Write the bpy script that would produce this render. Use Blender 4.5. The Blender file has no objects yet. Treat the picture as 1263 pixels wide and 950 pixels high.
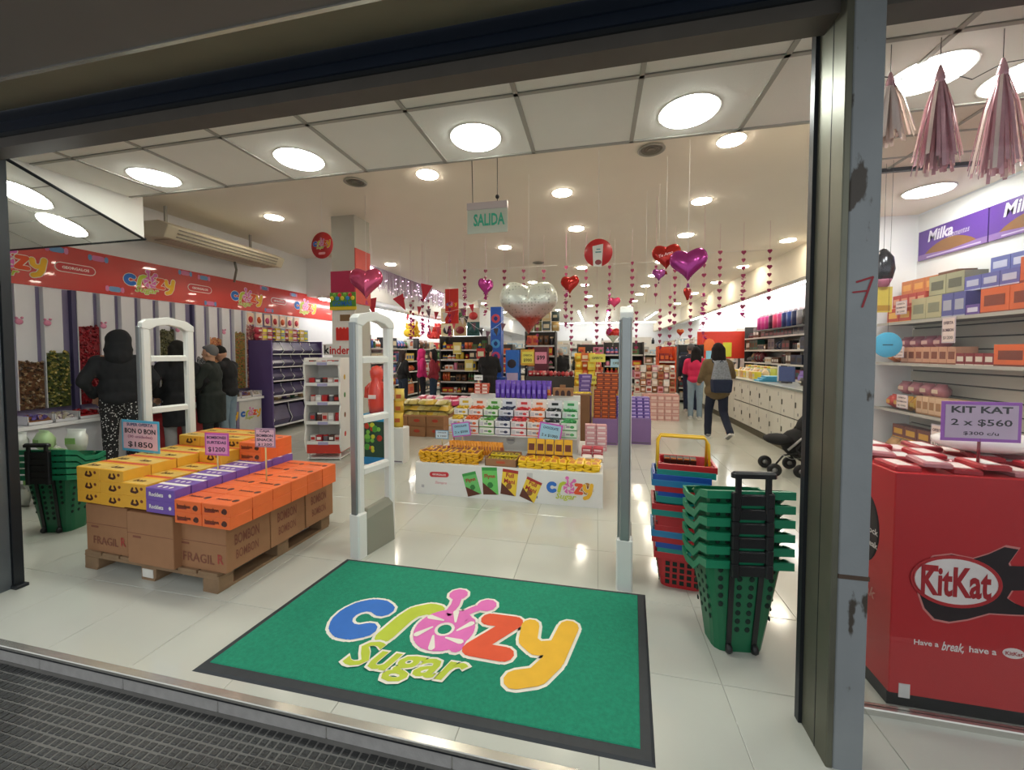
import bpy, bmesh, math, random
from mathutils import Vector, Matrix
rnd = random.Random(7)
R = math.radians
S = bpy.context.scene
COL = S.collection
# ---------------------------------------------------------------- camera, world, exposure
cd = bpy.data.cameras.new('camera'); cam = bpy.data.objects.new('camera', cd); COL.objects.link(cam)
cd.sensor_width = 36; cd.lens = 478/1263*36; cd.shift_y = -24/1263; cd.clip_end = 200; cd.clip_start = .02
cam.location = (0, 0, 1.5); cam.rotation_euler = (R(88), 0, R(12.3))
S.camera = cam
S.view_settings.view_transform = 'Standard'; S.view_settings.look = 'None'
S.view_settings.gamma = 1; S.view_settings.use_curve_mapping = False
S.view_settings.exposure = 0.50
W = bpy.data.worlds.new('dusk'); S.world = W; W.use_nodes = True
W.node_tree.nodes['Background'].inputs[0].default_value = (.80, .82, .84, 1)
W.node_tree.nodes['Background'].inputs[1].default_value = .8
PANEL_L = 28.0      # radiance of the round ceiling panels
SPOT_L = 62.0       # radiance of the small downlights
TUBE_L = 22.0        # radiance of the tube lamps at the back

# ---------------------------------------------------------------- materials
def lin(h):
    if isinstance(h, str):
        h = h.lstrip('#'); c = [int(h[i:i+2], 16)/255 for i in (0, 2, 4)]
    else: c = list(h)
    return [x/12.92 if x <= .04045 else ((x+.055)/1.055)**2.4 for x in c]
MC = {}
def mt(name, col, rough=.5, metal=0., noise=0., ns=8., bump=0., bs=60., emit=0., coat=0., spec=.5, alpha=1., trans=0.):
    if name in MC: return MC[name]
    m = bpy.data.materials.new(name); m.use_nodes = True; nt = m.node_tree; b = nt.nodes['Principled BSDF']
    c = lin(col)
    b.inputs['Base Color'].default_value = (*c, 1); b.inputs['Roughness'].default_value = rough
    b.inputs['Metallic'].default_value = metal; b.inputs['Coat Weight'].default_value = coat
    b.inputs['Specular IOR Level'].default_value = spec
    b.inputs['Transmission Weight'].default_value = trans; b.inputs['Alpha'].default_value = alpha
    tc = None
    if noise:
        tc = nt.nodes.new('ShaderNodeTexCoord'); n = nt.nodes.new('ShaderNodeTexNoise'); n.inputs['Scale'].default_value = ns
        n.inputs['Detail'].default_value = 4
        nt.links.new(tc.outputs['Object'], n.inputs['Vector'])
        mx = nt.nodes.new('ShaderNodeMix'); mx.data_type = 'RGBA'
        mx.inputs[6].default_value = (*[max(0, x*(1-noise)) for x in c], 1)
        mx.inputs[7].default_value = (*[min(1, x*(1+noise*.7)) for x in c], 1)
        nt.links.new(n.outputs[0], mx.inputs[0]); nt.links.new(mx.outputs[2], b.inputs['Base Color'])
    if bump:
        if not tc: tc = nt.nodes.new('ShaderNodeTexCoord')
        n2 = nt.nodes.new('ShaderNodeTexNoise'); n2.inputs['Scale'].default_value = bs
        nt.links.new(tc.outputs['Object'], n2.inputs['Vector'])
        bp = nt.nodes.new('ShaderNodeBump'); bp.inputs['Strength'].default_value = bump; bp.inputs['Distance'].default_value = .01
        nt.links.new(n2.outputs[0], bp.inputs['Height']); nt.links.new(bp.outputs[0], b.inputs['Normal'])
    if emit:
        b.inputs['Emission Color'].default_value = (*c, 1); b.inputs['Emission Strength'].default_value = emit
    MC[name] = m; return m
def colm(h, kind='print'):      # printed card or film in one colour
    r = {'print': .42, 'foil': .33, 'cloth': .9, 'plastic': .35, 'matte': .7}[kind]
    return mt(kind+'_'+h.lstrip('#'), h, rough=r, noise=.12, ns=14, metal=.08 if kind == 'foil' else 0)

# ---------------------------------------------------------------- mesh builder
class MB:
    def __init__(s): s.v = []; s.f = []; s.m = []; s.mats = []; s.T = Matrix.Identity(4); s.sm = []
    def mi(s, m):
        if m not in s.mats: s.mats.append(m)
        return s.mats.index(m)
    def add(s, vs, fs, m, smooth=False):
        o = len(s.v); T = s.T
        s.v += [tuple(T @ Vector(p)) for p in vs]; s.f += [tuple(i+o for i in f) for f in fs]
        k = s.mi(m); s.m += [k]*len(fs); s.sm += [smooth]*len(fs)
    def box(s, x0, x1, y0, y1, z0, z1, m, taper=0):
        t = taper
        vs = [(x0+t, y0+t, z0), (x1-t, y0+t, z0), (x1-t, y1-t, z0), (x0+t, y1-t, z0), (x0, y0, z1), (x1, y0, z1), (x1, y1, z1), (x0, y1, z1)]
        s.add(vs, [(0, 3, 2, 1), (4, 5, 6, 7), (0, 1, 5, 4), (1, 2, 6, 5), (2, 3, 7, 6), (3, 0, 4, 7)], m)
    def bbox(s, x0, x1, y0, y1, z0, z1, m, b=.004):     # box with chamfered vertical and top edges
        pts = [(x0+b, y0), (x1-b, y0), (x1, y0+b), (x1, y1-b), (x1-b, y1), (x0+b, y1), (x0, y1-b), (x0, y0+b)]
        cx, cy = (x0+x1)/2, (y0+y1)/2
        ins = [(cx+(x-cx)*(1-2*b/max(x1-x0, 1e-6)), cy+(y-cy)*(1-2*b/max(y1-y0, 1e-6))) for x, y in pts]
        vs = [(x, y, z0) for x, y in pts]+[(x, y, z1-b) for x, y in pts]+[(x, y, z1) for x, y in ins]
        fs = [tuple(range(7, -1, -1)), tuple(range(16, 24))]
        for r in (0, 8):
            for i in range(8): j = (i+1) % 8; fs.append((r+i, r+j, r+8+j, r+8+i))
        s.add(vs, fs, m)
    def obox(s, c, sz, m, rx=0, ry=0, rz=0):
        M = Matrix.Translation(c) @ Matrix.Rotation(rz, 4, 'Z') @ Matrix.Rotation(ry, 4, 'Y') @ Matrix.Rotation(rx, 4, 'X')
        a, b, d = sz[0]/2, sz[1]/2, sz[2]/2
        vs = [M @ Vector(p) for p in [(-a, -b, -d), (a, -b, -d), (a, b, -d), (-a, b, -d), (-a, -b, d), (a, -b, d), (a, b, d), (-a, b, d)]]
        s.add(vs, [(0, 3, 2, 1), (4, 5, 6, 7), (0, 1, 5, 4), (1, 2, 6, 5), (2, 3, 7, 6), (3, 0, 4, 7)], m)
    def tube(s, pts, r, m, n=8, smooth=True, closed=False):
        pts = [Vector(p) for p in pts]; vs = []; fs = []; L = len(pts)
        rr = r if isinstance(r, (list, tuple)) else [r]*L
        up = None
        for i, p in enumerate(pts):
            if closed: d = pts[(i+1) % L]-pts[i-1]
            else: d = pts[min(i+1, L-1)]-pts[max(i-1, 0)]
            d.normalize()
            if up is None: up = Vector((0, 0, 1)) if abs(d.z) < .9 else Vector((1, 0, 0))
            a = d.cross(up)
            if a.length < 1e-4: a = d.orthogonal()
            a.normalize(); b = a.cross(d); up = b
            for k in range(n):
                t = 2*math.pi*k/n; vs.append(p+(a*math.cos(t)+b*math.sin(t))*rr[i])
        for i in range(L if closed else L-1):
            j = (i+1) % L
            for k in range(n):
                q = (k+1) % n; fs.append((i*n+k, i*n+q, j*n+q, j*n+k))
        if not closed: fs += [tuple(range(n-1, -1, -1)), tuple(range((L-1)*n, L*n))]
        s.add(vs, fs, m, smooth)
    def lathe(s, prof, m, n=16, c=(0, 0, 0), smooth=True, ax='z'):
        vs = []; fs = []; L = len(prof)
        for r, z in prof:
            for k in range(n):
                t = 2*math.pi*k/n; a, b = r*math.cos(t), r*math.sin(t)
                vs.append((c[0]+a, c[1]+b, c[2]+z) if ax == 'z' else ((c[0]+z, c[1]+a, c[2]+b) if ax == 'x' else (c[0]+a, c[1]-z, c[2]+b)))
        for i in range(L-1):
            for k in range(n):
                q = (k+1) % n; fs.append((i*n+k, i*n+q, (i+1)*n+q, (i+1)*n+k))
        if prof[0][0] > 1e-5: fs.append(tuple(range(n-1, -1, -1)))
        if prof[-1][0] > 1e-5: fs.append(tuple(range((L-1)*n, L*n)))
        s.add(vs, fs, m, smooth)
    def ball(s, c, r, m, n=10, k=6, sc=(1, 1, 1)):
        vs = []; fs = []
        for i in range(k+1):
            a = math.pi*i/k
            for j in range(n):
                t = 2*math.pi*j/n
                vs.append((c[0]+r*sc[0]*math.sin(a)*math.cos(t), c[1]+r*sc[1]*math.sin(a)*math.sin(t), c[2]+r*sc[2]*math.cos(a)))
        for i in range(k):
            for j in range(n):
                q = (j+1) % n; fs.append((i*n+j, (i+1)*n+j, (i+1)*n+q, i*n+q))
        s.add(vs, fs, m, True)
    def prism(s, poly, h, fr, m):       # poly in the plane of frame fr=(o,ux,uy), thickness h along ux x uy
        o, ux, uy = [Vector(a) for a in fr]; nn = ux.normalized().cross(uy.normalized())
        a = [o+ux*x+uy*y for x, y in poly]; b = [p+nn*h for p in a]; n = len(poly)
        fs = [tuple(range(n-1, -1, -1)), tuple(range(n, 2*n))]+[(i, (i+1) % n, n+(i+1) % n, n+i) for i in range(n)]
        s.add(a+b, fs, m)
    def build(s, name, parent=None, label=None, bevel=0):
        me = bpy.data.meshes.new(name); me.from_pydata([tuple(v) for v in s.v], [], s.f)
        for m in s.mats: me.materials.append(m)
        me.polygons.foreach_set('material_index', s.m); me.polygons.foreach_set('use_smooth', s.sm); me.update()
        o = bpy.data.objects.new(name, me); COL.objects.link(o)
        if parent: o.parent = parent
        if label: o['label'] = label
        if bevel:
            bm = bmesh.new(); bm.from_mesh(me)
            bmesh.ops.bevel(bm, geom=[e for e in bm.edges if e.calc_face_angle(0) > .6], offset=bevel, segments=2, affect='EDGES', profile=.6)
            bm.to_mesh(me); bm.free()
        return o
    # ---- flat print: text, strokes and the shop's logo, laid on a frame (o, ux, uy)
    def text(s, t, o, ux, uy, w=None, h=None, m=None, bold=.0, shear=0, lift=.001):
        vs, fs = text_mesh(t, bold, shear)
        if not vs: return
        x0 = min(v[0] for v in vs); x1 = max(v[0] for v in vs); y0 = min(v[1] for v in vs); y1 = max(v[1] for v in vs)
        sx = w/(x1-x0) if w else h/(y1-y0); sy = h/(y1-y0) if h else sx
        o, ux, uy = Vector(o), Vector(ux).normalized(), Vector(uy).normalized(); nn = ux.cross(uy)
        s.add([o+ux*((v[0]-(x0+x1)/2)*sx)+uy*((v[1]-(y0+y1)/2)*sy)+nn*lift for v in vs], fs, m)
    def stroke(s, pts, w, m, fr, lift=.001, n=10):
        o, ux, uy = [Vector(a) for a in fr]; nn = ux.normalized().cross(uy.normalized())
        P = [Vector((x, y)) for x, y in pts]; vs = []; fs = []
        ww = w if isinstance(w, (list, tuple)) else [w]*len(P)
        st = 0; D = 3e-5/max(ux.length, 1e-6)*ux.length
        for i, p in enumerate(P):
            b = len(vs); st += 1
            for k in range(n): vs.append((p.x+ww[i]/2*math.cos(6.2832*k/n), p.y+ww[i]/2*math.sin(6.2832*k/n), st*D))
            fs.append(tuple(range(b, b+n)))
            if i:
                q = P[i-1]; d = p-q
                if d.length > 1e-6:
                    d.normalize(); e = Vector((-d.y, d.x)); b = len(vs); st += 1
                    vs += [(a_.x, a_.y, st*D) for a_ in (q-e*ww[i-1]/2, p-e*ww[i]/2, p+e*ww[i]/2, q+e*ww[i-1]/2)]; fs.append((b, b+1, b+2, b+3))
        s.add([o+ux*x+uy*y+nn*(lift+z) for x, y, z in vs], fs, m)
    def logo(s, o, ux, uy, w, lift=.001, outline=True, mid=None, plain=False):
        k = w/11.; o = Vector(o); ux = Vector(ux).normalized()*k; uy = Vector(uy).normalized()*k
        fr = (o-ux*5.7-uy*1.2, ux, uy)
        arc = lambda cx, cy, r, a, b, n=9: [(cx+r*math.cos(R(a+(b-a)*i/n)), cy+r*math.sin(R(a+(b-a)*i/n))) for i in range(n+1)]
        blue, lime, pink, red, yel, wh = [colm(c, 'matte') for c in ('#2f6fc4', '#b9c93a', '#e070b8', '#e0542e', '#eab52c', '#e9e6d8')]
        if plain: red = colm('#f08a3a', 'matte')
        st = [(arc(1.35, 1.3, 1.0, 48, 312), 1.0, blue), ([(3.1, .35), (3.35, 1.6), (3.6, 2.2), (4.2, 2.55), (4.6, 2.5)], .85, lime),
              (arc(5.6, 1.3, .95, 0, 360, 16), .95, pink), ([(6.55, 2.0), (6.6, .3)], .6, pink),
              ([(5.3, 2.4), (5.35, 3.1), (5.2, 3.9)], .45, pink), ([(6.0, 2.4), (6.4, 2.9), (6.9, 3.3)], .45, pink),
              ([(5.15, 3.95), (5.2, 3.96)], .95, pink), ([(6.95, 3.35), (7, 3.36)], .95, pink),
              ([(7.45, 2.35), (8.7, 2.35), (7.3, .35), (8.8, .3)], .85, red),
              ([(9.5, 2.3), (9.6, 1.3), (10.1, .9), (10.8, 1.1)], .85, yel), ([(11.3, 2.5), (10.9, .3), (10.4, -.6), (9.6, -.9)], .95, yel)]
        if outline:
            for i, (p, ww, m) in enumerate(st): s.stroke(p, ww+.28, wh, fr, lift+.00006*i)
        for i, (p, ww, m) in enumerate(st): s.stroke(p, ww, m, fr, lift+.0016+.00015*i)
        for a in range(0, 360, 60): s.stroke([(5.6+.62*math.cos(R(a)), 1.3+.62*math.sin(R(a))), (5.6+1.25*math.cos(R(a+28)), 1.3+1.25*math.sin(R(a+28)))], [.1, .3], wh, fr, lift+.0042, 6)
        fo = fr[0]+ux*4.9-uy*1.0
        if outline: s.text('Sugar', fo, ux, uy, w=5.6*k, h=2.15*k, m=wh, bold=.05, shear=.25, lift=lift+.0044)
        s.text('Sugar', fo, ux, uy, w=5.3*k, h=1.9*k, m=lime, bold=.02, shear=.25, lift=lift+.0052)
TX = {}
def text_mesh(t, bold=0, shear=0):
    k = (t, bold, shear)
    if k in TX: return TX[k]
    c = bpy.data.curves.new('lettering', 'FONT'); c.body = t; c.resolution_u = 2; c.offset = bold; c.shear = shear
    c.align_x = 'CENTER'
    o = bpy.data.objects.new('lettering', c); me = o.to_mesh()
    TX[k] = ([tuple(v.co) for v in me.vertices], [tuple(p.vertices) for p in me.polygons])
    o.to_mesh_clear(); bpy.data.objects.remove(o); bpy.data.curves.remove(c)
    return TX[k]
# ---------------------------------------------------------------- scene graph helpers
def thing(name, label, cat, loc=(0, 0, 0), rz=0, group=None):
    o = bpy.data.objects.new(name, None); COL.objects.link(o); o.empty_display_size = .1
    o.location = loc; o.rotation_euler = (0, 0, rz); tag(o, label, cat, group); return o
def tag(o, label=None, cat=None, group=None, kind=None):
    if label: o['label'] = label
    if cat: o['category'] = cat
    if group: o['group'] = group
    if kind: o['kind'] = kind
    return o
def struct(mb, name, parent=None):
    o = mb.build(name, parent)
    if not parent: o['kind'] = 'structure'
    return o
KIDS = {}
def dup(root, loc, rz=None, label=None, group=None, cat=None):
    if root.name not in KIDS: KIDS[root.name] = [(c, list(c.children)) for c in root.children]
    r = root.copy(); COL.objects.link(r); r.location = loc
    if rz is not None: r.rotation_euler = (0, 0, rz) if not isinstance(rz, tuple) else rz
    if label: r['label'] = label
    if group: r['group'] = group
    if cat: r['category'] = cat
    for c, gs in KIDS[root.name]:
        d = c.copy(); COL.objects.link(d); d.parent = r
        for g in gs:
            e = g.copy(); COL.objects.link(e); e.parent = d
    return r
class Proto:        # builds a thing on the first call, copies it afterwards
    def __init__(s, fn): s.fn = fn; s.o = None
    def __call__(s, loc, rz=0, label=None, cat=None, group=None):
        if s.o is None:
            s.o = s.fn(); s.o.location = loc; s.o.rotation_euler = (0, 0, rz) if not isinstance(rz, tuple) else rz
            tag(s.o, label, cat, group); return s.o
        return dup(s.o, loc, rz, label, group, cat)
ORD = ['first', 'second', 'third', 'fourth', 'fifth', 'sixth', 'seventh', 'eighth', 'ninth', 'tenth', 'eleventh', 'twelfth', 'thirteenth', 'fourteenth', 'fifteenth', 'sixteenth', 'seventeenth', 'eighteenth', 'nineteenth', 'twentieth']+['next']*60
# ================================================================ STRUCTURE
WHT = mt('white_paint', '#ecedee', .6, noise=.05, ns=2)
CEIL = mt('ceiling_plaster', '#eee6d8', .7, noise=.04, ns=1.5)
TILEC = mt('ceiling_tile', '#eeede6', .85, noise=.04, ns=5, bump=.15, bs=250)
TBAR = mt('ceiling_tbar', '#a9a79f', .5)
FLT = mt('porcelain_tile', '#c6c8bd', .12, noise=.07, ns=2.2, coat=.15)
GROUT = mt('tile_grout', '#a3a297', .7)
STEEL = mt('grey_steel', '#6c7377', .45, metal=.6, noise=.25, ns=6, bump=.12, bs=30)
# painted pillar face: grey paint with worn patches that bare the dark primer
def worn_steel():
    m = mt('worn_grey_paint', '#7f8587', .5, noise=.18, ns=5, bump=.1, bs=40); nt = m.node_tree; b = nt.nodes['Principled BSDF']
    src = b.inputs['Base Color'].links[0].from_socket
    tc = nt.nodes.new('ShaderNodeTexCoord'); n = nt.nodes.new('ShaderNodeTexNoise'); n.inputs['Scale'].default_value = 7; n.inputs['Detail'].default_value = 8
    mp = nt.nodes.new('ShaderNodeMapping'); mp.inputs['Scale'].default_value = (1.4, 1.4, .6)
    r = nt.nodes.new('ShaderNodeValToRGB'); r.color_ramp.elements[0].position = .60; r.color_ramp.elements[1].position = .63
    mx = nt.nodes.new('ShaderNodeMix'); mx.data_type = 'RGBA'; mx.inputs[7].default_value = (*lin('#3c362e'), 1)
    nt.links.new(tc.outputs['Object'], mp.inputs[0]); nt.links.new(mp.outputs[0], n.inputs['Vector']); nt.links.new(n.outputs[0], r.inputs[0])
    nt.links.new(r.outputs[0], mx.inputs[0]); nt.links.new(src, mx.inputs[6]); nt.links.new(mx.outputs[2], b.inputs['Base Color'])
    return m
WORN = worn_steel()
DARK = mt('dark_bronze', '#2b2f33', .4, metal=.4, noise=.2, ns=4)
NAVY = mt('dark_shutter_rail', '#283243', .38, metal=.5, noise=.2, ns=3)
SHUT = mt('shutter_housing', '#7b7a72', .5, metal=.35, noise=.15, ns=2.5)
OLIVE = mt('bare_aluminium', '#6c6d5f', .42, metal=.65, noise=.3, ns=5)
# --- floor: slab, then one tile per piece as far as single tiles can be told apart
PX, PY, TS = -2.16, 1.86, .545
b = MB(); b.box(-9, 8, 1.34, 30, -.25, -.004, GROUT)
floor = struct(b, 'floor')
tb = MB(); g = .0012; tb.bbox(g, TS-g, g, TS-g, -.004, .0, FLT, .0015); tile0 = None
def put_tile(i, j, y0=None):
    global tile0
    if tile0 is None: tile0 = tb.build('floor_tile', floor); o = tile0
    else: o = tile0.copy(); COL.objects.link(o); o.parent = floor
    o.location = (PX+i*TS, PY+j*TS, 0)
n = 0
for j in range(-1, 12):
    for i in range(-8, 10):
        x, y = PX+i*TS, PY+j*TS
        if j == -1:
            continue
        if x < -6.3 or (x > 2.4 and y > 6) or n >= 215: continue
        put_tile(i, j); n += 1
last_y = PY+12*TS
b = MB()
for i in range(-8, 10): b.bbox(PX+i*TS+g, PX+(i+1)*TS-g, 1.362, PY-g, -.004, 0, FLT, .0015)
fr0 = b.build('front_tile_row', floor); tag(fr0, 'row of cut pale tiles along the threshold', kind='stuff')
b = MB()
for j in range(12, 50):
    for i in range(-12, 18): b.box(PX+i*TS+g, PX+(i+1)*TS-g, PY+j*TS+g, PY+(j+1)*TS-g, -.004, 0, FLT)
for j in range(0, 12):
    for i in list(range(-12, -8))+list(range(9, 15)): b.box(PX+i*TS+g, PX+(i+1)*TS-g, PY+j*TS+g, PY+(j+1)*TS-g, -.004, 0, FLT)
far = b.build('far_floor_tiles', floor); tag(far, 'polished floor tiles further back in the shop', kind='stuff')
# --- threshold step
STONE = mt('riser_stone', '#a5a4a1', .55, noise=.3, ns=18, bump=.2, bs=60)
MET = mt('edge_strip', '#c9c8c0', .25, metal=.8, noise=.1)
b = MB(); b.box(-9, 8, 1.36, 1.5, -.3, -.012, GROUT); step = struct(b, 'trim_1')
rb = MB(); rb.bbox(.002, TS-.002, 0, .03, -.082, -.012, STONE, .003); r0 = None
for i in range(-6, 8):
    if r0 is None: r0 = rb.build('riser_stone', step); o = r0
    else: o = r0.copy(); COL.objects.link(o); o.parent = step
    o.location = (PX+i*TS, 1.335, 0)
b = MB(); b.bbox(-9, 8, 1.325, 1.362, -.012, .003, MET, .003); b.box(-9, 8, 1.327, 1.331, -.022, -.012, DARK); b.build('metal_edge_strip', step)
# --- pavement of small studded blocks
PAVB = mt('pavement_block', '#2d2e2e', .4, noise=.35, ns=9, bump=.4, bs=80)
PAVJ = mt('pavement_joint', '#6e6d69', .8, noise=.2, ns=20)
b = MB(); b.box(-9, 8, -4, 1.36, -.3, -.0838, PAVJ); pav = struct(b, 'pavement')
bw, bd = .039, .036; cells = []
for j in range(0, 26):
    for i in range(-98, 18):
        x, y = i*bw, 1.322-(j+1)*bd; cells.append((math.hypot(x+.6, y), x, y, i, j))
def seen(x, y):
    f = y*math.cos(R(12.3))-x*math.sin(R(12.3)); r = x*math.cos(R(12.3))+y*math.sin(R(12.3))
    return f > .1 and abs(r/f) < 1.33 and 451+478*1.58/f*1. < 975+0
vis = [c for c in cells if seen(c[1], c[2])]; vis.sort()
pb = MB(); pb.bbox(.0035, bw-.0035, .0035, bd-.0035, -.09, -.081, PAVB, .0025); p0 = None
for k, (d, x, y, i, j) in enumerate(vis[:300]):
    if p0 is None: p0 = pb.build('paving_block', pav); o = p0
    else: o = p0.copy(); COL.objects.link(o); o.parent = pav
    o.location = (x, y, rnd.uniform(-.0012, .0008))
done = set((c[3], c[4]) for c in vis[:300]); b = MB()
for d, x, y, i, j in cells:
    if (i, j) not in done: b.box(x+.0035, x+bw-.0035, y+.0035, y+bd-.0035, -.09, -.081+rnd.uniform(-.001, .001), PAVB)
tag(b.build('more_paving_blocks', pav), kind='stuff')
# --- walls
b = MB(); b.box(-6.55, -6.4, 1.7, 29, 0, 3.7, WHT); struct(b, 'wall_left')
b = MB(); b.box(4.9, 5.05, 4.6, 29, 0, 3.7, WHT); struct(b, 'wall_right')
b = MB(); b.box(-6.55, 5.05, 29, 29.15, 0, 3.7, WHT); struct(b, 'wall_back')
b = MB(); b.box(3.0, 3.12, 1.8, 4.62, 0, 2.8, WHT); b.box(2.3, 5.0, 4.5, 4.62, 0, 3.6, WHT); struct(b, 'wall_window_side')
b = MB(); b.box(-9, -3.9, 1.55, 1.8, 0, 3.6, mt('facade', '#6d6c68', .7, noise=.2)); struct(b, 'wall_front')
# --- ceilings
b = MB(); b.box(-6.55, 5.05, 2.5, 29.1, 3.6, 3.75, CEIL); rc = struct(b, 'ceiling')
b = MB(); b.box(-3.87, 3.0, 1.74, 4.5, 2.83, 3.0, WHT) if 0 else None
b.box(-3.74, 3.0, 1.74, 2.55, 2.83, 3.6, WHT); b.prism([(1.25, 2.55), (3.0, 2.55), (3.0, 4.5), (2.3, 4.5)], .78, ((0, 0, 2.815), (1, 0, 0), (0, 1, 0)), CEIL)
fc = struct(b, 'ceiling_front')
tx0 = -3.86+.0; TW = .61; t0 = None
cb = MB(); cb.box(.012, TW-.012, .012, .575, 2.806, 2.83, TILEC)
cb2 = MB(); cb2.box(-3.7, 3.0, 1.72, 1.96, 2.806, 2.83, TILEC); cb2.box(-3.85, -3.475, 1.977, 2.54, 2.806, 2.83, TILEC); cb2.box(-3.85, -3.7, 1.74, 1.96, 2.806, 2.83, TILEC); tag(cb2.build('cut_tile_row', fc), kind='stuff')
for j in range(1, 2):
    for i in range(-6, 5):
        x, y = .20+i*TW, 1.38+j*.585
        if x+TW < -3.6: continue
        if t0 is None: t0 = cb.build('ceiling_tile', fc); o = t0
        else: o = t0.copy(); COL.objects.link(o); o.parent = fc
        o.location = (x, y, 0)
b = MB()
for j in range(1, 3): b.box(-3.85, 3.0, 1.38+j*.585-.009, 1.38+j*.585+.012, 2.799, 2.812, TBAR)
for i in range(-6, 6): b.box(.2+i*TW-.012, .2+i*TW+.012, 1.72, 2.56, 2.799, 2.811, TBAR)
b.build('grid_bars', fc)
b = MB()   # ceiling over the display window carries on further back
for j in range(2, 3): b.box(1.78, 3.0, 3.33, 3.36, 2.79, 2.83, DARK)
for j in range(3): b.box(1.3+.17*j, 3.0, 2.56+j*.3-.006, 2.56+j*.3+.006, 2.808, 2.816, TBAR)
for i in (3, 4): b.box(.2+i*TW-.01, .2+i*TW+.01, 2.56, 3.33, 2.808, 2.816, TBAR)
b.build('grid_bars', fc)
# sloping ceiling over the bins by the left wall, with dark edge trim
sl = MB(); z0, z1 = 2.8, 2.49
sl.add([(-6.4, 1.8, 2.82), (-3.87, 1.8, 2.82), (-3.87, 2.66, z1), (-6.4, 2.66, z1), (-6.4, 1.8, 2.9), (-3.87, 1.8, 2.9), (-3.87, 2.66, 2.9), (-6.4, 2.66, 2.9)],
       [(0, 3, 2, 1), (4, 5, 6, 7), (0, 1, 5, 4), (1, 2, 6, 5), (2, 3, 7, 6), (3, 0, 4, 7)], TILEC)
lc = struct(sl, 'ceiling_left')
b = MB()
b.tube([(-3.87, 1.8, 2.815), (-3.87, 2.66, z1-.004)], .012, DARK, 4); b.tube([(-3.87, 2.67, z1), (-6.4, 2.67, z1)], .012, DARK, 4)
for t in (.33, .66): b.tube([(-3.87, 1.8+.86*t, 2.818-.33*t), (-6.4, 1.8+.86*t, 2.818-.33*t)], .004, TBAR, 4)
for x in (-4.48, -5.09, -5.7): b.tube([(x, 1.8, 2.817), (x, 2.66, z1)], .004, TBAR, 4)
b.build('edge_trim', lc)
# duct / soffit boxes: right side beam above the counter, left rear bulkhead
BEIGE = mt('soffit_beige', '#d9cfba', .7, noise=.04)
b = MB(); b.box(3.9, 4.1, 6.2, 29, 2.96, 3.6, BEIGE); b.box(4.1, 4.9, 6.2, 29, 3.12, 3.2, WHT); struct(b, 'trim_2')
b = MB(); b.box(-6.4, -5.3, 7.6, 29, 2.75, 3.6, WHT); struct(b, 'trim_3')
# --- facade: steel pillar, left post, head beam, shutter housing, window rail and pane
t = thing('steel_pillar', 'grey steel pillar with peeling paint and a red scrawled mark at right', 'pillar', (.82, 1.56, 0))
b = MB(); b.bbox(.022, .115, .0, .16, 0, 3.1, WORN, .004); b.build('painted_casing', t)
b = MB(); b.bbox(.0, .022, .0, .17, 0, 3.1, OLIVE, .003); b.box(-.001, .0, .075, .078, 0, 3.1, DARK); b.build('side_channel', t)
b = MB(); b.box(-.012, .03, .17, .2, 0, 3.1, DARK); b.build('shutter_guide', t)
b = MB(); b.stroke([(-.028, .0), (.012, .004)], .006, colm('#8e2a33', 'matte'), ((.068, -.001, 1.705), (1, 0, 0), (0, 0, 1)))
b.stroke([(-.018, .035), (.028, .05), (.0, -.05)], .007, colm('#8e2a33', 'matte'), ((.068, -.001, 1.705), (1, 0, 0), (0, 0, 1))); b.build('red_mark', t)
b = MB(); b.box(.021, .116, -.002, .16, .70, .715, mt('rust', '#4a3a2e', .8, noise=.3)); b.build('rusty_seam', t)
t = thing('door_post', 'grey metal post with dark shutter guide at the left edge of the entrance', 'post', (-3.9, 1.56, 0))
b = MB(); b.bbox(.01, .29, -.05, .12, 0, 2.75, STEEL, .004); b.build('post_casing', t)
b = MB(); b.box(.25, .305, .12, .165, 0, 2.75, DARK); b.box(.291, .296, .03, .036, 0, 2.75, DARK); b.build('shutter_guide', t)
b = MB(); b.bbox(.26, .34, .11, .17, 0, .02, DARK); b.build('foot_plate', t)
t = thing('head_beam', 'dark metal rail across the top of the entrance below the shutter box', 'beam', (0, 1.6, 2.68))
b = MB(); b.box(-3.7, 3.2, 0, .1, .0, .06, mt('rail_brown', '#5d5954', .5, metal=.4, noise=.2)); b.box(-3.7, 3.2, -.01, .12, .055, .075, DARK); b.box(-3.7, 3.2, -.02, .03, .075, .12, NAVY); b.box(-3.7, 3.2, -.03, .03, .12, .20, NAVY)
b.build('rail', t)
t = thing('shutter_housing', 'grey sheet metal roller shutter box above the entrance', 'shutter box', (0, 1.3, 2.77))
b = MB(); b.add([(-3.88, 0, .0), (4, 0, 0), (4, .26, .08), (-3.88, .26, .08), (-3.88, 0, .02), (4, 0, .02), (4, .26, .1), (-3.88, .26, .1)],
      [(0, 3, 2, 1), (4, 5, 6, 7), (0, 1, 5, 4), (1, 2, 6, 5), (2, 3, 7, 6), (3, 0, 4, 7)], mt('shutter_inner', '#7f7b68', .55, metal=.2, noise=.2, ns=3)); b.build('lower_panel', t)
b = MB(); b.box(-3.88, 4, -.012, .004, -.008, .004, MET); b.build('edge_lip', t)
b = MB(); b.box(-3.88, 4, -.62, -.012, .0, .3, mt('shutter_face', '#6e6a66', .55, metal=.2, noise=.15, ns=2)); b.box(-3.88, 4, -.3, -.297, -.003, .0, DARK); b.build('front_panel', t)
t = thing('window_rail', 'low aluminium rail under the display window at right', 'rail', (.93, 1.85, 0))
b = MB(); b.bbox(0, 2.2, -.02, .02, .0, .028, MET, .004); b.build('rail_bar', t)
GL = mt('window_glass', '#ffffff', .0, trans=1., spec=.5)
nt = GL.node_tree; nt.nodes['Principled BSDF'].inputs['IOR'].default_value = 1.25
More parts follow.
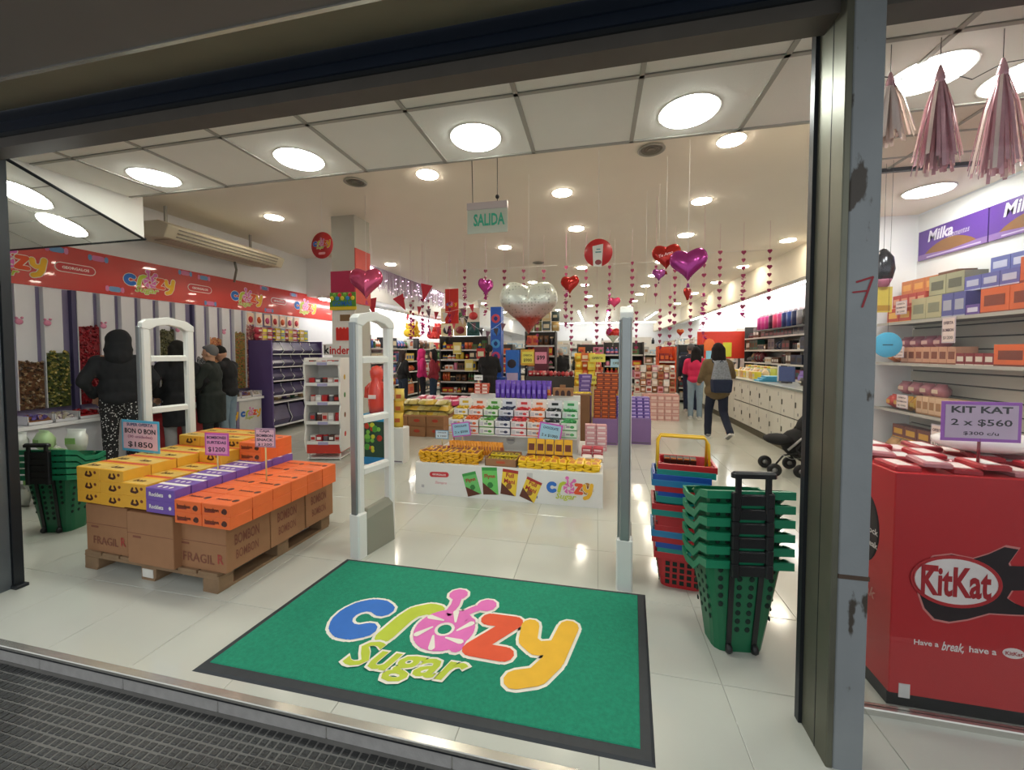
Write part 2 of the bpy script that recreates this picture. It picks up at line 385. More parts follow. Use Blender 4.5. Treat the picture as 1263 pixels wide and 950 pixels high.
b = MB(); b.box(.96, 3.1, 1.847, 1.853, .028, 2.8, GL); struct(b, 'window_1')
# --- pillar in the shop
t = thing('shop_column', 'square white column clad with posters beside the chocolate stand', 'column', (-3.84, 5.35, 0))
b = MB(); b.box(-.2, .2, 0, .4, 0, 3.6, mt('column_grey', '#b9b8ae', .6, noise=.05)); b.build('shaft', t)
b = MB(); b.box(.2, .215, .0, .4, 2.25, 3.1, colm('#d23b2c')); b.build('red_side_panel', t)
b = MB(); b.box(-.21, .21, -.02, 0, 2.3, 2.75, colm('#b52752')); b.box(-.22, .23, -.03, -.02, 2.18, 2.42, colm('#5f9a3c'))
for k in range(9): b.ball((-.18+k*.045, -.035, 2.33+.05*(k % 2)), .035, colm(['#e8d13a', '#7bb63e', '#3e8ed0', '#d63a3a'][k % 4]), 8, 5, (1, .4, 1))
b.box(-.22, .24, -.035, -.02, 2.15, 2.2, colm('#e9c92f')); b.text('GOMAS', (0, -.036, 2.25), (1, 0, 0), (0, 0, 1), w=.34, m=colm('#2b6fc0'), bold=.03)
b.build('sweets_poster', t)
b = MB(); b.box(-.2, .2, -.012, 0, .9, 2.14, colm('#eceae2')); b.box(-.06, .12, -.014, -.012, 1.98, 2.08, colm('#8b6b4a')); b.box(-.13, .2, -.02, -.012, 1.68, 1.86, colm('#d8342b'))
for k in range(6): b.ball((-.11+k*.06, -.016, 1.86), .026, colm('#d8342b'), 8, 5, (1, .2, 1))
b.build('white_panel', t)
b = MB(); b.box(-.35, .16, -.04, -.02, 1.45, 1.62, colm('#f0efe9')); b.text('k', (-.28, -.041, 1.54), (1, 0, 0), (0, 0, 1), h=.13, m=colm('#17181b'), bold=.025)
b.text('inder', (-.05, -.041, 1.53), (1, 0, 0), (0, 0, 1), w=.36, h=.13, m=colm('#d42a2a'), bold=.025); b.build('name_board', t)
# ================================================================ LAMPS
def emis(name, L, c='#fffaf0'):
    m = bpy.data.materials.new(name); m.use_nodes = True; nt = m.node_tree; nt.nodes.clear()
    e = nt.nodes.new('ShaderNodeEmission'); e.inputs[0].default_value = (*lin(c), 1); e.inputs[1].default_value = L
    o = nt.nodes.new('ShaderNodeOutputMaterial'); nt.links.new(e.outputs[0], o.inputs[0]); return m
EP = emis('panel_glow', PANEL_L, '#fbfff6'); ES = emis('spot_glow', SPOT_L, '#fff4df'); ET = emis('tube_glow', TUBE_L, '#ffffff')
RIM = mt('lamp_rim', '#e8e6df', .4)
def lamp(r, gm):
    def f():
        t = thing('round_ceiling_lamp', '', 'lamp'); b = MB(); b.lathe([(r, 0), (r*1.07, -.004), (r*1.09, -.001), (r*1.09, .01)], RIM, 28); b.build('rim', t)
        b = MB(); b.lathe([(0, -.016), (r*.8, -.015), (r*.96, -.010), (r, -.003), (r, .004), (0, .004)], gm, 28); b.build('diffuser', t); return t
    return f
big = Proto(lamp(.148, EP)); small = Proto(lamp(.125, ES))
for k, x in enumerate((-3.24, -1.98, -.73, .48)):
    big((x, 2.31, 2.806), 0, 'round white panel lamp flush in the tiled ceiling, %s from the left' % ORD[k], 'ceiling lamp', 'panel lamps in the tiled ceiling')
big((1.52, 2.25, 2.806), 0, 'bright round panel lamp behind the pink tassels in the display window', 'ceiling lamp')
big((1.98, 2.36, 2.806), 0, 'round panel lamp at the right edge above the display window', 'ceiling lamp')
big((2.62, 3.84, 2.808), 0, 'round panel lamp above the purple posters in the display window', 'ceiling lamp')
sa = math.atan(.33/.86)
for x, y, tx in ((-4.25, 2.12, 'nearer'), (-4.42, 2.43, 'further')):
    big((x, y, 2.82-(y-1.8)*.385-.006), (-sa, 0, 0), 'round panel lamp in the sloping left ceiling, the %s of the two' % tx, 'ceiling lamp')
rows = {'left': [(-4.93, 5.19), (-4.83, 8.52), (-4.8, 12.4), (-4.8, 16.2), (-4.8, 20), (-4.8, 24)], 'second': [(-1.97, 4.34), (-1.81, 7.64), (-1.9, 11.6), (-1.9, 15.5), (-1.9, 19.5)],
        'centre': [(-.46, 5.21), (-.35, 6.75), (-.37, 9.86), (-.37, 12.4), (-.3, 15), (-.3, 18)], 'fourth': [(1.29, 4.29), (1.41, 5.9), (1.55, 7.54), (1.45, 9.6), (1.5, 11.3), (1.5, 13), (1.5, 14.8), (1.5, 16.7), (1.5, 18.6), (1.5, 21)],
        'right': [(3.5, 8.3), (3.5, 10.6), (3.5, 12.8), (3.4, 15), (3.4, 18)]}
for rn, ps in rows.items():
    for k, (x, y) in enumerate(ps): small((x, y, 3.598), 0, 'small round downlight in the rear plaster ceiling, %s row, %s from the front' % (rn, ORD[k]), 'ceiling lamp', 'downlights in the plaster ceiling')
for x, y, tx in ((4.5, 8.6, 'nearest'), (4.5, 10.9, 'middle'), (4.5, 13.5, 'farthest')):
    small((x, y, 3.118), 0, 'downlight under the right soffit above the counter, the %s of three' % tx, 'ceiling lamp')
def tube():
    t = thing('tube_lamp', '', 'lamp'); b = MB(); b.box(-.06, .06, -1.2, 1.2, 0, .04, RIM); b.build('housing', t)
    b = MB(); b.tube([(0, -1.17, -.02), (0, 1.17, -.02)], .022, ET, 8); b.box(-.045, .045, -1.17, 1.17, -.012, 0, ET); b.build('tube', t); return t
tl = Proto(tube)
k = 0
for x, ys, tx in ((-.9, (21, 23.6, 26.2), 'back left'), (.6, (21, 23.6, 26.2), 'back centre'), (3.0, (22.2, 24.8), 'back right')):
    for i, y in enumerate(ys): tl((x, y, 3.55), 0, 'white tube lamp in the %s line at the far end, %s from the front' % (tx, ORD[i]), 'tube lamp', 'tube lamps at the far end')
for i, x in enumerate((-1.5, 1.1, 3.7)): tl((x, 27.8, 3.55), R(90), 'white tube lamp crosswise before the back wall, %s from the left' % ORD[i], 'tube lamp')
for i, y in enumerate((8.6, 11.1, 13.6, 16.1, 18.6)):
    tl((-5.9, y, 2.68), 0, 'tube lamp under the left bulkhead, %s from the front' % ORD[i], 'tube lamp', 'tube lamps along the left shelves')
    tl((4.5, y+.6, 3.07), 0, 'tube lamp under the right soffit, %s from the front' % ORD[i], 'tube lamp', 'tube lamps along the right shelves')
VENT = mt('vent_grille', '#807d74', .6)
def vent():
    t = thing('round_air_vent', '', 'vent'); b = MB(); b.lathe([(.13, 0), (.14, -.012), (.12, -.02), (.115, -.006)], TBAR, 24); b.build('ring', t)
    b = MB(); b.lathe([(.0, -.004), (.115, -.004)], mt('vent_dark', '#4b463d', .8), 24)
    for r in (.04, .07, .1): b.lathe([(r-.006, -.006), (r, -.014), (r+.006, -.006)], VENT, 20)
    b.build('grille', t); return t
vp = Proto(vent)
vp((-2.92, 4.33, 3.6), 0, 'round grey air vent beside the tiled ceiling, left of the exit sign', 'vent')
vp((.54, 4.3, 3.6), 0, 'round grey air vent beside the tiled ceiling, right of the exit sign', 'vent')
vp((-1.35, 9.1, 3.6), 0, 'flat round air vent far back above the big heart balloon', 'vent')
# exit sign
t = thing('exit_sign', 'clear hanging exit sign with green lettering on thin wires', 'sign', (-1.14, 4.0, 2.76))
b = MB(); b.box(-.22, .22, -.02, .03, .25, .32, mt('sign_housing', '#c5bfc3', .4)); b.build('housing', t)
b = MB(); b.box(-.22, .22, -.003, .003, .0, .25, mt('sign_acrylic', '#c9d6ca', .15, noise=.03)); b.build('acrylic_plate', t)
b = MB(); b.text('SALIDA', (.02, -.004, .14), (1, 0, 0), (0, 0, 1), w=.34, h=.13, m=mt('sign_green', '#3fb99a', .4), bold=.03); b.build('lettering', t)
b = MB(); b.tube([(-.16, 0, .32), (-.17, 0, .84)], .004, DARK, 5); b.tube([(.11, 0, .32), (.11, 0, .84)], .004, DARK, 5); b.ball((.11, 0, .37), .022, DARK); b.build('hanging_wires', t)
# air conditioner
ACM = mt('aircon_shell', '#c4bba4', .45, noise=.06); 
t = thing('air_conditioner', 'long beige ceiling air conditioner above the candy wall', 'air conditioner', (-6.0, 4.15, 3.05))
b = MB(); b.add([(-.35, 0, .05), (.3, 0, 0), (.38, 0, .16), (.2, 0, .24), (-.35, 0, .24), (-.35, 2.0, .05), (.3, 2.0, 0), (.38, 2.0, .16), (.2, 2.0, .24), (-.35, 2.0, .24)],
      [(0, 1, 2, 3, 4), (9, 8, 7, 6, 5), (0, 5, 6, 1), (1, 6, 7, 2), (2, 7, 8, 3), (3, 8, 9, 4), (4, 9, 5, 0)], ACM); b.build('shell', t, bevel=.015)
b = MB()
for k in range(3): b.box(.31+.02*k, .33+.02*k, .15, 1.85, .03+.045*k, .045+.045*k, mt('aircon_slot', '#6b665b', .6))
b.build('outlet_slots', t)
b = MB(); b.box(.0, .25, .1, 1.9, -.008, .01, mt('aircon_grille', '#a69d88', .5)); b.build('intake_grille', t)
b = MB(); b.tube([(-.2, 1.5, .03), (-.22, 1.55, -.1), (-.33, 1.6, -.3)], .018, mt('hose', '#77776f', .5), 8); b.build('drain_hose', t)
for y in (.3, 1.7): b = MB(); b.box(-.1, -.07, y, y+.03, .24, .55, TBAR); b.build('hanging_bracket', t)
# ================================================================ DOORMAT
def bil(q, u, v):
    a, b_, c, d = q; return ((a[0]*(1-u)+b_[0]*u)*(1-v)+(d[0]*(1-u)+c[0]*u)*v, (a[1]*(1-u)+b_[1]*u)*(1-v)+(d[1]*(1-u)+c[1]*u)*v)
MQ = [(-1.85, 1.41), (.22, 1.425), (.305, 2.465), (-1.755, 2.44)]
t = thing('doormat', 'large green carpet doormat with a colourful sweet shop logo and black rubber border', 'doormat', (-.8, 1.93, 0))
gm = mt('mat_green', '#1f9673', .95, noise=.35, ns=60, bump=.8, bs=260); rub = mt('mat_rubber', '#2d3236', .6, noise=.2, ns=30)
def quad_slab(q, z0, z1, m, bev=.0):
    b = MB(); cx, cy = -.8, 1.93
    lo = [(x-cx, y-cy, z0) for x, y in q]; up = [(x-cx+(bev if x < cx else -bev), y-cy+(bev if y < cy else -bev), z1) for x, y in q]
    b.add(lo+up, [(0, 3, 2, 1), (4, 5, 6, 7), (0, 1, 5, 4), (1, 2, 6, 5), (2, 3, 7, 6), (3, 0, 4, 7)], m); return b
quad_slab(MQ, .0, .007, rub, .012).build('rubber_border', t)
quad_slab([bil(MQ, u, v) for u, v in ((.018, .05), (.975, .05), (.978, .972), (.018, .972))], .006, .011, gm, .003).build('carpet', t)
b = MB(); b.logo((.025, -.035, .0112), (1, .03, 0), (.06, 1, 0), 1.24, lift=.0005); b.build('logo_print', t)
# ================================================================ SECURITY GATES
GW = mt('gate_plastic', '#dfe0da', .4, noise=.04); GA = mt('gate_aluminium', '#9aa0a0', .35, metal=.7, noise=.1); GB = mt('gate_foot_cover', '#8b8b7c', .5)
def gate():
    t = thing('security_gate', '', 'security gate'); h = 1.79; L = .37       # runs along +Y from the origin
    b = MB()
    b.bbox(-.035, .035, .0, .06, 0, h-.07, GW, .012); b.bbox(-.035, .035, L-.06, L, 0, h-.09, GW, .012)
    b.build('side_posts', t)['kind'] = 'stuff'
    b = MB(); prof = [(0, h-.09), (.0, h-.045), (.03, h-.015), (L*.5, h+.012), (L-.05, h-.02), (L, h-.06), (L, h-.11), (L-.06, h-.105), (L-.1, h-.075), (L*.5, h-.055), (.1, h-.07), (.055, h-.105)]
    b.prism(prof, .08, ((-.04, 0, 0), (0, 1, 0), (0, 0, 1)), GW); b.build('head_arch', t, bevel=.008)
    for z in (1.42, .98, .60): b = MB(); b.bbox(-.03, .03, .05, L-.05, z, z+.05, GW, .012); b.build('crossbar', t)
    b = MB(); b.bbox(-.045, -.034, .004, .03, 0, h-.09, GA, .003); b.bbox(-.03, .03, -.018, .001, .0, h-.075, GA, .006); b.build('aluminium_profile', t)
    b = MB(); b.add([(-.05, .06, 0), (.05, .06, 0), (.05, L-.03, 0), (-.05, L-.03, 0), (-.045, .06, .27), (.045, .06, .27), (.045, L-.04, .30), (-.045, L-.04, .30), (-.02, .1, .33), (.02, .1, .33), (.02, L-.06, .345), (-.02, L-.06, .345)],
          [(0, 3, 2, 1), (0, 1, 5, 4), (1, 2, 6, 5), (2, 3, 7, 6), (3, 0, 4, 7), (4, 5, 9, 8), (5, 6, 10, 9), (6, 7, 11, 10), (7, 4, 8, 11), (8, 9, 10, 11)], GB); b.build('foot_cover', t, bevel=.006)
    b = MB(); b.bbox(-.05, .05, -.02, .065, 0, .33, GW, .01)
    b.build('foot_casing', t); return t
gp = Proto(gate)
gp((-1.70, 2.47, 0), R(-14), 'white anti-theft gate standing at the left end of the green doormat', 'security gate')
gp((.18, 2.49, 0), R(-4), 'anti-theft gate seen edge-on as a slim grey post at the right of the doormat', 'security gate')
gp((-3.72, 2.5, 0), R(-14), 'white anti-theft gate standing behind the pallet of sweets', 'security gate')
# ================================================================ TROLLEY BASKETS (green, nested)
GRN = mt('basket_green', '#0c6440', .38, noise=.1, ns=5); GRD = mt('basket_green_rim', '#17805a', .35, noise=.1, ns=5); BLK = mt('black_plastic', '#17191b', .4, noise=.1)
HOLE = mt('basket_hole', '#03231a', .8)
def basket_shell(bw, bd_, tw, td, h, wall, m, n=6):
    # open rounded tapering tub, outer and inner skin
    def ring(w, d, z, r=.05):
        o = []
        for cx, cy, a0 in ((w/2-r, d/2-r, 0), (-w/2+r, d/2-r, 90), (-w/2+r, -d/2+r, 180), (w/2-r, -d/2+r, 270)):
            for k in range(4): a = R(a0+30*k); o.append((cx+r*math.cos(a), cy+r*math.sin(a), z))
        return o
    b = MB(); rs = [ring(bw, bd_, 0), ring(bw+(tw-bw)*.5, bd_+(td-bd_)*.5, h*.5), ring(tw, td, h), ring(tw-2*wall, td-2*wall, h), ring(bw-2*wall, bd_-2*wall, wall)]
    vs = sum(rs, []); N = 16; fs = [tuple(range(N-1, -1, -1)), tuple(range(4*N, 5*N))]
    for i in range(4):
        for k in range(N): fs.append((i*N+k, i*N+(k+1) % N, (i+1)*N+(k+1) % N, (i+1)*N+k))
    b.add(vs, fs, m); return b
def trolley_basket(full):
    def slope(b, h):
        b.v = [(x, y, z-(.1*(y+.135)/.27 if z > h-.06 else 0)) for x, y, z in b.v]
    def f():
        t = thing('trolley_basket', '', 'shopping basket'); h = .50
        z0 = 0
        b = basket_shell(.24, .17, .36, .27, h, .008, GRN); slope(b, h)
        # ribs on the outside of the tub and rows of round holes
        b.build('tub', t)
        b = MB()
        for sx in (-1, 1):
            b.add([(sx*.06-.012, -.095, .02), (sx*.06+.012, -.095, .02), (sx*.07+.012, -.143, h), (sx*.07-.012, -.143, h), (sx*.06-.012, -.08, .02), (sx*.06+.012, -.08, .02), (sx*.07+.012, -.128, h), (sx*.07-.012, -.128, h)],
                  [(0, 1, 2, 3), (0, 3, 7, 4), (1, 5, 6, 2), (3, 2, 6, 7), (0, 4, 5, 1)], BLK)
        tag(b.build('back_rails', t), kind='stuff')
        b = MB()
        for col in (-.125, -.03, .03, .125):
            for k in range(8 if abs(col) < .1 else 5):
                z = .44-k*.045; y = -(.085+.05*z/h)-.0015; b.ball((col*(.75+.25*z/h), y, z), .013, HOLE, 8, 4, (1, .25, 1.1))
        for sy in (-.07, -.02, .03, .08):
            for k in range(5):
                z = .37-k*.05; x = (.12+.06*z/h)+.0015
                for sx in (-1, 1): b.ball((sx*x, sy, z), .012, HOLE, 8, 4, (.25, 1, 1.1))
        tag(b.build('vent_holes', t), kind='stuff')
        rim(t, h)
        b = MB(); b.lathe([(0, -.012), (.022, -.012), (.026, 0), (.022, .012), (0, .012)], BLK, 14, (-.062, -.095, .026), ax='x'); b.build('wheel', t)
        b = MB(); b.lathe([(0, -.012), (.022, -.012), (.026, 0), (.022, .012), (0, .012)], BLK, 14, (.062, -.095, .026), ax='x'); b.build('wheel', t)
        return t
    def rim(t, h):
        # wavy collar: high at the back (-Y) face, dipping along the sides
        b = MB(); w, d = .19, .147; P = []
        def path(o):
            return [(-w-o, -d-o, 0), (-w*.4, -d-o, .0), (w*.4, -d-o, 0), (w+o, -d-o, 0), (w+o+.004, -d*.55, -.02), (w+o+.004, -d*.1, -.085), (w+o+.004, d*.6, -.10), (w+o, d+o, -.085), (0, d+o, -.085), (-w-o, d+o, -.085), (-w-o-.004, d*.6, -.10), (-w-o-.004, -d*.1, -.085), (-w-o-.004, -d*.55, -.02)]
        for o, dz in ((0, .0), (.012, .0), (.012, -.038), (.004, -.038)): P.append([(x, y, h+z+dz) for x, y, z in path(o)])
        vs = sum(P, []); N = 13; fs = []
        for i in range(3):
            for k in range(N): fs.append((i*N+k, i*N+(k+1) % N, (i+1)*N+(k+1) % N, (i+1)*N+k))
        fs = [tuple(reversed(q)) for q in fs]
        b.add(vs, fs, GRD); b.build('rim', t)
        b = MB(); b.bbox(-.085, .085, -.178, -.158, h-.062, h-.012, BLK, .006); b.bbox(-.095, -.06, -.186, -.158, h-.066, h+.0, BLK, .006); b.bbox(.06, .095, -.186, -.158, h-.066, h+.0, BLK, .006); b.build('handle_latch', t)
    if full: return f
    def g():        # nested one: only its collar and the top of its tub stand clear
        t = thing('trolley_basket', '', 'shopping basket'); h = .50
        b = basket_shell(.325, .24, .36, .27, .15, .006, GRN)
        for i, v in enumerate(b.v): b.v[i] = (v[0], v[1], v[2]+h-.15-(.1*(v[1]+.135)/.27 if v[2] > .1 else .0))
        b.build('tub', t)
        b = MB()
        for k in range(7): x = -.14+k*.046; b.ball((x, -.134, h-.055), .011, HOLE, 8, 4, (1, .2, 1))
        tag(b.build('vent_holes', t), kind='stuff'); rim(t, h); return t
    return g
def basket_stack(x, y, rz, n, dz, txt, grp, top_h, sc=1):
    bp_, np_ = (FULL, NEST)
    for k in range(n):
        lab = ('green trolley basket on the floor, lowest of %s' if k == 0 else 'uppermost green trolley basket of %s' if k == n-1 else 'green trolley basket nested in %s, '+ORD[k]+' from the floor') % txt
        (bp_ if k == 0 else np_)((x, y, k*dz), rz, lab, 'shopping basket', grp)
    t = thing('basket_handle', 'black raised pull handle on %s' % txt, 'handle', (x, y, (n-1)*dz+.40), rz)
    b = MB()
    for sx in (-1, 1): b.bbox(sx*.068-.013, sx*.068+.013, -.184, -.166, 0, top_h-.02, BLK, .004)
    b.bbox(-.10, .10, -.192, -.158, top_h-.03, top_h, BLK, .01); b.build('handle_frame', t)
FULL = Proto(trolley_basket(True)); NEST = Proto(trolley_basket(False))
basket_stack(.70, 2.17, R(8), 6, .068, 'the tall stack by the steel pillar', 'stack of green baskets by the pillar', .20)
basket_stack(-4.42, 2.37, R(14), 5, .052, 'the stack left of the sweets pallet', 'stack of green baskets by the candy wall', .16)
# ================================================================ HAND BASKETS (red, blue, teal, nested)
def hand_basket(colr, full):
    def f():
        t = thing('hand_basket', '', 'shopping basket'); m = mt('hb_'+colr[1:], colr, .35, noise=.1, ns=5); h = .24
        b = basket_shell(.25 if full else .29, .17 if full else .2, .315, .235, h if full else .1, .005, m)
        if not full: b.v = [(v[0], v[1], v[2]+h-.1) for v in b.v]
        b.build('tub', t)
        b = MB(); w, d = .168, .128
        for o, z in ((0, h), (.0, h),): pass
        r = [[(-w, -d), (w, -d), (w, d), (-w, d)], [(-w+.014, -d+.014), (w-.014, -d+.014), (w-.014, d-.014), (-w+.014, d-.014)]]
        vs = [(x, y, h-.04) for x, y in r[0]]+[(x, y, h) for x, y in r[0]]+[(x, y, h) for x, y in r[1]]+[(x, y, h-.04) for x, y in r[1]]
        fs = []
        for i in range(3):
            for k in range(4): fs.append((i*4+k, i*4+(k+1) % 4, (i+1)*4+(k+1) % 4, (i+1)*4+k))
        b.add(vs, fs, m); b.build('rim', t, bevel=.003)
        if full:
            b = MB()
            for i in range(5):
                for k in range(4):
                    z = .03+k*.042; xx = (-.085+i*.042); b.obox((xx, -.0885-z*.135, z+.01), (.026, .004, .026), HOLE)
                    for sx in (-1, 1): b.obox((sx*(.1285+z*.135), -.06+i*.028, z+.01), (.004, .018, .026), HOLE)
            tag(b.build('mesh_openings', t), kind='stuff')
        return t
    return f
RD, BL, TE, DB = '#b8262c', '#1f4fa8', '#1e8b84', '#2c7fb0'
PRO = {}
seq = [RD, TE, BL, RD, DB, RD, RD, RD, TE, RD, TE, BL, RD, DB, BL, TE, RD]
nm = {RD: 'red', BL: 'dark blue', TE: 'teal', DB: 'light blue'}
z = 0
for k, c in enumerate(seq):
    key = (c, k == 0)
    if key not in PRO: PRO[key] = Proto(hand_basket(c, k == 0))
    x, y = (.545, 2.66)
    PRO[key]((x+.02*math.sin(k*1.3)*(k > 0), y, k*.034+(.018 if k > 9 else 0)), R(-6), '%s hand basket in the nested stack beside the gate, %s from the floor' % (nm[c], ORD[k]) if k < len(seq)-1 else 'red hand basket on top of the nested stack, under the yellow handle', 'shopping basket', 'stack of coloured hand baskets')
t = thing('basket_handle', 'yellow swing handle standing up over the red hand basket', 'handle', (.545, 2.66, .034*16+.018+.24), R(-6))
YP = mt('yellow_plastic', '#e6b81e', .35)
for yy in (-.03, .03):
    b = MB(); b.tube([(-.15, yy*2.6, -.05), (-.148, yy*1.2, .12), (-.13, yy*.8, .155), (.13, yy*.8, .155), (.148, yy*1.2, .12), (.15, yy*2.6, -.05)], .0085, YP, 8); b.build('handle_bar', t)
t = thing('hand_basket_contents', 'small dark packets with orange prints inside the red top basket', 'packets', (.545, 2.72, .034*16+.018+.15), R(-6))
b = MB()
for k in range(5): b.obox((-.08+k*.04, .02, .06), (.036, .05, .05), colm('#3a2a20'), rx=.3); b.obox((-.08+k*.04, -.006, .075), (.03, .004, .022), colm('#d98a3a'), rx=.3)
tag(b.build('packets', t), kind='stuff')
# ================================================================ PALLET OF SWEETS
def rotp(x, y, a, o): c, s = math.cos(a), math.sin(a); return (o[0]+x*c-y*s, o[1]+x*s+y*c)
PO = (-3.47, 1.955); PA = R(-2.3); PW, PD = 1.20, .97
t = thing('wooden_pallet', 'worn wooden pallet on the floor under the cartons of sweets', 'pallet', (*PO, 0), PA)
WD = mt('pallet_wood', '#8a6f52', .8, noise=.35, ns=9, bump=.3, bs=40)
k = 0
for i in range(7): b = MB(); b.bbox(i*PW/7+.004, (i+1)*PW/7-.012, 0, PD, .105, .125, WD, .002); b.build('deck_board', t)
for y in (0, PD/2-.05, PD-.1): b = MB(); b.bbox(0, PW, y, y+.1, .085, .105, WD, .002); b.build('stringer_board', t)
for x in (0, PW/2-.06, PW-.13):
    b = MB(); b.bbox(x, x+.12, 0, PD, 0, .018, WD, .002); b.build('bottom_board', t)
    for y in (0, PD/2-.05, PD-.1): b = MB(); b.bbox(x, x+.13, y, y+.1, .018, .085, WD, .004); b.build('pallet_block', t)
b = MB(); b.box(PW/2-.045, PW/2+.05, -.003, .0, .02, .075, colm('#d8d6cd')); b.build('paper_label', t)
CB = mt('cardboard', '#9a6f4c', .8, noise=.12, ns=12); CBD = mt('cardboard_print', '#7d4a36', .7); TAPE = mt('brown_tape', '#7b5a3e', .3)
def carton(w, d, h, lab, x, y, z, pr=True, name='cardboard_carton'):
    lx, ly = rotp(x, y, PA, PO); t = thing(name, lab, 'carton', (lx, ly, z), PA)
    b = MB(); b.bbox(0, w, 0, d, 0, h, CB, .004); b.build('box_body', t)
    b = MB(); b.box(-.0006, w+.0006, -.0008, .0, h*.58, h*.59, CBD); b.box(.05, w*.3, -.001, 0, h*.5, h*.54, CBD)
    if pr:
        b.text('FRAGIL', (w*.48, -.001, h*.24), (1, 0, 0), (0, 0, 1), w=w*.6, m=CBD, bold=.01); b.text('R', (w*.9, -.001, h*.28), (1, 0, 0), (0, 0, 1), h=.06, m=colm('#a13a30'), bold=.02)
        b.text('BOMBON', (w+.001, d*.45, h*.62), (0, 1, 0), (0, 0, 1), w=d*.55, h=.07, m=CBD, bold=.02); b.text('BOMBON', (w+.001, d*.45, h*.3), (0, 1, 0), (0, 0, 1), w=d*.5, h=.06, m=CBD, bold=.01)
    b.build('print', t); return t
carton(.40, .40, .325, 'brown carton at the front left corner of the pallet, under yellow boxes', .0, .015, .125)
carton(.40, .40, .335, 'plain brown carton at the front middle of the pallet, turned blank side out', .475, -.03, .125, False)
carton(.43, .32, .30, 'brown carton at the front right corner of the pallet, under orange boxes', .81, .02, .125)
carton(.40, .31, .31, 'brown carton on the right side of the pallet, middle one', .84, .345, .125)
carton(.40, .30, .31, 'brown carton at the back right corner of the pallet', .84, .665, .125)
carton(.40, .48, .325, 'brown carton at the back left corner of the pallet', .0, .46, .125)
carton(.42, .52, .325, 'brown carton in the back middle of the pallet', .41, .44, .125)
OR, YE, PU = '#ec6e32', '#e4aa34', '#7354a8'
def sweetbox(c, w, d, h, kind):
    def f():
        t = thing('sweet_box', '', 'box'); m = colm(c); b = MB(); b.bbox(0, w, 0, d, 0, h, m, .003); b.build('box_body', t)
        b = MB(); dk = colm('#4b2316'); wh = colm('#f2eee4')
        if kind == 'o':
            b.stroke([(w*.12, h*.3), (w*.45, h*.34)], h*.16, colm('#8a2f1c'), ((0, -.0008, 0), (1, 0, 0), (0, 0, 1)), .0002, 6); b.text('bonobon', (w*.36, -.0012, h*.52), (1, 0, 0), (0, 0, 1), w=w*.5, m=dk, bold=.03)
            b.ball((w*.8, 0, h*.45), h*.26, dk, 10, 5, (1.1, .04, 1)); b.ball((w*.74, 0, h*.4), h*.16, colm('#2e1a16'), 8, 4, (1, .06, 1))
            b.text('bonobon', (w*.4, d*.5, h+.0006), (1, 0, 0), (0, 1, 0), w=w*.5, m=dk, bold=.03); b.ball((w*.8, d*.5, h), h*.3, dk, 10, 5, (1, 1, .03))
        elif kind == 'y':
            b.stroke([(w*.46, h*.62), (w*.4, h*.35), (w*.52, h*.3)], h*.2, dk, ((0, -.0008, 0), (1, 0, 0), (0, 0, 1)), .0002, 6); b.stroke([(w*.6, h*.65), (w*.66, h*.4), (w*.56, h*.28)], h*.2, dk, ((0, -.0008, 0), (1, 0, 0), (0, 0, 1)), .0002, 6)
            b.ball((w*.8, 0, h*.62), h*.14, colm('#7a3a20'), 8, 4, (1.2, .05, 1)); b.box(.0, w, d*.8, d*.98, h, h+.0006, colm('#d0502c')); b.box(0, w, d*.05, d*.62, h, h+.0005, colm('#d8b45a'))
            b.text('bon', (w*.4, d*.35, h+.001), (1, 0, 0), (0, 1, 0), w=w*.4, m=dk, bold=.02)
        else:
            b.box(0, w, d*.72, d, h, h+.0006, wh); b.text('Rocklets', (w*.38, -.0008, h*.5), (1, 0, 0), (0, 0, 1), w=w*.5, m=wh, bold=.03); b.ball((w*.85, 0, h*.5), h*.16, wh, 8, 4, (1, .05, 1))
            for q in range(3): b.ball((w*(.3+.2*q), d*.35, h), h*.2, wh, 8, 4, (.8, 1, .02))
        b.build('print', t); return t
    return f
BX = {'o': Proto(sweetbox(OR, .218, .148, .072, 'o')), 'y': Proto(sweetbox(YE, .222, .16, .080, 'y')), 'p': Proto(sweetbox(PU, .245, .10, .078, 'p'))}
def putbox(kind, x, y, z, lab, grp):
    lx, ly = rotp(x, y, PA, PO); BX[kind]((lx, ly, z), PA+R(rnd.uniform(-.8, .8)), lab, 'box', grp)
Z0 = .462; cnt = 0
lv = ['bottom', 'middle', 'top', 'topmost']
for c in range(2):
    for r in range(6):
        for l in range(3):
            putbox('y', -.01+c*.226, -.02+r*.163, Z0+.013+l*.081, 'yellow box, %s column from the left, %s row from the front, %s layer' % (ORD[c], ORD[r], lv[l]), 'yellow sweet boxes on the pallet')
for r in range(6):
    for l in range(2 if r < 3 else 3): putbox('y', .442, -.035+r*.165, Z0+.026+l*.081, 'yellow box beside the purple boxes, %s row from the front, %s layer' % (ORD[r], lv[l]), 'yellow sweet boxes on the pallet')
for r in range(9):
    for l in range(2): putbox('p', .668, -.04+r*.103, Z0+.02+l*.079, 'purple and white sweet box, %s row from the front, %s layer' % (ORD[r], lv[l]), 'purple sweet boxes on the pallet')
for c in range(2):
    for r in range(6):
        for l in range(2): putbox('o', .918+c*.222, -.045+r*.1515, Z0-.02+(0 if l == 0 else .073), 'orange sweet box, %s column, %s row from the front, %s layer' % (['left', 'right'][c], ORD[r], lv[l]), 'orange sweet boxes on the pallet')
for c in range(3):
    for r in (4, 5): putbox('y', -.01+c*.226, -.02+r*.163, Z0+.256, 'yellow sweet box raised at the back, %s column, %s' % (ORD[c], ['nearer', 'farther'][r-4]), 'yellow sweet boxes on the pallet')
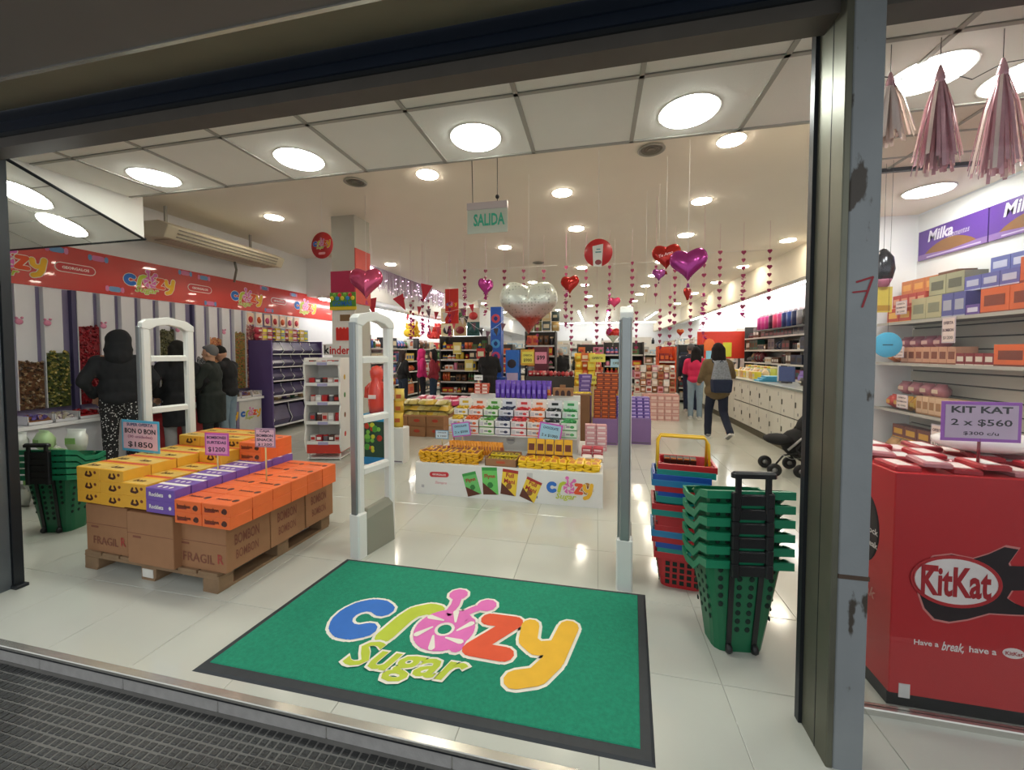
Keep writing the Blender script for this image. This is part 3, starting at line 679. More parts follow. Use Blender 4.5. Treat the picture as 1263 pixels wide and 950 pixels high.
for l in range(2):
    for r in (0, 1): putbox('o', .672, .60+r*.15, Z0+.178+l*.073, 'orange box raised on the purple file, %s, %s' % (lv[l], ['nearer', 'farther'][r]), 'orange sweet boxes on the pallet')
# price cards
def price_card(x, y, z, w, h, rim, paper, lines, lab, rz=0, pole=None, tilt=0, cat='price card', polec='#d9c98a'):
    t = thing('price_card', lab, cat, (x, y, z), 0); t.rotation_euler = (0, tilt, rz)
    b = MB(); b.bbox(-w/2, w/2, 0, .004, 0, h, colm(rim), .0015); b.build('card_border', t)
    b = MB(); bw_ = min(w, h)*.08; b.box(-w/2+bw_, w/2-bw_, -.0012, .0, bw_, h-bw_, colm(paper)); b.build('card_paper', t)
    b = MB()
    for tx, cy, tw, th, cc in lines: b.text(tx, (0, -.0014, h*cy), (1, 0, 0), (0, 0, 1), w=w*tw, h=h*th, m=colm(cc), bold=.03 if '$' not in tx else .015, lift=.0006)
    b.build('lettering', t)
    if pole: b = MB(); b.tube([(0, .004, h*.3), (0, .006, -pole)], .005, colm(polec, 'plastic'), 6); b.build('stick', t)
    return t
price_card(-3.45, 2.30, .725, .42, .245, '#57b8dc', '#ecc5d0', [('SUPER OFERTA', .86, .7, .1, '#2d4a78'), ('BON O BON', .66, .82, .16, '#1a1a22'), ('(30 unidades)', .47, .66, .11, '#b0708c'), ('$1850', .22, .66, .2, '#15151c')], 'blue-edged price card reading $1850 above the yellow boxes', R(-4), .06)
price_card(-2.70, 2.28, .745, .20, .165, '#c85cae', '#e59ac4', [('BOMBONES', .8, .8, .13, '#33204a'), ('SURTIDAS', .58, .8, .13, '#33204a'), ('$1200', .26, .7, .24, '#1a1424')], 'pink price card reading $1200 above the purple boxes', R(4), .15)
price_card(-2.27, 2.27, .83, .16, .135, '#b08aa0', '#efc0cb', [('CAJA', .84, .5, .15, '#33203a'), ('BOMBON', .62, .8, .15, '#33203a'), ('SNACK', .4, .8, .15, '#33203a'), ('$1200', .15, .7, .15, '#33203a')], 'small pink price card on a yellow stick above the orange boxes', R(4), .24)
# ================================================================ PRODUCT PROTOTYPES
PP = {}
def prod(kind, c1, c2='#f0ece0', w=.1, d=.05, h=.15):
    key = (kind, c1, c2, w, d, h)
    if key in PP: return PP[key]
    b = MB(); m1, m2 = colm(c1), colm(c2)
    if kind == 'box':
        b.box(-w/2, w/2, 0, d, 0, h, m1); b.box(-w*.36, w*.36, -.0015, 0, h*.3, h*.72, m2); b.box(-w*.5, w*.5, -.001, 0, 0, h*.08, m2)
    elif kind == 'bag':
        n = 5; vs = []
        for k, (t, dd, ww) in enumerate(((0, .04, .96), (.08, .2, .94), (.3, .95, 1), (.6, 1, .98), (.88, .5, .93), (.93, .06, .96), (1, .04, 1))):
            for x, y in ((-1, 0), (-.55, -1), (.55, -1), (1, 0), (.55, 1), (-.55, 1)): vs.append((x*w/2*ww, d/2+y*d/2*dd, t*h))
        fs = [(5, 4, 3, 2, 1, 0), (36, 37, 38, 39, 40, 41)]
        for i in range(6):
            for k in range(6): fs.append((i*6+k, i*6+(k+1) % 6, (i+1)*6+(k+1) % 6, (i+1)*6+k))
        fm = colm(c1, 'foil'); b.add(vs, fs, fm, True); b.box(-w*.25, w*.25, -.001, .004, h*.35, h*.62, m2)
    elif kind == 'bottle':
        r = w/2; b.lathe([(r*.9, 0), (r, .01), (r, h*.6), (r*.7, h*.72), (r*.35, h*.82), (r*.35, h*.9)], colm(c1, 'plastic'), 10, (0, d/2, 0)); b.lathe([(r*.4, h*.88), (r*.4, h), (0, h)], m2, 10, (0, d/2, 0)); b.lathe([(r*1.02, h*.2), (r*1.02, h*.5)], m2, 10, (0, d/2, 0))
    elif kind == 'jar':
        r = w/2; b.lathe([(r*.92, 0), (r, .01), (r, h*.78), (r*.85, h*.84)], colm(c1, 'plastic'), 10, (0, d/2, 0)); b.lathe([(r*.9, h*.84), (r*.92, h), (0, h)], m2, 10, (0, d/2, 0))
    elif kind == 'roll':       # hanging roll or thermos
        r = w/2; b.lathe([(r, 0), (r, h*.8), (r*.6, h*.86)], colm(c1, 'plastic'), 10, (0, d/2, 0)); b.lathe([(r*.6, h*.84), (r*.55, h), (0, h)], m2, 10, (0, d/2, 0))
    elif kind == 'card':
        b.box(-w/2, w/2, 0, .01, 0, h, m2); b.ball((0, 0, h*.42), w*.36, m1, 8, 6, (1, .45, h/w*.8))
    elif kind == 'bar':        # flat chocolate bar lying, long side along y
        b.bbox(-w/2, w/2, 0, d, 0, h, colm(c1, 'foil'), h*.3); b.box(-w*.3, w*.3, d*.15, d*.85, h, h+.0006, m2)
    PP[key] = b; return b
PO_ = {}
def put(kind, c1, c2, w, d, h, loc, rz=0, label='', cat='', grp='', name=None, nm_=None):
    key = (kind, c1, c2, w, d, h)
    if key not in PO_: PO_[key] = prod(*key).build(nm_ or {'box': 'product_box', 'bag': 'product_bag', 'bottle': 'bottle', 'jar': 'jar', 'roll': 'flask', 'card': 'hanging_pack', 'bar': 'chocolate_bar'}[kind]); o = PO_[key]
    else: o = PO_[key].copy(); COL.objects.link(o)
    o.location = loc; o.rotation_euler = (0, 0, rz) if not isinstance(rz, tuple) else rz
    if cat and ' ' in cat: o.name = cat.replace(' ', '_')
    tag(o, label, cat, grp); return o
# ================================================================ CHOCOLATE DISPLAY IN THE MIDDLE
DX0, DX1, DY0, DY1, DH = -1.87, .07, 3.76, 5.12, .335
WC = mt('white_card', '#dfe0dc', .45, noise=.05, ns=5)
t = thing('display_plinth', 'low white printed cardboard base of the chocolate display, logo at right', 'display stand', (DX0, DY0, 0), R(0))
w = DX1-DX0; b = MB(); b.bbox(0, w, 0, DY1-DY0, 0, DH, WC, .004); b.build('cardboard_base', t)
F = ((0, -.0005, 0), (1, 0, 0), (0, 0, 1))
b = MB(); b.stroke([(.19, .215), (.35, .222)], .055, colm('#c8323c'), F, .001, 12); b.text('GEORGALOS', (.27, -.002, .218), (1, 0, 0), (0, 0, 1), w=.15, m=colm('#f3e9e4'), bold=.03, lift=.002)
b.text('Siempre', (.29, -.002, .13), (1, 0, 0), (0, 0, 1), w=.13, m=colm('#d98a98'), shear=.3, lift=.001); b.box(.07, .1, -.0015, 0, .07, .1, colm('#b8b8bc')); b.build('maker_print', t)
def pouch(cx, cz, a, c, c2, w_, h_, tx):
    b = MB(); ux = Vector((math.cos(a), 0, math.sin(a))); uz = Vector((-math.sin(a), 0, math.cos(a))); o = Vector((cx, -.0015, cz))
    P = lambda x, z, l: o+ux*x+uz*z+Vector((0, -l, 0))
    def q(x0, x1, z0, z1, m, l): b.add([P(x0, z0, l), P(x1, z0, l), P(x1, z1, l), P(x0, z1, l)], [(0, 1, 2, 3)], m)
    q(-w_/2, w_/2, 0, h_, colm(c), .0004); q(-w_/2, w_/2, h_*.88, h_, colm(c2), .0009)
    b.add([P(-w_/2, 0, .0012), P(w_*.45, 0, .0012), P(-w_/2, h_*.45, .0012)], [(0, 1, 2)], colm('#5c2c1c')); b.text(tx, P(0, h_*.66, .0014), ux, uz, w=w_*.7, m=colm('#a8262c'), bold=.03, lift=.0003)
    b.ball(tuple(P(0, h_*.35, 0)), w_*.24, colm('#2f7c3a' if c2 == '#3f9a48' else '#8a5a30'), 10, 4, (1, .02, 1)); return b
for cx, cz, a, c, c2, w_, h_, tx in ((.66, .03, .28, '#6bc06a', '#3f9a48', .15, .24, 'Flynn'), (.83, .05, .06, '#6cc864', '#3f9a48', .16, .28, 'Flynn'), (1.01, .06, -.10, '#e9c83a', '#a8302c', .16, .26, 'Full\nMani'), (1.2, .03, -.38, '#e9c83a', '#a8302c', .16, .22, 'Full\nMani')):
    pouch(cx, cz, a, c, c2, w_, h_, tx).build('printed_pouch', t)
b = MB(); b.logo((1.62, -.001, .17), (1, 0, 0), (0, 0, 1), .42, lift=.001); b.ball((1.79, 0, .18), .06, colm('#b07a2c'), 12, 5, (1.1, .03, 1)); b.ball((1.79, -.001, .18), .045, colm('#7a3d22'), 12, 5, (1.1, .03, .7)); b.build('shop_logo', t)
b = MB(); b.box(1.27, 1.31, -.0015, 0, .05, .075, colm('#5a6a90')); b.box(1.2, 1.26, -.001, 0, .24, .3, colm('#c6c6c4')); b.build('small_mark', t)
t = thing('display_riser', 'white upper block of the chocolate display with red left end', 'display stand', (-1.68, 4.42, DH))
b = MB(); b.bbox(0, 1.48, 0, .62, 0, .25, WC, .004); b.box(0, 1.48, .18, .62, .25, .41, WC); b.box(0, 1.48, .36, .62, .41, .52, WC); b.box(.36, 1.15, .46, .62, .52, .56, WC); b.build('cardboard_block', t)
b = MB(); b.box(-.012, 0, .0, .62, 0, .33, colm('#c22c2c')); b.build('red_end_panel', t)
b = MB(); b.ball((.7, -.0005, .13), .055, colm('#c9c9c6'), 14, 5, (1, .02, 1)); b.box(.66, .74, -.003, 0, .12, .14, colm('#9a9aa0')); b.build('round_mark', t)
# trays in eight colours, three tiers
TC = ['#d9b62e', '#e06a35', '#4f9a34', '#2b3558', '#cf3b42', '#e0743a', '#23302e', '#3fa05a']; TN = ['yellow', 'orange', 'green', 'navy', 'red', 'light orange', 'black', 'mint green']
PAPER = ['#efeee6', '#f0ece4', '#e9f0e0', '#e6e8f0', '#f0e6e6', '#f2ebe2', '#eceef0', '#dcefe0']
def tray(ci, heap, flap=False, plain=False):
    t = thing('sweet_tray', '', 'display box'); w, d, h = .178, .17, (.088 if not plain else .08)
    b = MB(); pm = colm(PAPER[ci]); b.box(0, w, 0, .004, 0, h*(.92 if heap else 1), pm); b.box(0, .003, 0, d, 0, h, pm); b.box(w-.003, w, 0, d, 0, h, pm); b.box(0, w, d-.003, d, 0, h, pm); b.box(0, w, 0, d, 0, .003, pm)
    if not heap: b.box(0, w, 0, d, h-.003, h, pm)
    b.build('card_tray', t)
    b = MB(); b.box(.012, .05, -.0012, 0, h*.2, h*.75, colm('#cfcfd2')); b.ball((.125, 0, h*.45), .02, colm(TC[ci]), 8, 5, (1.2, .06, .8)); b.box(0, w, -.001, 0, 0, h*.1, colm(TC[ci])); b.box(.06, .1, -.001, 0, h*.35, h*.6, colm('#9da0a8')); b.build('label_print', t)
    if flap: b = MB(); b.box(.006, w-.006, d-.004, d, h, h+.10, pm); b.box(.05, w-.05, d-.0052, d-.004, h+.04, h+.07, colm(TC[ci])); b.build('raised_flap', t)
    if heap:
        b = MB(); m = colm(TC[ci], 'foil')
        for k in range(26): b.obox((rnd.uniform(.02, w-.02), rnd.uniform(.015, d-.02), h*.85+rnd.uniform(-.01, .025)), (.05, .016, .014), m, rnd.uniform(-.5, .5), rnd.uniform(-.5, .5), rnd.uniform(0, 3))
        tag(b.build('wrapped_sweets', t), kind='stuff')
    return t
TP = {}
tier = [('bottom', 4.26, .555, False, False, True), ('middle', 4.26, .636, True, False, False), ('top', 4.44, .735, True, True, False)]
for tn, y, z, heap, fl, plain in tier:
    for ci in range(8):
        k = (ci, heap, fl, plain)
        if k not in TP: TP[k] = Proto(lambda ci=ci, heap=heap, fl=fl, plain=plain: tray(ci, heap, fl, plain))
        TP[k]((-1.69+ci*.187, y, z), 0, 'white carton of %s sweets, %s tier of the chocolate display' % (TN[ci], tn), 'display box', 'cartons of sweets on the tiered display')
b = MB(); b.box(-1.69, -.195, 4.25, 4.43, .54, .555, WC); tag(b.build('tray_ledge'), 'thin white ledge under the cartons of sweets', 'ledge')
# purple bars behind the cartons
for k in range(11): put('bag', '#6a49b8', '#9a86d8', .068, .05, .19, (-1.29+k*.069, 5.0, DH+.6), 0, 'purple packet in the back row on top of the display, %s from the left' % ORD[k], 'packet', 'purple packets on top of the display')
for k in range(10): put('bag', '#5f40b0', '#8c7ad0', .068, .05, .19, (-1.27+k*.069, 4.93, DH+.56), 0, 'purple packet in the lower front row on the display, %s from the left' % ORD[k], 'packet', 'purple packets on top of the display')
t = thing('display_top_box', 'white block carrying the purple packets at the back of the display', 'display stand', (-1.68, 5.045, DH)); b = MB(); b.bbox(0, 1.48, -.0, .06, 0, .60, WC); b.build('block', t)
for k in range(2):
    for l in range(3): put('box', '#c8503a', '#efe3d8', .09, .07, .045, (-1.56+k*.1, 4.98, .86+.08+l*.046), .1*(k-l), 'flat red and white box left of the purple packets, %s stack, %s layer' % (['left', 'right'][k], ORD[l]), 'box', 'red and white boxes on the display')
t = thing('pastry_box', 'brown box with dark round windows right of the purple packets', 'box', (-.42, 5.0, .935)); b = MB(); b.bbox(-.13, .13, 0, .08, 0, .1, CB); b.box(-.04, .03, .02, .04, .1, .14, CB)
b.build('box_body', t); b = MB()
for k in range(3): b.ball((-.075+k*.075, 0, .045), .024, colm('#3a1c18'), 10, 5, (1, .1, 1.2)); b.box(-.1+k*.075, -.05+k*.075, -.002, 0, 0, .045, colm('#3a1c18'))
b.build('dark_windows', t)
put('box', '#c23a2c', '#d98a3a', .07, .05, .11, (-.61, 5.0, .935), 0, 'small red box standing between the purple packets and the brown box', 'box')
# bars heaped on the front ledge: yellow at left, gold row, brown carton, yellow stack at right
def bar_heap(x0, x1, y0, y1, z0, layers, c, c2, sz, lab, grp, jit=.3, step=1.):
    w_, d_, h_ = sz; n = 0
    for l in range(layers):
        yy = y0
        while yy+d_*.9 <= y1+1e-6:
            xx = x0+w_/2
            while xx <= x1-w_/2+.01:
                put('bar', c, c2, w_, d_, h_, (xx+rnd.uniform(-.006, .006), yy+rnd.uniform(-.006, .006), z0+l*h_*1.12), (rnd.uniform(-.08, .12), rnd.uniform(-.28, .28), rnd.uniform(-jit, jit)*1.4), lab+', %s layer, %s row, %s from the left' % (ORD[l], ['front', 'back', 'rear'][int(round((yy-y0)/d_))], ORD[int(round((xx-x0)/w_/step-.5))]), 'chocolate bar', grp); n += 1
                xx += w_*step
            yy += d_
    return n
L1 = 'yellow bar, left heap'
bar_heap(-1.84, -1.13, 3.79, 4.05, DH+.002, 6, '#e0a81e', '#7a3c1c', (.066, .12, .017), L1, 'yellow bars heaped on the display', .25)
bar_heap(-.76, .05, 3.79, 4.05, DH+.002, 4, '#eec520', '#c77a1c', (.08, .12, .016), 'bright yellow bar, right heap', 'bright yellow bars on the display', .2)
for k in range(19): put('bag', '#dc8f28', '#8a3a1a', .075, .04, .15, (-1.55+k*.031, 4.07+.004*(k % 2), DH+.03), (-.35, 0, rnd.uniform(.5, .8)), 'golden packet leaning behind the left yellow heap, %s from the left' % ORD[k], 'packet', 'golden packets leaning in a row')
for k in range(7): put('bag', '#b8485a', '#e8dccc', .07, .04, .1, (-1.8+k*.045, 4.1+.01*(k % 2), DH+.0), (-.3, 0, rnd.uniform(-.4, .4)), 'dark red and white packet at the left end of the display, %s from the left' % ORD[k], 'packet', 'red and white packets at the left end')
t = thing('open_carton', 'small open brown carton of yellow bars in the middle of the display front', 'carton', (-1.11, 3.79, DH)); b = MB()
b.box(0, .33, 0, .006, 0, .075, CB); b.box(0, .006, 0, .28, 0, .08, CB); b.box(.324, .33, 0, .28, 0, .08, CB); b.box(0, .33, .274, .28, 0, .09, CB); b.box(0, .33, 0, .28, 0, .004, CB); b.build('carton_body', t)
b = MB(); b.box(.12, .21, -.001, 0, .03, .055, colm('#b8502c')); b.build('print', t)
for k in range(24): put('bar', '#d8c02e', '#7a6a1c', .05, .11, .014, (-1.06+.048*(k % 6), 3.81+.11*(k//6 % 2), DH+.01+.02*(k//6)), (0, .1, rnd.uniform(-.2, .2)), 'yellow bar in the open brown carton, %s layer, %s row, %s from the left' % (['bottom', 'top'][k//12], ['front', 'back'][k//6 % 2], ORD[k % 6]), 'chocolate bar', 'yellow bars in the open carton')
for k in range(5):
    for j in range(2): put('box', '#e8b41e', '#6b3018', .088, .022, .17, (-.68+k*.098, 4.10+.026*j, DH+.055-.0*j), (-.16, 0, 0), 'tall yellow and brown packet, %s row, %s from the left' % (['front', 'back'][j], ORD[k]), 'packet', 'tall yellow packets standing on the display')
t = thing('yellow_packet_shelf', 'low brown carton supporting the tall yellow packets', 'carton', (-.74, 4.07, DH)); b = MB(); b.bbox(0, .5, 0, .12, 0, .05, CB); b.build('carton_body', t)
# right end: pink and white boxes
for l in range(5):
    for k in range(2): put('box', '#d9a0a6', '#efe0e0', .12, .10, .06, (-.06+.125*k, 4.62, DH+l*.062), R(4), 'pale pink box at the right end of the display, %s layer, %s' % (ORD[l], ['left', 'right'][k]), 'box', 'pink boxes at the right end')
for l in range(2):
    for k in range(2): put('box', '#b83a48', '#e8cfd0', .11, .12, .05, (-.10+.12*k, 4.34, DH+l*.052), R(-3), 'red and pink box at the right end of the display, %s layer, %s' % (['lower', 'upper'][l], ['left', 'right'][k]), 'box', 'red boxes at the right end')
for k in range(2): put('box', '#ece4dc', '#7a4030', .10, .12, .045, (-.09+.12*k, 4.16, DH), R(2), 'white and brown flat box at the right end of the display, %s' % ['left', 'right'][k], 'box', 'white boxes at the right end')
b_ = [('2 x $500', '#c65ac0', '#9fd0ea', -1.49, 4.16, .54, .22, .16, -8, 'magenta-edged price card on the left of the chocolate display'), ('2 x $1000', '#c65ac0', '#9fd0ea', -.50, 4.16, .53, .25, .20, 9, 'magenta-edged price card on the right of the chocolate display'), ('$ 1000', '#5aa0c8', '#cfe4ee', -1.75, 4.2, .49, .16, .10, 0, 'small blue price card at the left end of the chocolate display')]
for tx, r_, p_, x, y, z, w_, h_, a, lab in b_: price_card(x, y, z, w_, h_, r_, p_, [('CHOCOLATE', .74, .66, .14, '#2a3a6a'), (tx, .32, .7, .18, '#1c1c2a')], lab, R(2), .1, tilt=R(a))
price_card(-1.55, 4.99, 1.12, .12, .07, '#d8d8d8', '#f0f0ee', [('OFERTA', .5, .7, .3, '#444')] if 0 else [('OFERTA', .5, .7, .3, '#444444')], 'small white card on a stick above the display', 0, .1)
# ================================================================ STAND OF PURPLE CHOCOLATES AND CRATES BEHIND
def solid(name, lab, cat, x0, x1, y0, y1, z0, z1, m, grp=None, extra=None):
    t = thing(name, lab, cat, ((x0+x1)/2, y0, z0), 0, grp); b = MB(); w, d, h = x1-x0, y1-y0, z1-z0; b.bbox(-w/2, w/2, 0, d, 0, h, m, .006); b.build('body', t)
    b = MB(); b.box(-w/2+.02, w/2-.02, -.002, 0, .02, .035, mt('seam_dark', '#6a5f70', .6)); b.build('lower_seam', t)
    if extra: extra(t, w, d, h)
    return t
PUR = mt('purple_card', '#83679b', .55, noise=.06); PUB = mt('purple_board', '#5b4a80', .5, noise=.08)
solid('purple_plinth', 'purple plinth box right behind the chocolate display, beside the gate', 'plinth', .22, .87, 6.55, 7.1, 0, .42, PUR)
solid('purple_plinth', 'purple plinth box partly hidden by the edge-on gate', 'plinth', .0, .2, 6.6, 7.1, 0, .42, PUR)
for l in range(6):
    for k in range(6): put('box', '#6148a8', '#cbb8e8', .1, .2, .052, (.28+k*.106, 6.57+.025*l, .42+l*.055), rnd.uniform(-.04, .04), 'flat purple box on the purple plinth, %s layer, %s from the left' % (ORD[l], ORD[k]), 'chocolate box', 'purple chocolate boxes on the plinth')
for l in range(11):
    for k in range(3): put('box', '#7a3520', '#d0672c', .115, .12, .066, (.02+k*.12 if l < 7 else .06+k*.115, 6.45, .42+l*.067), rnd.uniform(-.05, .05), 'brown and orange box in the tower, %s layer, %s from the left' % (ORD[l], ORD[k]), 'chocolate box', 'tower of brown chocolate boxes')
solid('tower_plinth', 'narrow purple plinth under the tower of brown boxes', 'plinth', -.06, .34, 6.40, 6.60, 0, .42, PUR)
solid('brown_crate', 'brown printed crate behind the display with yellow bags on top', 'crate', -.5, -.1, 6.3, 6.7, 0, .82, mt('brown_print', '#7a5538', .6, noise=.15), extra=lambda t, w, d, h: [(lambda b: (b.text('ALA', (-.05, -.002, .68), (1, 0, 0), (0, 0, 1), w=.22, m=colm('#e2cfa8'), bold=.04), b.build('lettering', t)))(MB())])
for k in range(8): put('bag', '#e0c42a', '#b8a020', .12, .06, .10, (-.48+.052*k, 6.42+.05*(k % 2), .82), (-1.2, 0, rnd.uniform(-.6, .6)), 'yellow bag lying on the brown crate, %s from the left' % ORD[k], 'bag', 'yellow bags on the brown crate')
for l in range(4): put('box', '#6a52a8', '#b8a8dc', .2, .15, .075, (-.2+.01*l, 6.9, .8+l*.077), .1*l, 'purple box in the short stack left of the brown tower, %s layer' % ORD[l], 'box', 'purple boxes beside the tower')
solid('purple_plinth', 'purple base carrying the short stack of purple boxes', 'plinth', -.32, -.08, 6.86, 7.1, 0, .8, PUR)
# ================================================================ LEFT WALL: CANDY DISPENSERS, COUNTER, BANNER
PW1 = mt('wall_panel_purple', '#857c9c', .5, noise=.08); ACR = mt('white_acrylic', '#e0e0e4', .25, noise=.03)
fills = [('brown', 1.40, ['#6b4a34', '#8a6a4a', '#4a3a30', '#a08a6a']), ('green and gold', 1.51, ['#4f5a2c', '#7d7a38', '#a89a50', '#2f3a20']), ('deep red', 1.84, ['#8e1c28', '#a82430', '#701820']),
 ('dark mixed', 1.44, ['#4a4a3a', '#6a6450', '#2e3028']), ('brown mixed', 1.32, ['#6a5444', '#4a3a34', '#8a7a64']), ('dark brown', 1.30, ['#3c302c', '#5a463a', '#2a2422']), ('olive', 1.84, ['#5c5c40', '#7a7852', '#3e402c']),
 ('pink and white', 1.5, ['#c89aa4', '#d8c8c0', '#a86a78']), ('grey', 1.42, ['#6a6c70', '#8c8c90', '#4a4c50']), ('orange', 1.74, ['#c88a5a', '#d8a878', '#b86a50']), ('dark red mixed', 1.24, ['#6a3038', '#8a5050', '#4a3a3a']),
 ('gold mixed', 1.86, ['#a88a4a', '#8a8a5a', '#b86a4a', '#6a7a4a']), ('pink mixed', 2.0, ['#b86a6a', '#c89a8a', '#8a4a5a', '#d8c0b0']), ('dark green', 1.65, ['#4a5a44', '#6a7458', '#3a4438'])]
t = thing('dispenser_backing', 'purple panel behind the row of candy dispensers on the left wall', 'wall panel', (-6.4, 2.2, .7)); b = MB(); b.box(0.001, .02, 0, 4.4, 0, 1.56, PW1); b.build('panel', t)
cw = .226
def heap_mesh(b, x0, x1, y0, y1, z0, z1, n, pal, s, kind='foil'):
    ms = [colm(c, kind) for c in pal]
    for k in range(n): b.obox((rnd.uniform(x0, x1), rnd.uniform(y0, y1), rnd.uniform(z0, z1)), (s*rnd.uniform(.7, 1.3), s, s*.7), ms[k % len(ms)], rnd.uniform(0, 3), rnd.uniform(0, 3), rnd.uniform(0, 3))
Yk = 3.05
for k, (cn, zt, pal) in enumerate(fills):
    if k in (2, 8): Yk += .07
    t = thing('candy_dispenser', 'tall wall dispenser filled with %s sweets, %s from the left' % (cn, ORD[k]), 'candy dispenser', (-6.38, Yk, .84), 0, 'candy dispensers on the left wall')
    b = MB(); b.box(.0, .012, .0, cw*.83, 0, 1.42, ACR); b.build('back_panel', t)
    b = MB(); b.bbox(0, .07, -.005, .003, 0, 1.42, ACR, .002); b.build('side_frame', t)
    b = MB(); z1 = zt-.84; m0 = colm(pal[0], 'foil'); b.box(.013, .045, .004, cw-.006, 0, z1-.02, m0)
    heap_mesh(b, .042, .056, .018, cw-.018, .01, z1, int(260*z1)+40, pal, .022)
    tag(b.build('sweets_fill', t), kind='stuff')
    b = MB()
    if k in (0, 1, 3, 7, 10): c_ = colm('#d88aa8'); b.ball((.075, .02, 1.0), .035, c_, 10, 6, (.3, 1, 1)); b.ball((.075, .0, 1.04), .014, c_, 8, 5); b.ball((.075, .045, 1.045), .014, c_, 8, 5); b.build('pink_sticker', t)
    Yk += cw+.004
t = thing('wall_post', 'dark purple post between the second and third candy dispenser', 'post', (-6.4, 3.53, .7)); b = MB(); b.box(.02, .08, -.0, .055, 0, 1.56, mt('post_purple', '#4a4468', .5)); b.build('post_body', t)
t = thing('wall_post', 'dark purple post between the eighth and ninth candy dispenser', 'post', (-6.4, 4.995, .7)); b = MB(); b.box(.02, .08, -.0, .05, 0, 1.56, mt('post_purple', '#4a4468', .5)); b.build('post_body', t)
# counter with open scoop bins
t = thing('bin_counter', 'white and purple counter with framed panels below the candy dispensers', 'counter', (-6.38, 2.2, 0))
b = MB(); b.box(0, .40, 0, 3.72, 0.06, .66, mt('counter_white', '#c9cad0', .5, noise=.04)); b.box(0, .38, 0, 3.72, 0, .06, DARK); b.build('counter_body', t)
b = MB(); b.box(-.0, .44, -.0, 3.74, .66, .70, WHT); b.build('ledge', t)
for y in (.45, 1.62, 1.68, 2.8, 3.2): b = MB(); b.box(.40, .415, y, y+.05, .06, .66, PW1); b.build('frame_strip', t)
b = MB(); b.box(.40, .412, 1.73, 2.78, .08, .64, colm('#b8323a')); b.build('red_panel', t)
b = MB(); b.box(.40, .412, 2.86, 3.18, .08, .64, colm('#c8302c')); b.logo((.413, 3.02, .42), (0, 1, 0), (0, 0, 1), .4, outline=False); b.build('red_logo_panel', t)
b = MB(); b.box(.40, .412, 3.26, 3.68, .08, .64, colm('#d4d4d2')); b.logo((.413, 3.48, .42), (0, 1, 0), (0, 0, 1), .38, outline=False); b.build('white_logo_panel', t)
pal_b = [['#8a5a3a', '#6a5aa0'], ['#d8d0c8', '#b0a890', '#8a7a8a'], ['#b8202c', '#8a1820'], ['#c0a8b0', '#6a5a9a', '#c06070'], ['#8a7a5a', '#b0a080'], ['#5a4a3a', '#7a6a4a']]
for k in range(14):
    y = 2.95+k*.215; t = thing('scoop_bin', 'open scoop bin with sweets on the counter ledge, %s from the left' % ORD[k], 'bin', (-6.24, y, .70), 0, 'scoop bins on the counter ledge'); b = MB()
    b.box(.244, .25, 0, .20, 0, .035, ACR); b.box(0, .25, 0, .006, 0, .10, ACR); b.box(0, .25, .194, .20, 0, .10, ACR); b.box(0, .25, 0, .2, 0, .005, ACR); b.build('bin_walls', t)
    b = MB(); b.box(.01, .235, .01, .19, .005, .05, colm(pal_b[k % 6][0])); heap_mesh(b, .02, .235, .02, .18, .04, .085, 70, pal_b[k % 6], .03); tag(b.build('sweets', t), kind='stuff')
t = thing('wall_banner', 'long red banner with colourful shop logos above the candy dispensers', 'banner', (-6.4, 1.9, 2.27))
RB = mt('banner_red', '#c8281f', .28, noise=.08, ns=3, bump=.25, bs=4, coat=.4); b = MB(); b.box(.005, .012, 0, 6.55, 0, .53, RB); b.build('banner_sheet', t)
for y in (1.12, 2.55, 4.16, 5.65): b = MB(); b.logo((.013, y, .24), (0, 1, 0), (0, 0, 1), .62, lift=.001); b.build('shop_logo', t)
for y in (1.72, 3.28, 4.9):
    b = MB(); fr = ((.013, y, .27), (0, 1, 0), (0, 0, 1)); b.stroke([(-.14, 0), (.14, .0)], .12, colm('#e8dcd4'), fr, .001, 12); b.stroke([(-.14, 0), (.14, .0)], .1, colm('#c02a30'), fr, .003, 12)
    b.text('GEORGALOS', (.016, y, .27), (0, 1, 0), (0, 0, 1), w=.26, m=colm('#f0e6e0'), bold=.03, lift=.002); b.build('maker_logo', t)
for k, (y, z) in enumerate(((1.55, .47), (1.95, .45), (2.12, .08), (3.05, .48), (3.35, .46), (3.45, .05), (4.55, .48), (4.65, .06), (5.3, .46))):
    b = MB(); fr = ((.013, y, z), (0, 1, 0), (0, 0, 1)); b.stroke([(-.04, 0), (.04, .0)], .07, colm(['#6a9ac8', '#d87aa8'][k % 2]), fr, .001, 10); b.stroke([(-.085, .02), (-.085, -.02)], .04, colm(['#d87aa8', '#6a9ac8'][k % 2]), fr, .002, 6); b.stroke([(.085, .02), (.085, -.02)], .04, colm(['#d87aa8', '#6a9ac8'][k % 2]), fr, .003, 6); b.build('printed_candy', t)
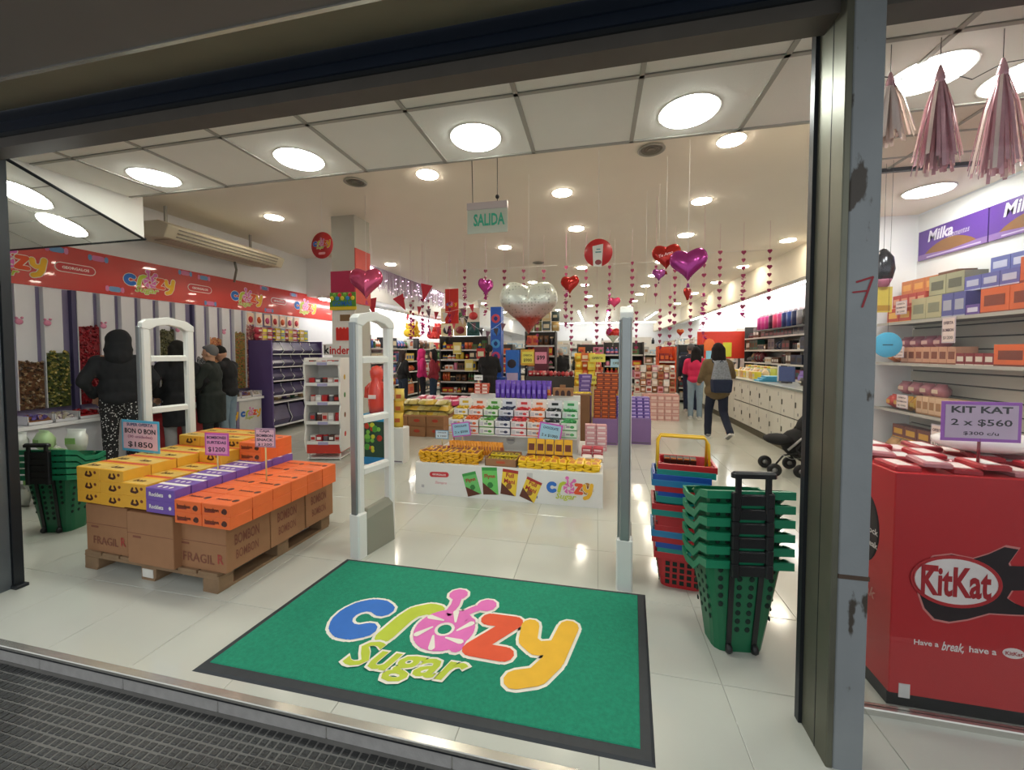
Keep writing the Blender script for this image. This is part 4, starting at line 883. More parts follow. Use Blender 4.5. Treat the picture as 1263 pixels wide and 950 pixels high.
# ---- purple gravity-bin shelving
t = thing('bin_shelving', 'purple shelving with four rows of dark scoop bins left of the chocolate stand', 'shelving', (-6.3, 5.98, 0))
b = MB(); b.box(0, .50, 0, .03, 0, 1.72, PUB); b.build('side_panel', t); b = MB(); b.box(0, .50, 1.32, 1.35, 0, 1.72, PUB); b.build('side_panel', t)
b = MB(); b.box(0, .03, .03, 1.32, 0, 1.72, PUB); b.build('back_panel', t)
DB_ = mt('dark_bin', '#4a4468', .25, noise=.3, ns=8)
for z in (.12, .56, .68, .96, 1.22, 1.46): b = MB(); b.box(.03, .51, .03, 1.32, z-.012, z+.01, ACR); b.build('shelf', t)
binsm = MB(); binsm.add([(.03, 0, 0), (.44, 0, .0), (.50, 0, .06), (.40, 0, .21), (.03, 0, .23), (.03, .24, 0), (.44, .24, .0), (.50, .24, .06), (.40, .24, .21), (.03, .24, .23)], [(0, 1, 2, 3, 4), (9, 8, 7, 6, 5), (0, 5, 6, 1), (1, 6, 7, 2), (2, 7, 8, 3), (3, 8, 9, 4), (4, 9, 5, 0)], DB_)
lipm = MB(); lipm.tube([(.45, .0, .0), (.505, 0, .06), (.43, 0, .14), (.41, .0, .22)], .007, ACR, 5); bo = lo = None
for r, z in enumerate((.69, .97, 1.23, 1.47)):
    for c in range(5):
        if bo is None: bo = binsm.build('scoop_bin', t); o = bo; lo = lipm.build('divider', t); q = lo
        else:
            o = bo.copy(); COL.objects.link(o); q = lo.copy(); COL.objects.link(q)
        o.location = (0, .04+c*.256, z+.002); q.location = (0, .035+c*.256, z)
for c in range(3):
    o = bo.copy(); COL.objects.link(o); o.location = (0, .04+c*.43, .13); o.scale = (1, 1.6, 1.7); q = lo.copy(); COL.objects.link(q); q.location = (0, .035+c*.43, .13); q.scale = (1, 1, 1.8)
for k in range(24): put('box' if k % 3 else 'bag', ['#c8485a', '#d8a08a', '#b8323a', '#7a4a9a', '#e0c040', '#8a9ab8'][k % 6], ['#f0e0d0', '#e8e040'][k % 2], .13, .12, .12, (-6.12+.0, 6.02+.105*(k % 12)+.05, 1.722+.122*(k//12)), R(90), 'boxed sweets on top of the purple bin shelving, %s layer, %s from the left' % (['lower', 'upper'][k//12], ORD[k % 12]), 'box', 'boxes on top of the bin shelving')
for k in range(7): put('card', ['#c8303a', '#d8602c', '#c84a7a'][k % 3], '#f0d8c0', .14, .05, .22, (-6.36, 6.1+.19*k, 2.02), R(90), 'bright hanging sweet packet above the bin shelving, %s from the left' % ORD[k], 'packet', 'packets above the bin shelving')
for k in range(6): put('bag', ['#3a6a4a', '#c8a87a', '#5a4a7a'][k % 3], '#e0d8c8', .16, .12, .1, (-5.95, 6.1+.21*k, .575), R(90), 'soft bag on the open middle shelf of the bin shelving, %s from the left' % ORD[k], 'bag', 'bags in the bin shelving')
# ---- white chocolate-egg stand with wavy sides
t = thing('chocolate_stand', 'white display stand with wavy sides and red base in front of the column', 'display stand', (-3.68, 4.66, 0), R(12))
SW = mt('stand_white', '#e2e2de', .4, noise=.03); w, d = .46, .34
b = MB(); b.box(-w/2, w/2, d-.02, d, .14, 1.42, SW); b.build('back_panel', t)
for sx in (-1, 1):
    b = MB(); prof = []
    for k in range(41): z = .12+1.30*k/40; prof.append((-.02-.035*abs(math.sin(math.pi*(z-.12)/.325)), z))
    prof += [(d, 1.42), (d, .12)]; b.prism(prof, .02, ((sx*w/2-(.02 if sx < 0 else 0), 0, 0), (0, 1, 0), (0, 0, 1)), SW)
    if sx > 0:
        for k, z in enumerate((.35, .62, .9, 1.15)): b.ball((w/2+.02, .1, z), .03, colm(['#c8382c', '#7a4a2a', '#4a8a4a', '#c8a83a'][k]), 8, 5, (.1, 1, 1.3))
    b.build('wavy_side', t)
b = MB(); b.box(-w/2, w/2, -.03, d, .10, .22, colm('#c83a2c')); b.build('red_base', t)
for sx in (-1, 1):
    for y in (.0, d-.03): b = MB(); b.box(sx*(w/2-.015)-.008, sx*(w/2-.015)+.008, y, y+.016, 0, .10, SW); b.build('leg', t)
b = MB(); b.box(-w/2, w/2, -.02, d, .02, .035, SW); b.build('foot_frame', t)
for r, z in enumerate((.24, .52, .79, 1.05, 1.34)):
    b = MB(); b.box(-w/2, w/2, -.03, d-.02, z, z+.012, SW); b.box(-w/2, w/2, -.036, -.03, z-.015, z+.03, SW); b.build('shelf', t)
    b = MB(); b.box(-.07, .07, -.039, -.036, z-.02, z+.02, colm('#a8a4c8')); b.build('shelf_label', t)
a = R(12)
for r, z in enumerate((.252, .532, .802, 1.062, 1.352)):
    for c in range(5):
        x = -.17+c*.085; y = .02; X_ = -3.68+x*math.cos(a)-y*math.sin(a); Y_ = 4.66+x*math.sin(a)+y*math.cos(a)
        put(['box', 'box', 'jar'][(r+c) % 3], ['#d8d4d0', '#b8323a', '#6a6a70', '#5a3a34', '#d0b8b0'][(r*2+c) % 5], ['#c8302c', '#f0f0ec'][c % 2], .075, .07, [.09, .12, .1, .08, .035][r], (X_, Y_, z), a, 'small pack on the wavy white stand, %s shelf up, %s from the left' % (ORD[r], ORD[c]), 'chocolate pack', 'packs on the wavy white stand')
# ---- red sweets dispenser on blue printed box
t = thing('printed_bin', 'blue and green printed bin seen through the left gate', 'bin', (-2.88, 4.6, 0)); b = MB()
b.box(-.15, .15, 0, .26, 0, .10, colm('#2f86c0')); b.box(-.145, .145, .005, .255, .10, .58, colm('#2c4a3c')); b.box(-.15, .15, 0, .26, .58, .68, colm('#3a9ac8')); b.build('bin_body', t); b = MB()
for k in range(16): b.ball((rnd.uniform(-.11, .11), .003, rnd.uniform(.14, .55)), rnd.uniform(.025, .05), colm(['#4f9a3c', '#b83a2c', '#7ab84a', '#c8c83a'][k % 4]), 8, 5, (1, .08, 1))
tag(b.build('printed_shapes', t), kind='stuff')
t = thing('red_inflatable', 'red glossy inflatable with a small white label standing on the printed bin', 'inflatable', (-2.9, 4.72, .68)); RI = mt('red_vinyl', '#d8483c', .25, coat=.5)
b = MB(); b.lathe([(.10, 0), (.115, .1), (.12, .25), (.10, .38), (.07, .44), (.085, .5), (.09, .56), (.06, .62), (0, .64)], RI, 18); b.build('body', t)
for sx in (-1, 1): b = MB(); b.tube([(sx*.08, 0, .38), (sx*.14, -.01, .33), (sx*.15, -.02, .2)], [.04, .035, .03], RI, 8); b.build('side_lobe', t)
b = MB(); b.box(-.05, .05, -.128, -.11, .2, .25, colm('#efe0dc')); b.build('white_label', t)
for k in range(3): put('bag', ['#d8b43a', '#c8a02c', '#e0c860'][k], '#b85a2c', .14, .08, .2, (-2.62, 4.75+.02*k, .48+.16*k), .2, 'yellow sweet bag beside the red inflatable, %s from the bottom' % ORD[k], 'bag', 'yellow bags by the printed bin')
solid('bag_pedestal', 'small white pedestal under the yellow bags by the printed bin', 'plinth', -2.72, -2.52, 4.72, 4.9, 0, .48, WC)
# ================================================================ PEOPLE
from mathutils import noise as NZ
JOBS = []
def remesh(b, voxel, name, mats, smooth=4, folds=0., seed=0):
    me = bpy.data.meshes.new(name); me.from_pydata([tuple(v) for v in b.v], [], b.f)
    JOBS.append([me, voxel, mats, smooth, folds, seed]); return me
def run_jobs():     # one evaluation of all the voxel remeshes, then plain meshes
    todo = []
    for me, vx, mats, it, folds, seed in JOBS:
        for o in [q for q in PEOPLE if q.data == me]:
            m = o.modifiers.new('r', 'REMESH'); m.mode = 'VOXEL'; m.voxel_size = vx; m.use_smooth_shade = True
            s = o.modifiers.new('s', 'SMOOTH'); s.iterations = it; s.factor = .5; todo.append((o, mats, folds, seed))
    dg = bpy.context.evaluated_depsgraph_get()
    for o, mats, folds, seed in todo:
        out = bpy.data.meshes.new_from_object(o.evaluated_get(dg)); n = o.data.name; o.data.name = 'raw'
        if folds:
            for v in out.vertices:
                p = v.co; n_ = NZ.noise(Vector((p.x*9+seed, p.y*9, p.z*5)))+.5*NZ.noise(Vector((p.x*20, p.y*20+seed, p.z*13))); v.co = p+v.normal*n_*folds
        out.name = n; out.materials.clear()
        for m_ in mats: out.materials.append(m_)
        o.modifiers.clear(); o.data = out
PEOPLE = []
def cap(b, p, q, r0, r1, m, sx=1.):
    # tapered capsule with round ends
    p, q = Vector(p), Vector(q); b.tube([p, q], [r0, r1], m, 12); b.ball(tuple(p), r0, m, 12, 8); b.ball(tuple(q), r1, m, 12, 8)
def person(loc, rz, h, label, top, legs, hair, arms=None, walk=0, bow=0., long_coat=False, hairstyle='short', hood=False, extra=None, skin='#c89a7e', shoes='#2a2a2c', slim=1., top_m=None, leg_m=None):
    k = h/1.75; T = Matrix.Scale(k, 4); SK = mt('skin_'+skin[1:], skin, .5, noise=.06); tm = top_m or colm(top, 'cloth'); lm = leg_m or colm(legs, 'cloth'); hm = colm(hair, 'cloth')
    t = thing('person', label, 'person', loc, rz)
    arms = arms or [[(.25, .02, 1.16), (.25, -.10, .93)], [(-.25, .02, 1.16), (-.25, -.10, .93)]]
    hipx = .09; fl, fr = (0, 0), (0, 0)
    LL = [(hipx, 0, .92), (hipx+.01, -.02-.16*walk, .50), (hipx+.01, .02-.22*walk, .09)]; RL = [(-hipx, 0, .92), (-hipx-.01, -.02+.06*walk, .50+.01*walk), (-hipx-.01, .02+.42*walk, .09+.16*walk)]
    hc = Vector((0, -.015-.09*bow, 1.635-.04*bow)); sh = Vector((0, -.03*bow, 0))
    def B(): b = MB(); b.T = T; return b
    # --- body
    b = B()
    b.ball((0, .0, 1.30), .16, SK, 16, 10, (1.02*slim, .66, 1.25)); b.ball((0, 0, 1.08), .145, SK, 16, 10, (.95*slim, .68, 1.2)); b.ball((0, .01, .95), .15, SK, 16, 10, (1., .70, .75))
    cap(b, (-.15, 0, 1.42), (.15, 0, 1.42), .062, .062, SK); cap(b, (0, 0, 1.43), hc+Vector((0, .02, -.07)), .055, .052, SK)
    Rm = Matrix.Translation(hc) @ Matrix.Rotation(.75*bow, 4, 'X'); b.T = T @ Rm
    b.ball((0, .008, .02), .098, SK, 18, 12, (.82, .98, 1.12)); b.ball((0, -.03, -.055), .062, SK, 14, 9, (.95, .9, 1.05)); b.ball((0, -.055, -.085), .03, SK, 10, 7)
    b.ball((0, -.092, -.012), .016, SK, 8, 6, (.8, 1, 1.5)); b.ball((0, -.085, -.058), .017, SK, 8, 6, (1.5, .6, .6))
    for sx in (-1, 1): b.ball((sx*.082, .01, -.01), .022, SK, 8, 6, (.45, .8, 1.2)); b.ball((sx*.032, -.078, .022), .018, SK, 8, 6, (1.2, .5, .5))
    b.T = T
    for L in (LL, RL): cap(b, L[0], L[1], .082, .055, SK); cap(b, L[1], L[2], .054, .036, SK); cap(b, L[2], (L[2][0], L[2][1]-.13, L[2][2]-.045), .035, .028, SK)
    for sgn, (e, wr) in zip((1, -1), arms):
        s0 = (sgn*.185, 0, 1.41); cap(b, s0, e, .05, .04, SK); cap(b, e, wr, .038, .026, SK)
        e_, w_ = Vector(e), Vector(wr); dr = (w_-e_).normalized(); sd = Vector((0, 1, 0)).cross(dr)
        if sd.length < .2: sd = Vector((1, 0, 0))
        sd.normalize(); nn = dr.cross(sd); c = w_+dr*.05
        for i in range(5): p = w_+dr*.03+sd*(-.024+.012*i); cap(b, p, p+dr*.05, .014, .012, SK)
        for i in range(4):
            p = w_+dr*.085+sd*(-.03+.02*i); q = p+dr*[.035, .042, .038, .028][i]+nn*.006; r_ = q+dr*.022+nn*.014; cap(b, p-dr*.01, q, .0095, .009, SK); cap(b, q, r_, .009, .008, SK)
        p = w_+dr*.035-sd*.03; q = p-sd*.02+dr*.03+nn*.008; cap(b, p, q, .011, .010, SK); cap(b, q, q+dr*.025, .010, .009, SK)
    me = remesh(b, (.011 if loc[1] < 8 else .014)*k, 'body', [SK], 3); o = bpy.data.objects.new('body', me); COL.objects.link(o); o.parent = t; PEOPLE.append(o)
    # --- eyes and mouth
    b = MB(); b.T = T @ Rm
    for sx in (-1, 1): b.ball((sx*.032, -.084, .008), .0095, colm('#e8e4dc', 'plastic'), 8, 6, (1.2, .7, .8)); b.ball((sx*.032, -.090, .008), .005, colm('#2a1c14', 'plastic'), 8, 6)
    tag(b.build('eyes', o), kind='stuff')
    b = MB(); b.T = T @ Rm; b.ball((0, -.095, -.058), .02, colm('#a0605a', 'cloth'), 10, 6, (1.1, .3, .3)); b.build('mouth', o)
    # --- trousers
    b = B(); b.ball((0, .01, .96), .178, lm, 16, 10, (1.0, .76, .78))
    for L in (LL, RL): cap(b, L[0], L[1], .100, .074, lm); cap(b, L[1], (L[2][0], L[2][1], L[2][2]-.01), .072, .064, lm)
    me = remesh(b, .019*k, 'trousers', [lm], 3, .006, 3.1); q = bpy.data.objects.new('trousers', me); COL.objects.link(q); q.parent = t; PEOPLE.append(q)
    # --- jacket
    b = B(); b.ball((0, .005, 1.30), .185, tm, 16, 10, (1.04*slim, .74, 1.12)); b.ball((0, .005, 1.10), .178, tm, 16, 10, (1.0*slim, .76, 1.15)); b.ball((0, .01, .97), .19, tm, 16, 10, (1.0, .8, .62)); cap(b, (-.155, 0, 1.41), (.155, 0, 1.41), .078, .078, tm); cap(b, (0, 0, 1.44), (0, -.005, 1.49), .074, .068, tm)
    if long_coat == 'mid': b.ball((0, .015, .90), .215, tm, 16, 10, (1.05, .82, .75))
    elif long_coat: b.lathe([(.185, .55), (.19, .8), (.19, 1.0)], tm, 16)
    for sgn, (e, wr) in zip((1, -1), arms): cap(b, (sgn*.19, 0, 1.40), e, .072, .062, tm); cap(b, e, tuple(Vector(e).lerp(Vector(wr), .93)), .060, .046, tm)
    if hood == 'down': b.ball((0, .09, 1.50), .1, tm, 14, 8, (1.15, .7, .7))
    me = remesh(b, .019*k, 'jacket', [tm], 3, .012, 7.7); q = bpy.data.objects.new('jacket', me); COL.objects.link(q); q.parent = t; PEOPLE.append(q)
    if hood == 'up':
        b = MB(); b.T = T @ Rm; b.ball((0, .028, .025), .125, tm, 16, 10, (.95, .98, 1.08)); b.ball((0, .04, -.045), .122, tm, 14, 9, (1.0, .95, 1.0)); b.ball((0, .05, -.09), .115, tm, 14, 8, (1.15, .95, .8)); cap(b, (0, .04, -.04), (0, .05, -.17), .10, .13, tm); me = remesh(b, .016*k, 'hood', [tm], 3, .008, 2); q = bpy.data.objects.new('hood', me); COL.objects.link(q); q.parent = t; PEOPLE.append(q)
    # --- hair
    if hood != 'up':
        b = MB(); b.T = T @ Rm; b.ball((0, .03, .045), .103, hm, 16, 10, (.92, .95, 1.02)); b.ball((0, -.03, .098), .06, hm, 12, 8, (1.25, 1, .5))
        if hairstyle == 'long':
            for i, x in enumerate((-.06, -.03, 0, .03, .06)): cap(b, (x, .06, .03), (x*1.5, .085, -.30-.03*math.cos(i)), .055, .035, hm)
            for sx in (-1, 1): cap(b, (sx*.08, .02, .03), (sx*.105, .03, -.2), .035, .025, hm)
        if hairstyle == 'ponytail': b.ball((0, .12, .07), .05, hm, 10, 7); cap(b, (0, .13, .06), (0, .14, -.2), .045, .02, hm)
        me = remesh(b, .015*k, 'hair', [hm], 2, .006, 5); q = bpy.data.objects.new('hair', me); COL.objects.link(q); q.parent = t; PEOPLE.append(q)
        if hairstyle == 'cap':
            b = MB(); b.T = T @ Rm; cm = colm('#1c1c20', 'cloth'); b.lathe([(.1, .05), (.102, .09), (.09, .13), (.05, .15), (0, .155)], cm, 16, (0, .012, 0)); b.ball((0, -.1, .065), .07, cm, 12, 6, (1, 1, .12)); b.build('cap', t)
    # --- shoes
    for i, L in enumerate((LL, RL)):
        b = B(); a = L[2]; sm_ = colm(shoes, 'matte'); wl = colm('#d8d8d4', 'matte'); tip = -.0 if (i == 0 or not walk) else .055*walk*2
        cap(b, (a[0], a[1]+.02, a[2]-.03), (a[0], a[1]-.10, a[2]-.04-tip), .046, .036, sm_); b.box(a[0]-.045, a[0]+.045, a[1]-.16, a[1]+.07, a[2]-.09, a[2]-.068, wl) if not tip else b.obox((a[0], a[1]-.03, a[2]-.085), (.09, .22, .022), wl, rx=.5)
        b.build('shoe', t)
    if extra: extra(t, T)
    return t
spots = []
SP = mt('speckled_cloth', '#26272a', .9); nt = SP.node_tree; vv = nt.nodes.new('ShaderNodeTexVoronoi'); vv.inputs['Scale'].default_value = 42; tcx = nt.nodes.new('ShaderNodeTexCoord'); rr = nt.nodes.new('ShaderNodeValToRGB')
rr.color_ramp.elements[0].color = (.75, .75, .75, 1); rr.color_ramp.elements[0].position = .22; rr.color_ramp.elements[1].color = (.012, .012, .014, 1); rr.color_ramp.elements[1].position = .3
nt.links.new(tcx.outputs['Object'], vv.inputs['Vector']); nt.links.new(vv.outputs['Distance'], rr.inputs[0]); nt.links.new(rr.outputs[0], nt.nodes['Principled BSDF'].inputs['Base Color'])
reach = [[(.24, -.10, 1.15), (.14, -.34, 1.10)], [(-.24, -.10, 1.15), (-.14, -.34, 1.12)]]
pock = [[(.30, .06, 1.17), (.22, -.10, .98)], [(-.30, .06, 1.17), (-.22, -.10, .98)]]
person((-5.58, 3.53, 0), R(-125), 1.73, 'person in a black hooded jacket and speckled trousers at the candy bins, back turned', '#1c1e22', '#26272a', '#1a1614', pock, hood='up', leg_m=SP, slim=1.12)
person((-5.5, 4.13, 0), R(-110), 1.63, 'person in a long black coat framed by the gate behind the pallet', '#15161a', '#8a8a8c', '#15120f', pock, long_coat=True, hairstyle='long', slim=1.05)
person((-5.42, 4.52, 0), R(-60), 1.58, 'person in a dark green coat partly hidden behind the gate upright', '#242a26', '#1c1e22', '#6a6a6c', reach, long_coat=True, slim=1.0)
def blue_bag(t, T): b = MB(); b.T = T; b.ball((-.22, -.12, 1.1), .13, colm('#2340a0', 'cloth'), 12, 8, (.55, .9, 1.5)); b.build('blue_sleeve', t)
person((-5.55, 4.88, 0), R(-70), 1.60, 'dark-haired young man in a black jacket and light jeans looking down at the bins', '#17181c', '#7f95a4', '#171310', reach, bow=.9, extra=blue_bag)
def strap(t, T): b = MB(); b.T = T; b.tube([(-.15, .16, 1.42), (.02, .175, 1.2), (.17, .15, 1.0)], .010, colm('#b8b8b0', 'cloth'), 6); b.build('bag_strap', t)
person((-4.95, 9.3, 0), R(150), 1.52, 'long-haired woman in a black jacket with a pale bag strap in the left aisle', '#1a1a1c', '#2a3444', '#2c1e18', None, hairstyle='long', extra=strap, slim=.95)
person((-4.62, 9.75, 0), R(120), 1.56, 'person in a bright pink hooded top between two women in the left aisle', '#d8307a', '#2a2a34', '#2c1e18', None, hood='up')
person((-4.05, 9.2, 0), R(-80), 1.55, 'woman with black hair in a dark red jacket and jeans in the left aisle', '#8a2634', '#28384e', '#141014', pock, hairstyle='long')
person((-2.4, 8.55, 0), R(185), 1.64, 'person with a black ponytail and black coat behind the chocolate display', '#141417', '#17181c', '#141012', reach, hairstyle='ponytail', slim=1.2, long_coat=True)
person((-.98, 10.9, 0), R(190), 1.60, 'grey-haired man in a black jacket leaning over goods behind the display', '#17181c', '#6a7a8c', '#b0aca4', reach, bow=.5, slim=1.1)
person((-.5, 11.6, 0), R(160), 1.5, 'person in dark olive clothing right of the grey-haired man', '#3a3c34', '#26262a', '#3a3a3c', reach, bow=.6)
person((.34, 12.0, 0), R(230), 1.66, 'man in a black cap and black shirt behind the tower of brown boxes', '#18181b', '#202228', '#1a1614', reach, hairstyle='cap', bow=.2)
def backpack(t, T):
    b = MB(); b.T = T; gm = mt('backpack_grey', '#8b9199', .9, noise=.7, ns=45); nb = colm('#232c44', 'cloth'); b.add([(-.165, .11, 1.10), (.165, .11, 1.10), (.165, .27, 1.10), (-.165, .27, 1.10), (-.10, .11, 1.46), (.10, .11, 1.46), (.10, .20, 1.46), (-.10, .20, 1.46)], [(0, 3, 2, 1), (4, 5, 6, 7), (0, 1, 5, 4), (1, 2, 6, 5), (2, 3, 7, 6), (3, 0, 4, 7)], gm); b.build('backpack_top', t, bevel=.04)
    b = MB(); b.T = T; b.add([(-.16, .11, .88), (.16, .11, .88), (.16, .27, .88), (-.16, .27, .88), (-.175, .11, 1.13), (.175, .11, 1.13), (.175, .285, 1.13), (-.175, .285, 1.13)], [(0, 3, 2, 1), (4, 5, 6, 7), (0, 1, 5, 4), (1, 2, 6, 5), (2, 3, 7, 6), (3, 0, 4, 7)], nb); b.build('backpack_base', t, bevel=.045)
    for sx in (-1, 1): b = MB(); b.T = T; b.tube([(sx*.08, .17, 1.38), (sx*.11, .04, 1.49), (sx*.13, -.1, 1.4), (sx*.14, -.13, 1.2)], .016, gm, 6); b.build('backpack_strap', t)
    b = MB(); b.T = T; b.tube([(-.03, .2, 1.43), (0, .2, 1.46), (.03, .2, 1.43)], .008, nb, 6); b.build('grab_loop', t)
person((2.02, 7.2, 0), R(183), 1.63, 'woman in an olive coat with a grey and navy backpack walking down the aisle', '#6b5a3e', '#1c2336', '#171214', [[(.27, -.02, 1.15), (.24, -.22, 1.05)], [(-.27, -.02, 1.17), (-.20, -.26, 1.22)]], walk=.8, hairstyle='long', extra=backpack, shoes='#8a8a88', slim=1.3, long_coat='mid')
person((2.17, 9.35, 0), R(175), 1.60, 'dark-haired woman in a pink top and pale jeans beside the counter', '#d02a58', '#8aa0b0', '#171214', [[(.24, -.06, 1.15), (.12, -.3, 1.1)], [(-.24, -.06, 1.15), (-.12, -.3, 1.1)]], hairstyle='long', shoes='#d0d0d0')
person((2.3, 10.4, 0), R(170), 1.68, 'person in a navy jacket and grey cap partly hidden behind the pink top', '#23253a', '#22304c', '#5a5a5c', None, hairstyle='short', shoes='#d0d0d0')
run_jobs()
# ================================================================ DISPLAY WINDOW AT RIGHT
KR = mt('promo_red', '#c0262c', .38, noise=.06, ns=2)
t = thing('promotional_bin', 'large red promotional bin with a guitar print behind the window pane', 'display bin', (1.22, 1.9, 0)); w, d, h = 1.3, .5, 1.0
b = MB(); b.bbox(0, w, 0, d, .06, h, KR, .004); b.build('bin_body', t); b = MB(); b.box(0, w, 0.01, d, 0, .06, DARK); b.build('black_base', t)
fr = ((0, -.0008, 0), (1, 0, 0), (0, 0, 1)); gk = colm('#20141a'); b = MB()
gt = [(.095, .50), (.10, .60), (.14, .66), (.20, .675), (.27, .665), (.32, .69), (.37, .725), (.415, .72), (.40, .69), (.385, .66), (.40, .62), (.40, .555), (.385, .52), (.42, .495), (.455, .485), (.45, .46), (.40, .455), (.33, .45), (.26, .415), (.20, .395), (.15, .40), (.115, .44)]
red_ = [(.255+(x-.255)*1.04, .56+(y-.56)*1.05) for x, y in gt]
for q, lf, c_ in ((red_, .0004, colm('#d88a84')), (gt, .001, gk)):
    vs = [(x, -lf-.0008, z) for x, z in q]; n = len(vs); b.add([(.26, -lf-.0008, .56)]+vs, [(0, i+1, (i+1) % n+1) for i in range(n)], c_)
b.stroke([(.38, .60), (.9, .66)], [.10, .07], gk, fr, .0011, 8); b.build('guitar_print', t)
b = MB(); ov = lambda a, c_, lf, rx, rz: b.ball((.215+.0, -lf, .565), 1, c_, 28, 20, (rx, .0001, rz))
ov(0, colm('#c0282e'), .003, .155, .108); ov(0, colm('#f0eae6'), .0035, .140, .094); ov(0, colm('#c0282e'), .0034, .146, .1)
b.text('KitKat', (.215, -.0042, .563), (1, 0, .03), (0, 0, 1), w=.235, h=.125, m=colm('#b0202a'), bold=.03, shear=0, lift=.0004)
b.box(.10, .155, -.0045, -.004, .60, .625, colm('#c0282e')); b.build('oval_logo', t)
b = MB(); b.text('Have a', (.125, -.001, .293), (1, 0, .02), (0, 0, 1), w=.085, m=colm('#f0e6e2'), bold=.02); b.text('break,', (.215, -.001, .288), (1, 0, .02), (0, 0, 1), w=.075, h=.045, m=colm('#f0e6e2'), bold=.02, shear=.35); b.text('have a', (.315, -.001, .293), (1, 0, .02), (0, 0, 1), w=.09, m=colm('#f0e6e2'), bold=.02)
b.ball((.415, -.0008, .297), .036, colm('#f0e6e2'), 16, 12, (1, .02, .6)); b.text('KitKat', (.415, -.002, .297), (1, 0, 0), (0, 0, 1), w=.055, m=colm('#b0202a'), bold=.02); b.build('slogan', t)
b = MB(); b.box(.035, .075, -.002, 0, .045, .105, colm('#dcdcd8')); b.build('white_sticker', t)
b = MB(); b.ball((-.0005, .2, .70), .15, gk, 18, 14, (.01, .8, 1.15)); 
for i, tx in enumerate(("let's Rock", 'the break')): b.text(tx, (-.003, .16, .70-.06*i), (0, -1, 0), (0, 0, 1), w=.15, m=colm('#e0d8d4'), bold=.02)
b.text('break', (-.002, .17, .42), (0, -1, 0), (0, 0, 1), w=.16, m=colm('#c87a74'), bold=.02, shear=.3); b.build('side_print', t)
for r in range(3):
    for k in range(12):
        put('bar', ['#b8343c', '#c8848a', '#a82832'][(r+k) % 3], ['#ead8d4', '#e8e4e2'][k % 2], .095, .14, .02, (1.28+k*.1, 1.92+.16*r, 1.002+.021*((k+r) % 2)), (0, 0, rnd.uniform(-.35, .35)), 'red and white wafer bar on the red bin, %s row, %s from the left' % (['front', 'middle', 'back'][r], ORD[k]), 'chocolate bar', 'wafer bars on the red bin')
price_card(1.55, 1.965, 1.13, .27, .165, '#a45ac0', '#cdb6cf', [('KIT KAT', .80, .76, .17, '#1c1420'), ('2 x $560', .47, .76, .19, '#1c1420'), ('$300 c/u', .2, .44, .10, '#3a2440')], 'large purple-edged price card reading 2 x $560 above the red bin', 0, .11, polec='#8a2a34')
t = thing('clear_bag', 'crumpled clear plastic bag lying over the wafer bars', 'bag', (1.75, 2.18, 1.05))
# slat wall and shelves
t.name = 'white_wrapper'; b = MB(); b.ball((0, 0, .04), .16, mt('wrapper_white', '#e6dcd8', .3, bump=.6, bs=14), 12, 7, (1.3, .8, .3)); b.build('wrapper_film', t); t['label'] = 'crumpled white wrapper lying over the wafer bars on the red bin'; t['category'] = 'wrapper'
SL = mt('slat_board', '#c2c1b4', .5, noise=.05, ns=3)
t = thing('slat_wall', 'beige slatted board behind the shelves of the display window', 'slat board', (3.0, 4.48, 0)); b = MB(); b.box(-.012, 0, -2.6, 0, .3, 1.95, mt('slat_gap', '#4a4a42', .7)); b.build('backing', t)
sb = MB(); sb.bbox(-.03, -.012, -2.6, 0, 0, .088, SL, .003); s0 = None
for k in range(16):
    if s0 is None: s0 = sb.build('slat', t); o = s0
    else: o = s0.copy(); COL.objects.link(o)
    o.location = (0, 0, .33+k*.1)
SHM = mt('shelf_grey', '#6a6a62', .5, noise=.1)
for z, y0, tx in ((1.77, 2.3, 'top'), (1.40, 2.3, 'second'), (.97, 3.65, 'third'), (.54, 3.65, 'lowest')):
    t = thing('window_shelf', '%s shelf on the slatted board in the display window' % tx, 'shelf', (2.97, y0, z)); b = MB(); b.bbox(-.30, 0, 0, 4.46-y0, -.018, 0, SHM, .002); b.build('shelf_board', t)
    b = MB(); b.box(-.302, -.30, 0, 4.46-y0, -.022, .004, colm('#b0aaa0')); b.build('front_lip', t)
M9 = R(-90)
def row(z, items, y=4.40, x=2.70, lab='', grp='', sc=''):
    for kind, c1, c2, w, d, h, n, nm2 in items:
        for k in range(n):
            y -= w/2+.004
            put(kind, c1, c2, w, d, h, (x+.012+.03*(sc == 'b'), y, z), M9, '%s %s%s' % (nm2, lab, '' if n == 1 else ', '+ORD[k]+' from the left'), 'snack box' if kind == 'box' else 'snack bag', grp); y -= w/2
row(1.772, [('box', '#c84a28', '#e8b050', .14, .18, .13, 2, 'red and orange printed box'), ('box', '#b8b088', '#8a8a70', .15, .16, .19, 2, 'beige clear-fronted box'), ('box', '#5a5a9a', '#a8a8b8', .10, .16, .19, 2, 'grey and blue box'), ('box', '#6a4a9a', '#d8d0e8', .11, .16, .08, 1, 'small purple box'), ('box', '#e0662c', '#8a3a1c', .20, .2, .18, 5, 'large orange box')], lab='on the top window shelf front', grp='boxes on the top window shelf')
row(1.905, [('box', '#b84438', '#d89a7a', .09, .16, .12, 4, 'red patterned box'), ], y=4.40, x=2.74, lab='stacked left on the top window shelf', grp='second layer on the top window shelf')
row(1.965, [('box', '#a8a484', '#6a6a58', .16, .15, .17, 2, 'beige box'), ('box', '#6a6ab0', '#c8c8e0', .13, .15, .11, 3, 'violet-blue box'), ('box', '#d8602c', '#8a3a1c', .2, .18, .17, 4, 'orange box')], y=4.02, x=2.76, lab='in the middle layer, top window shelf', grp='second layer on the top window shelf')
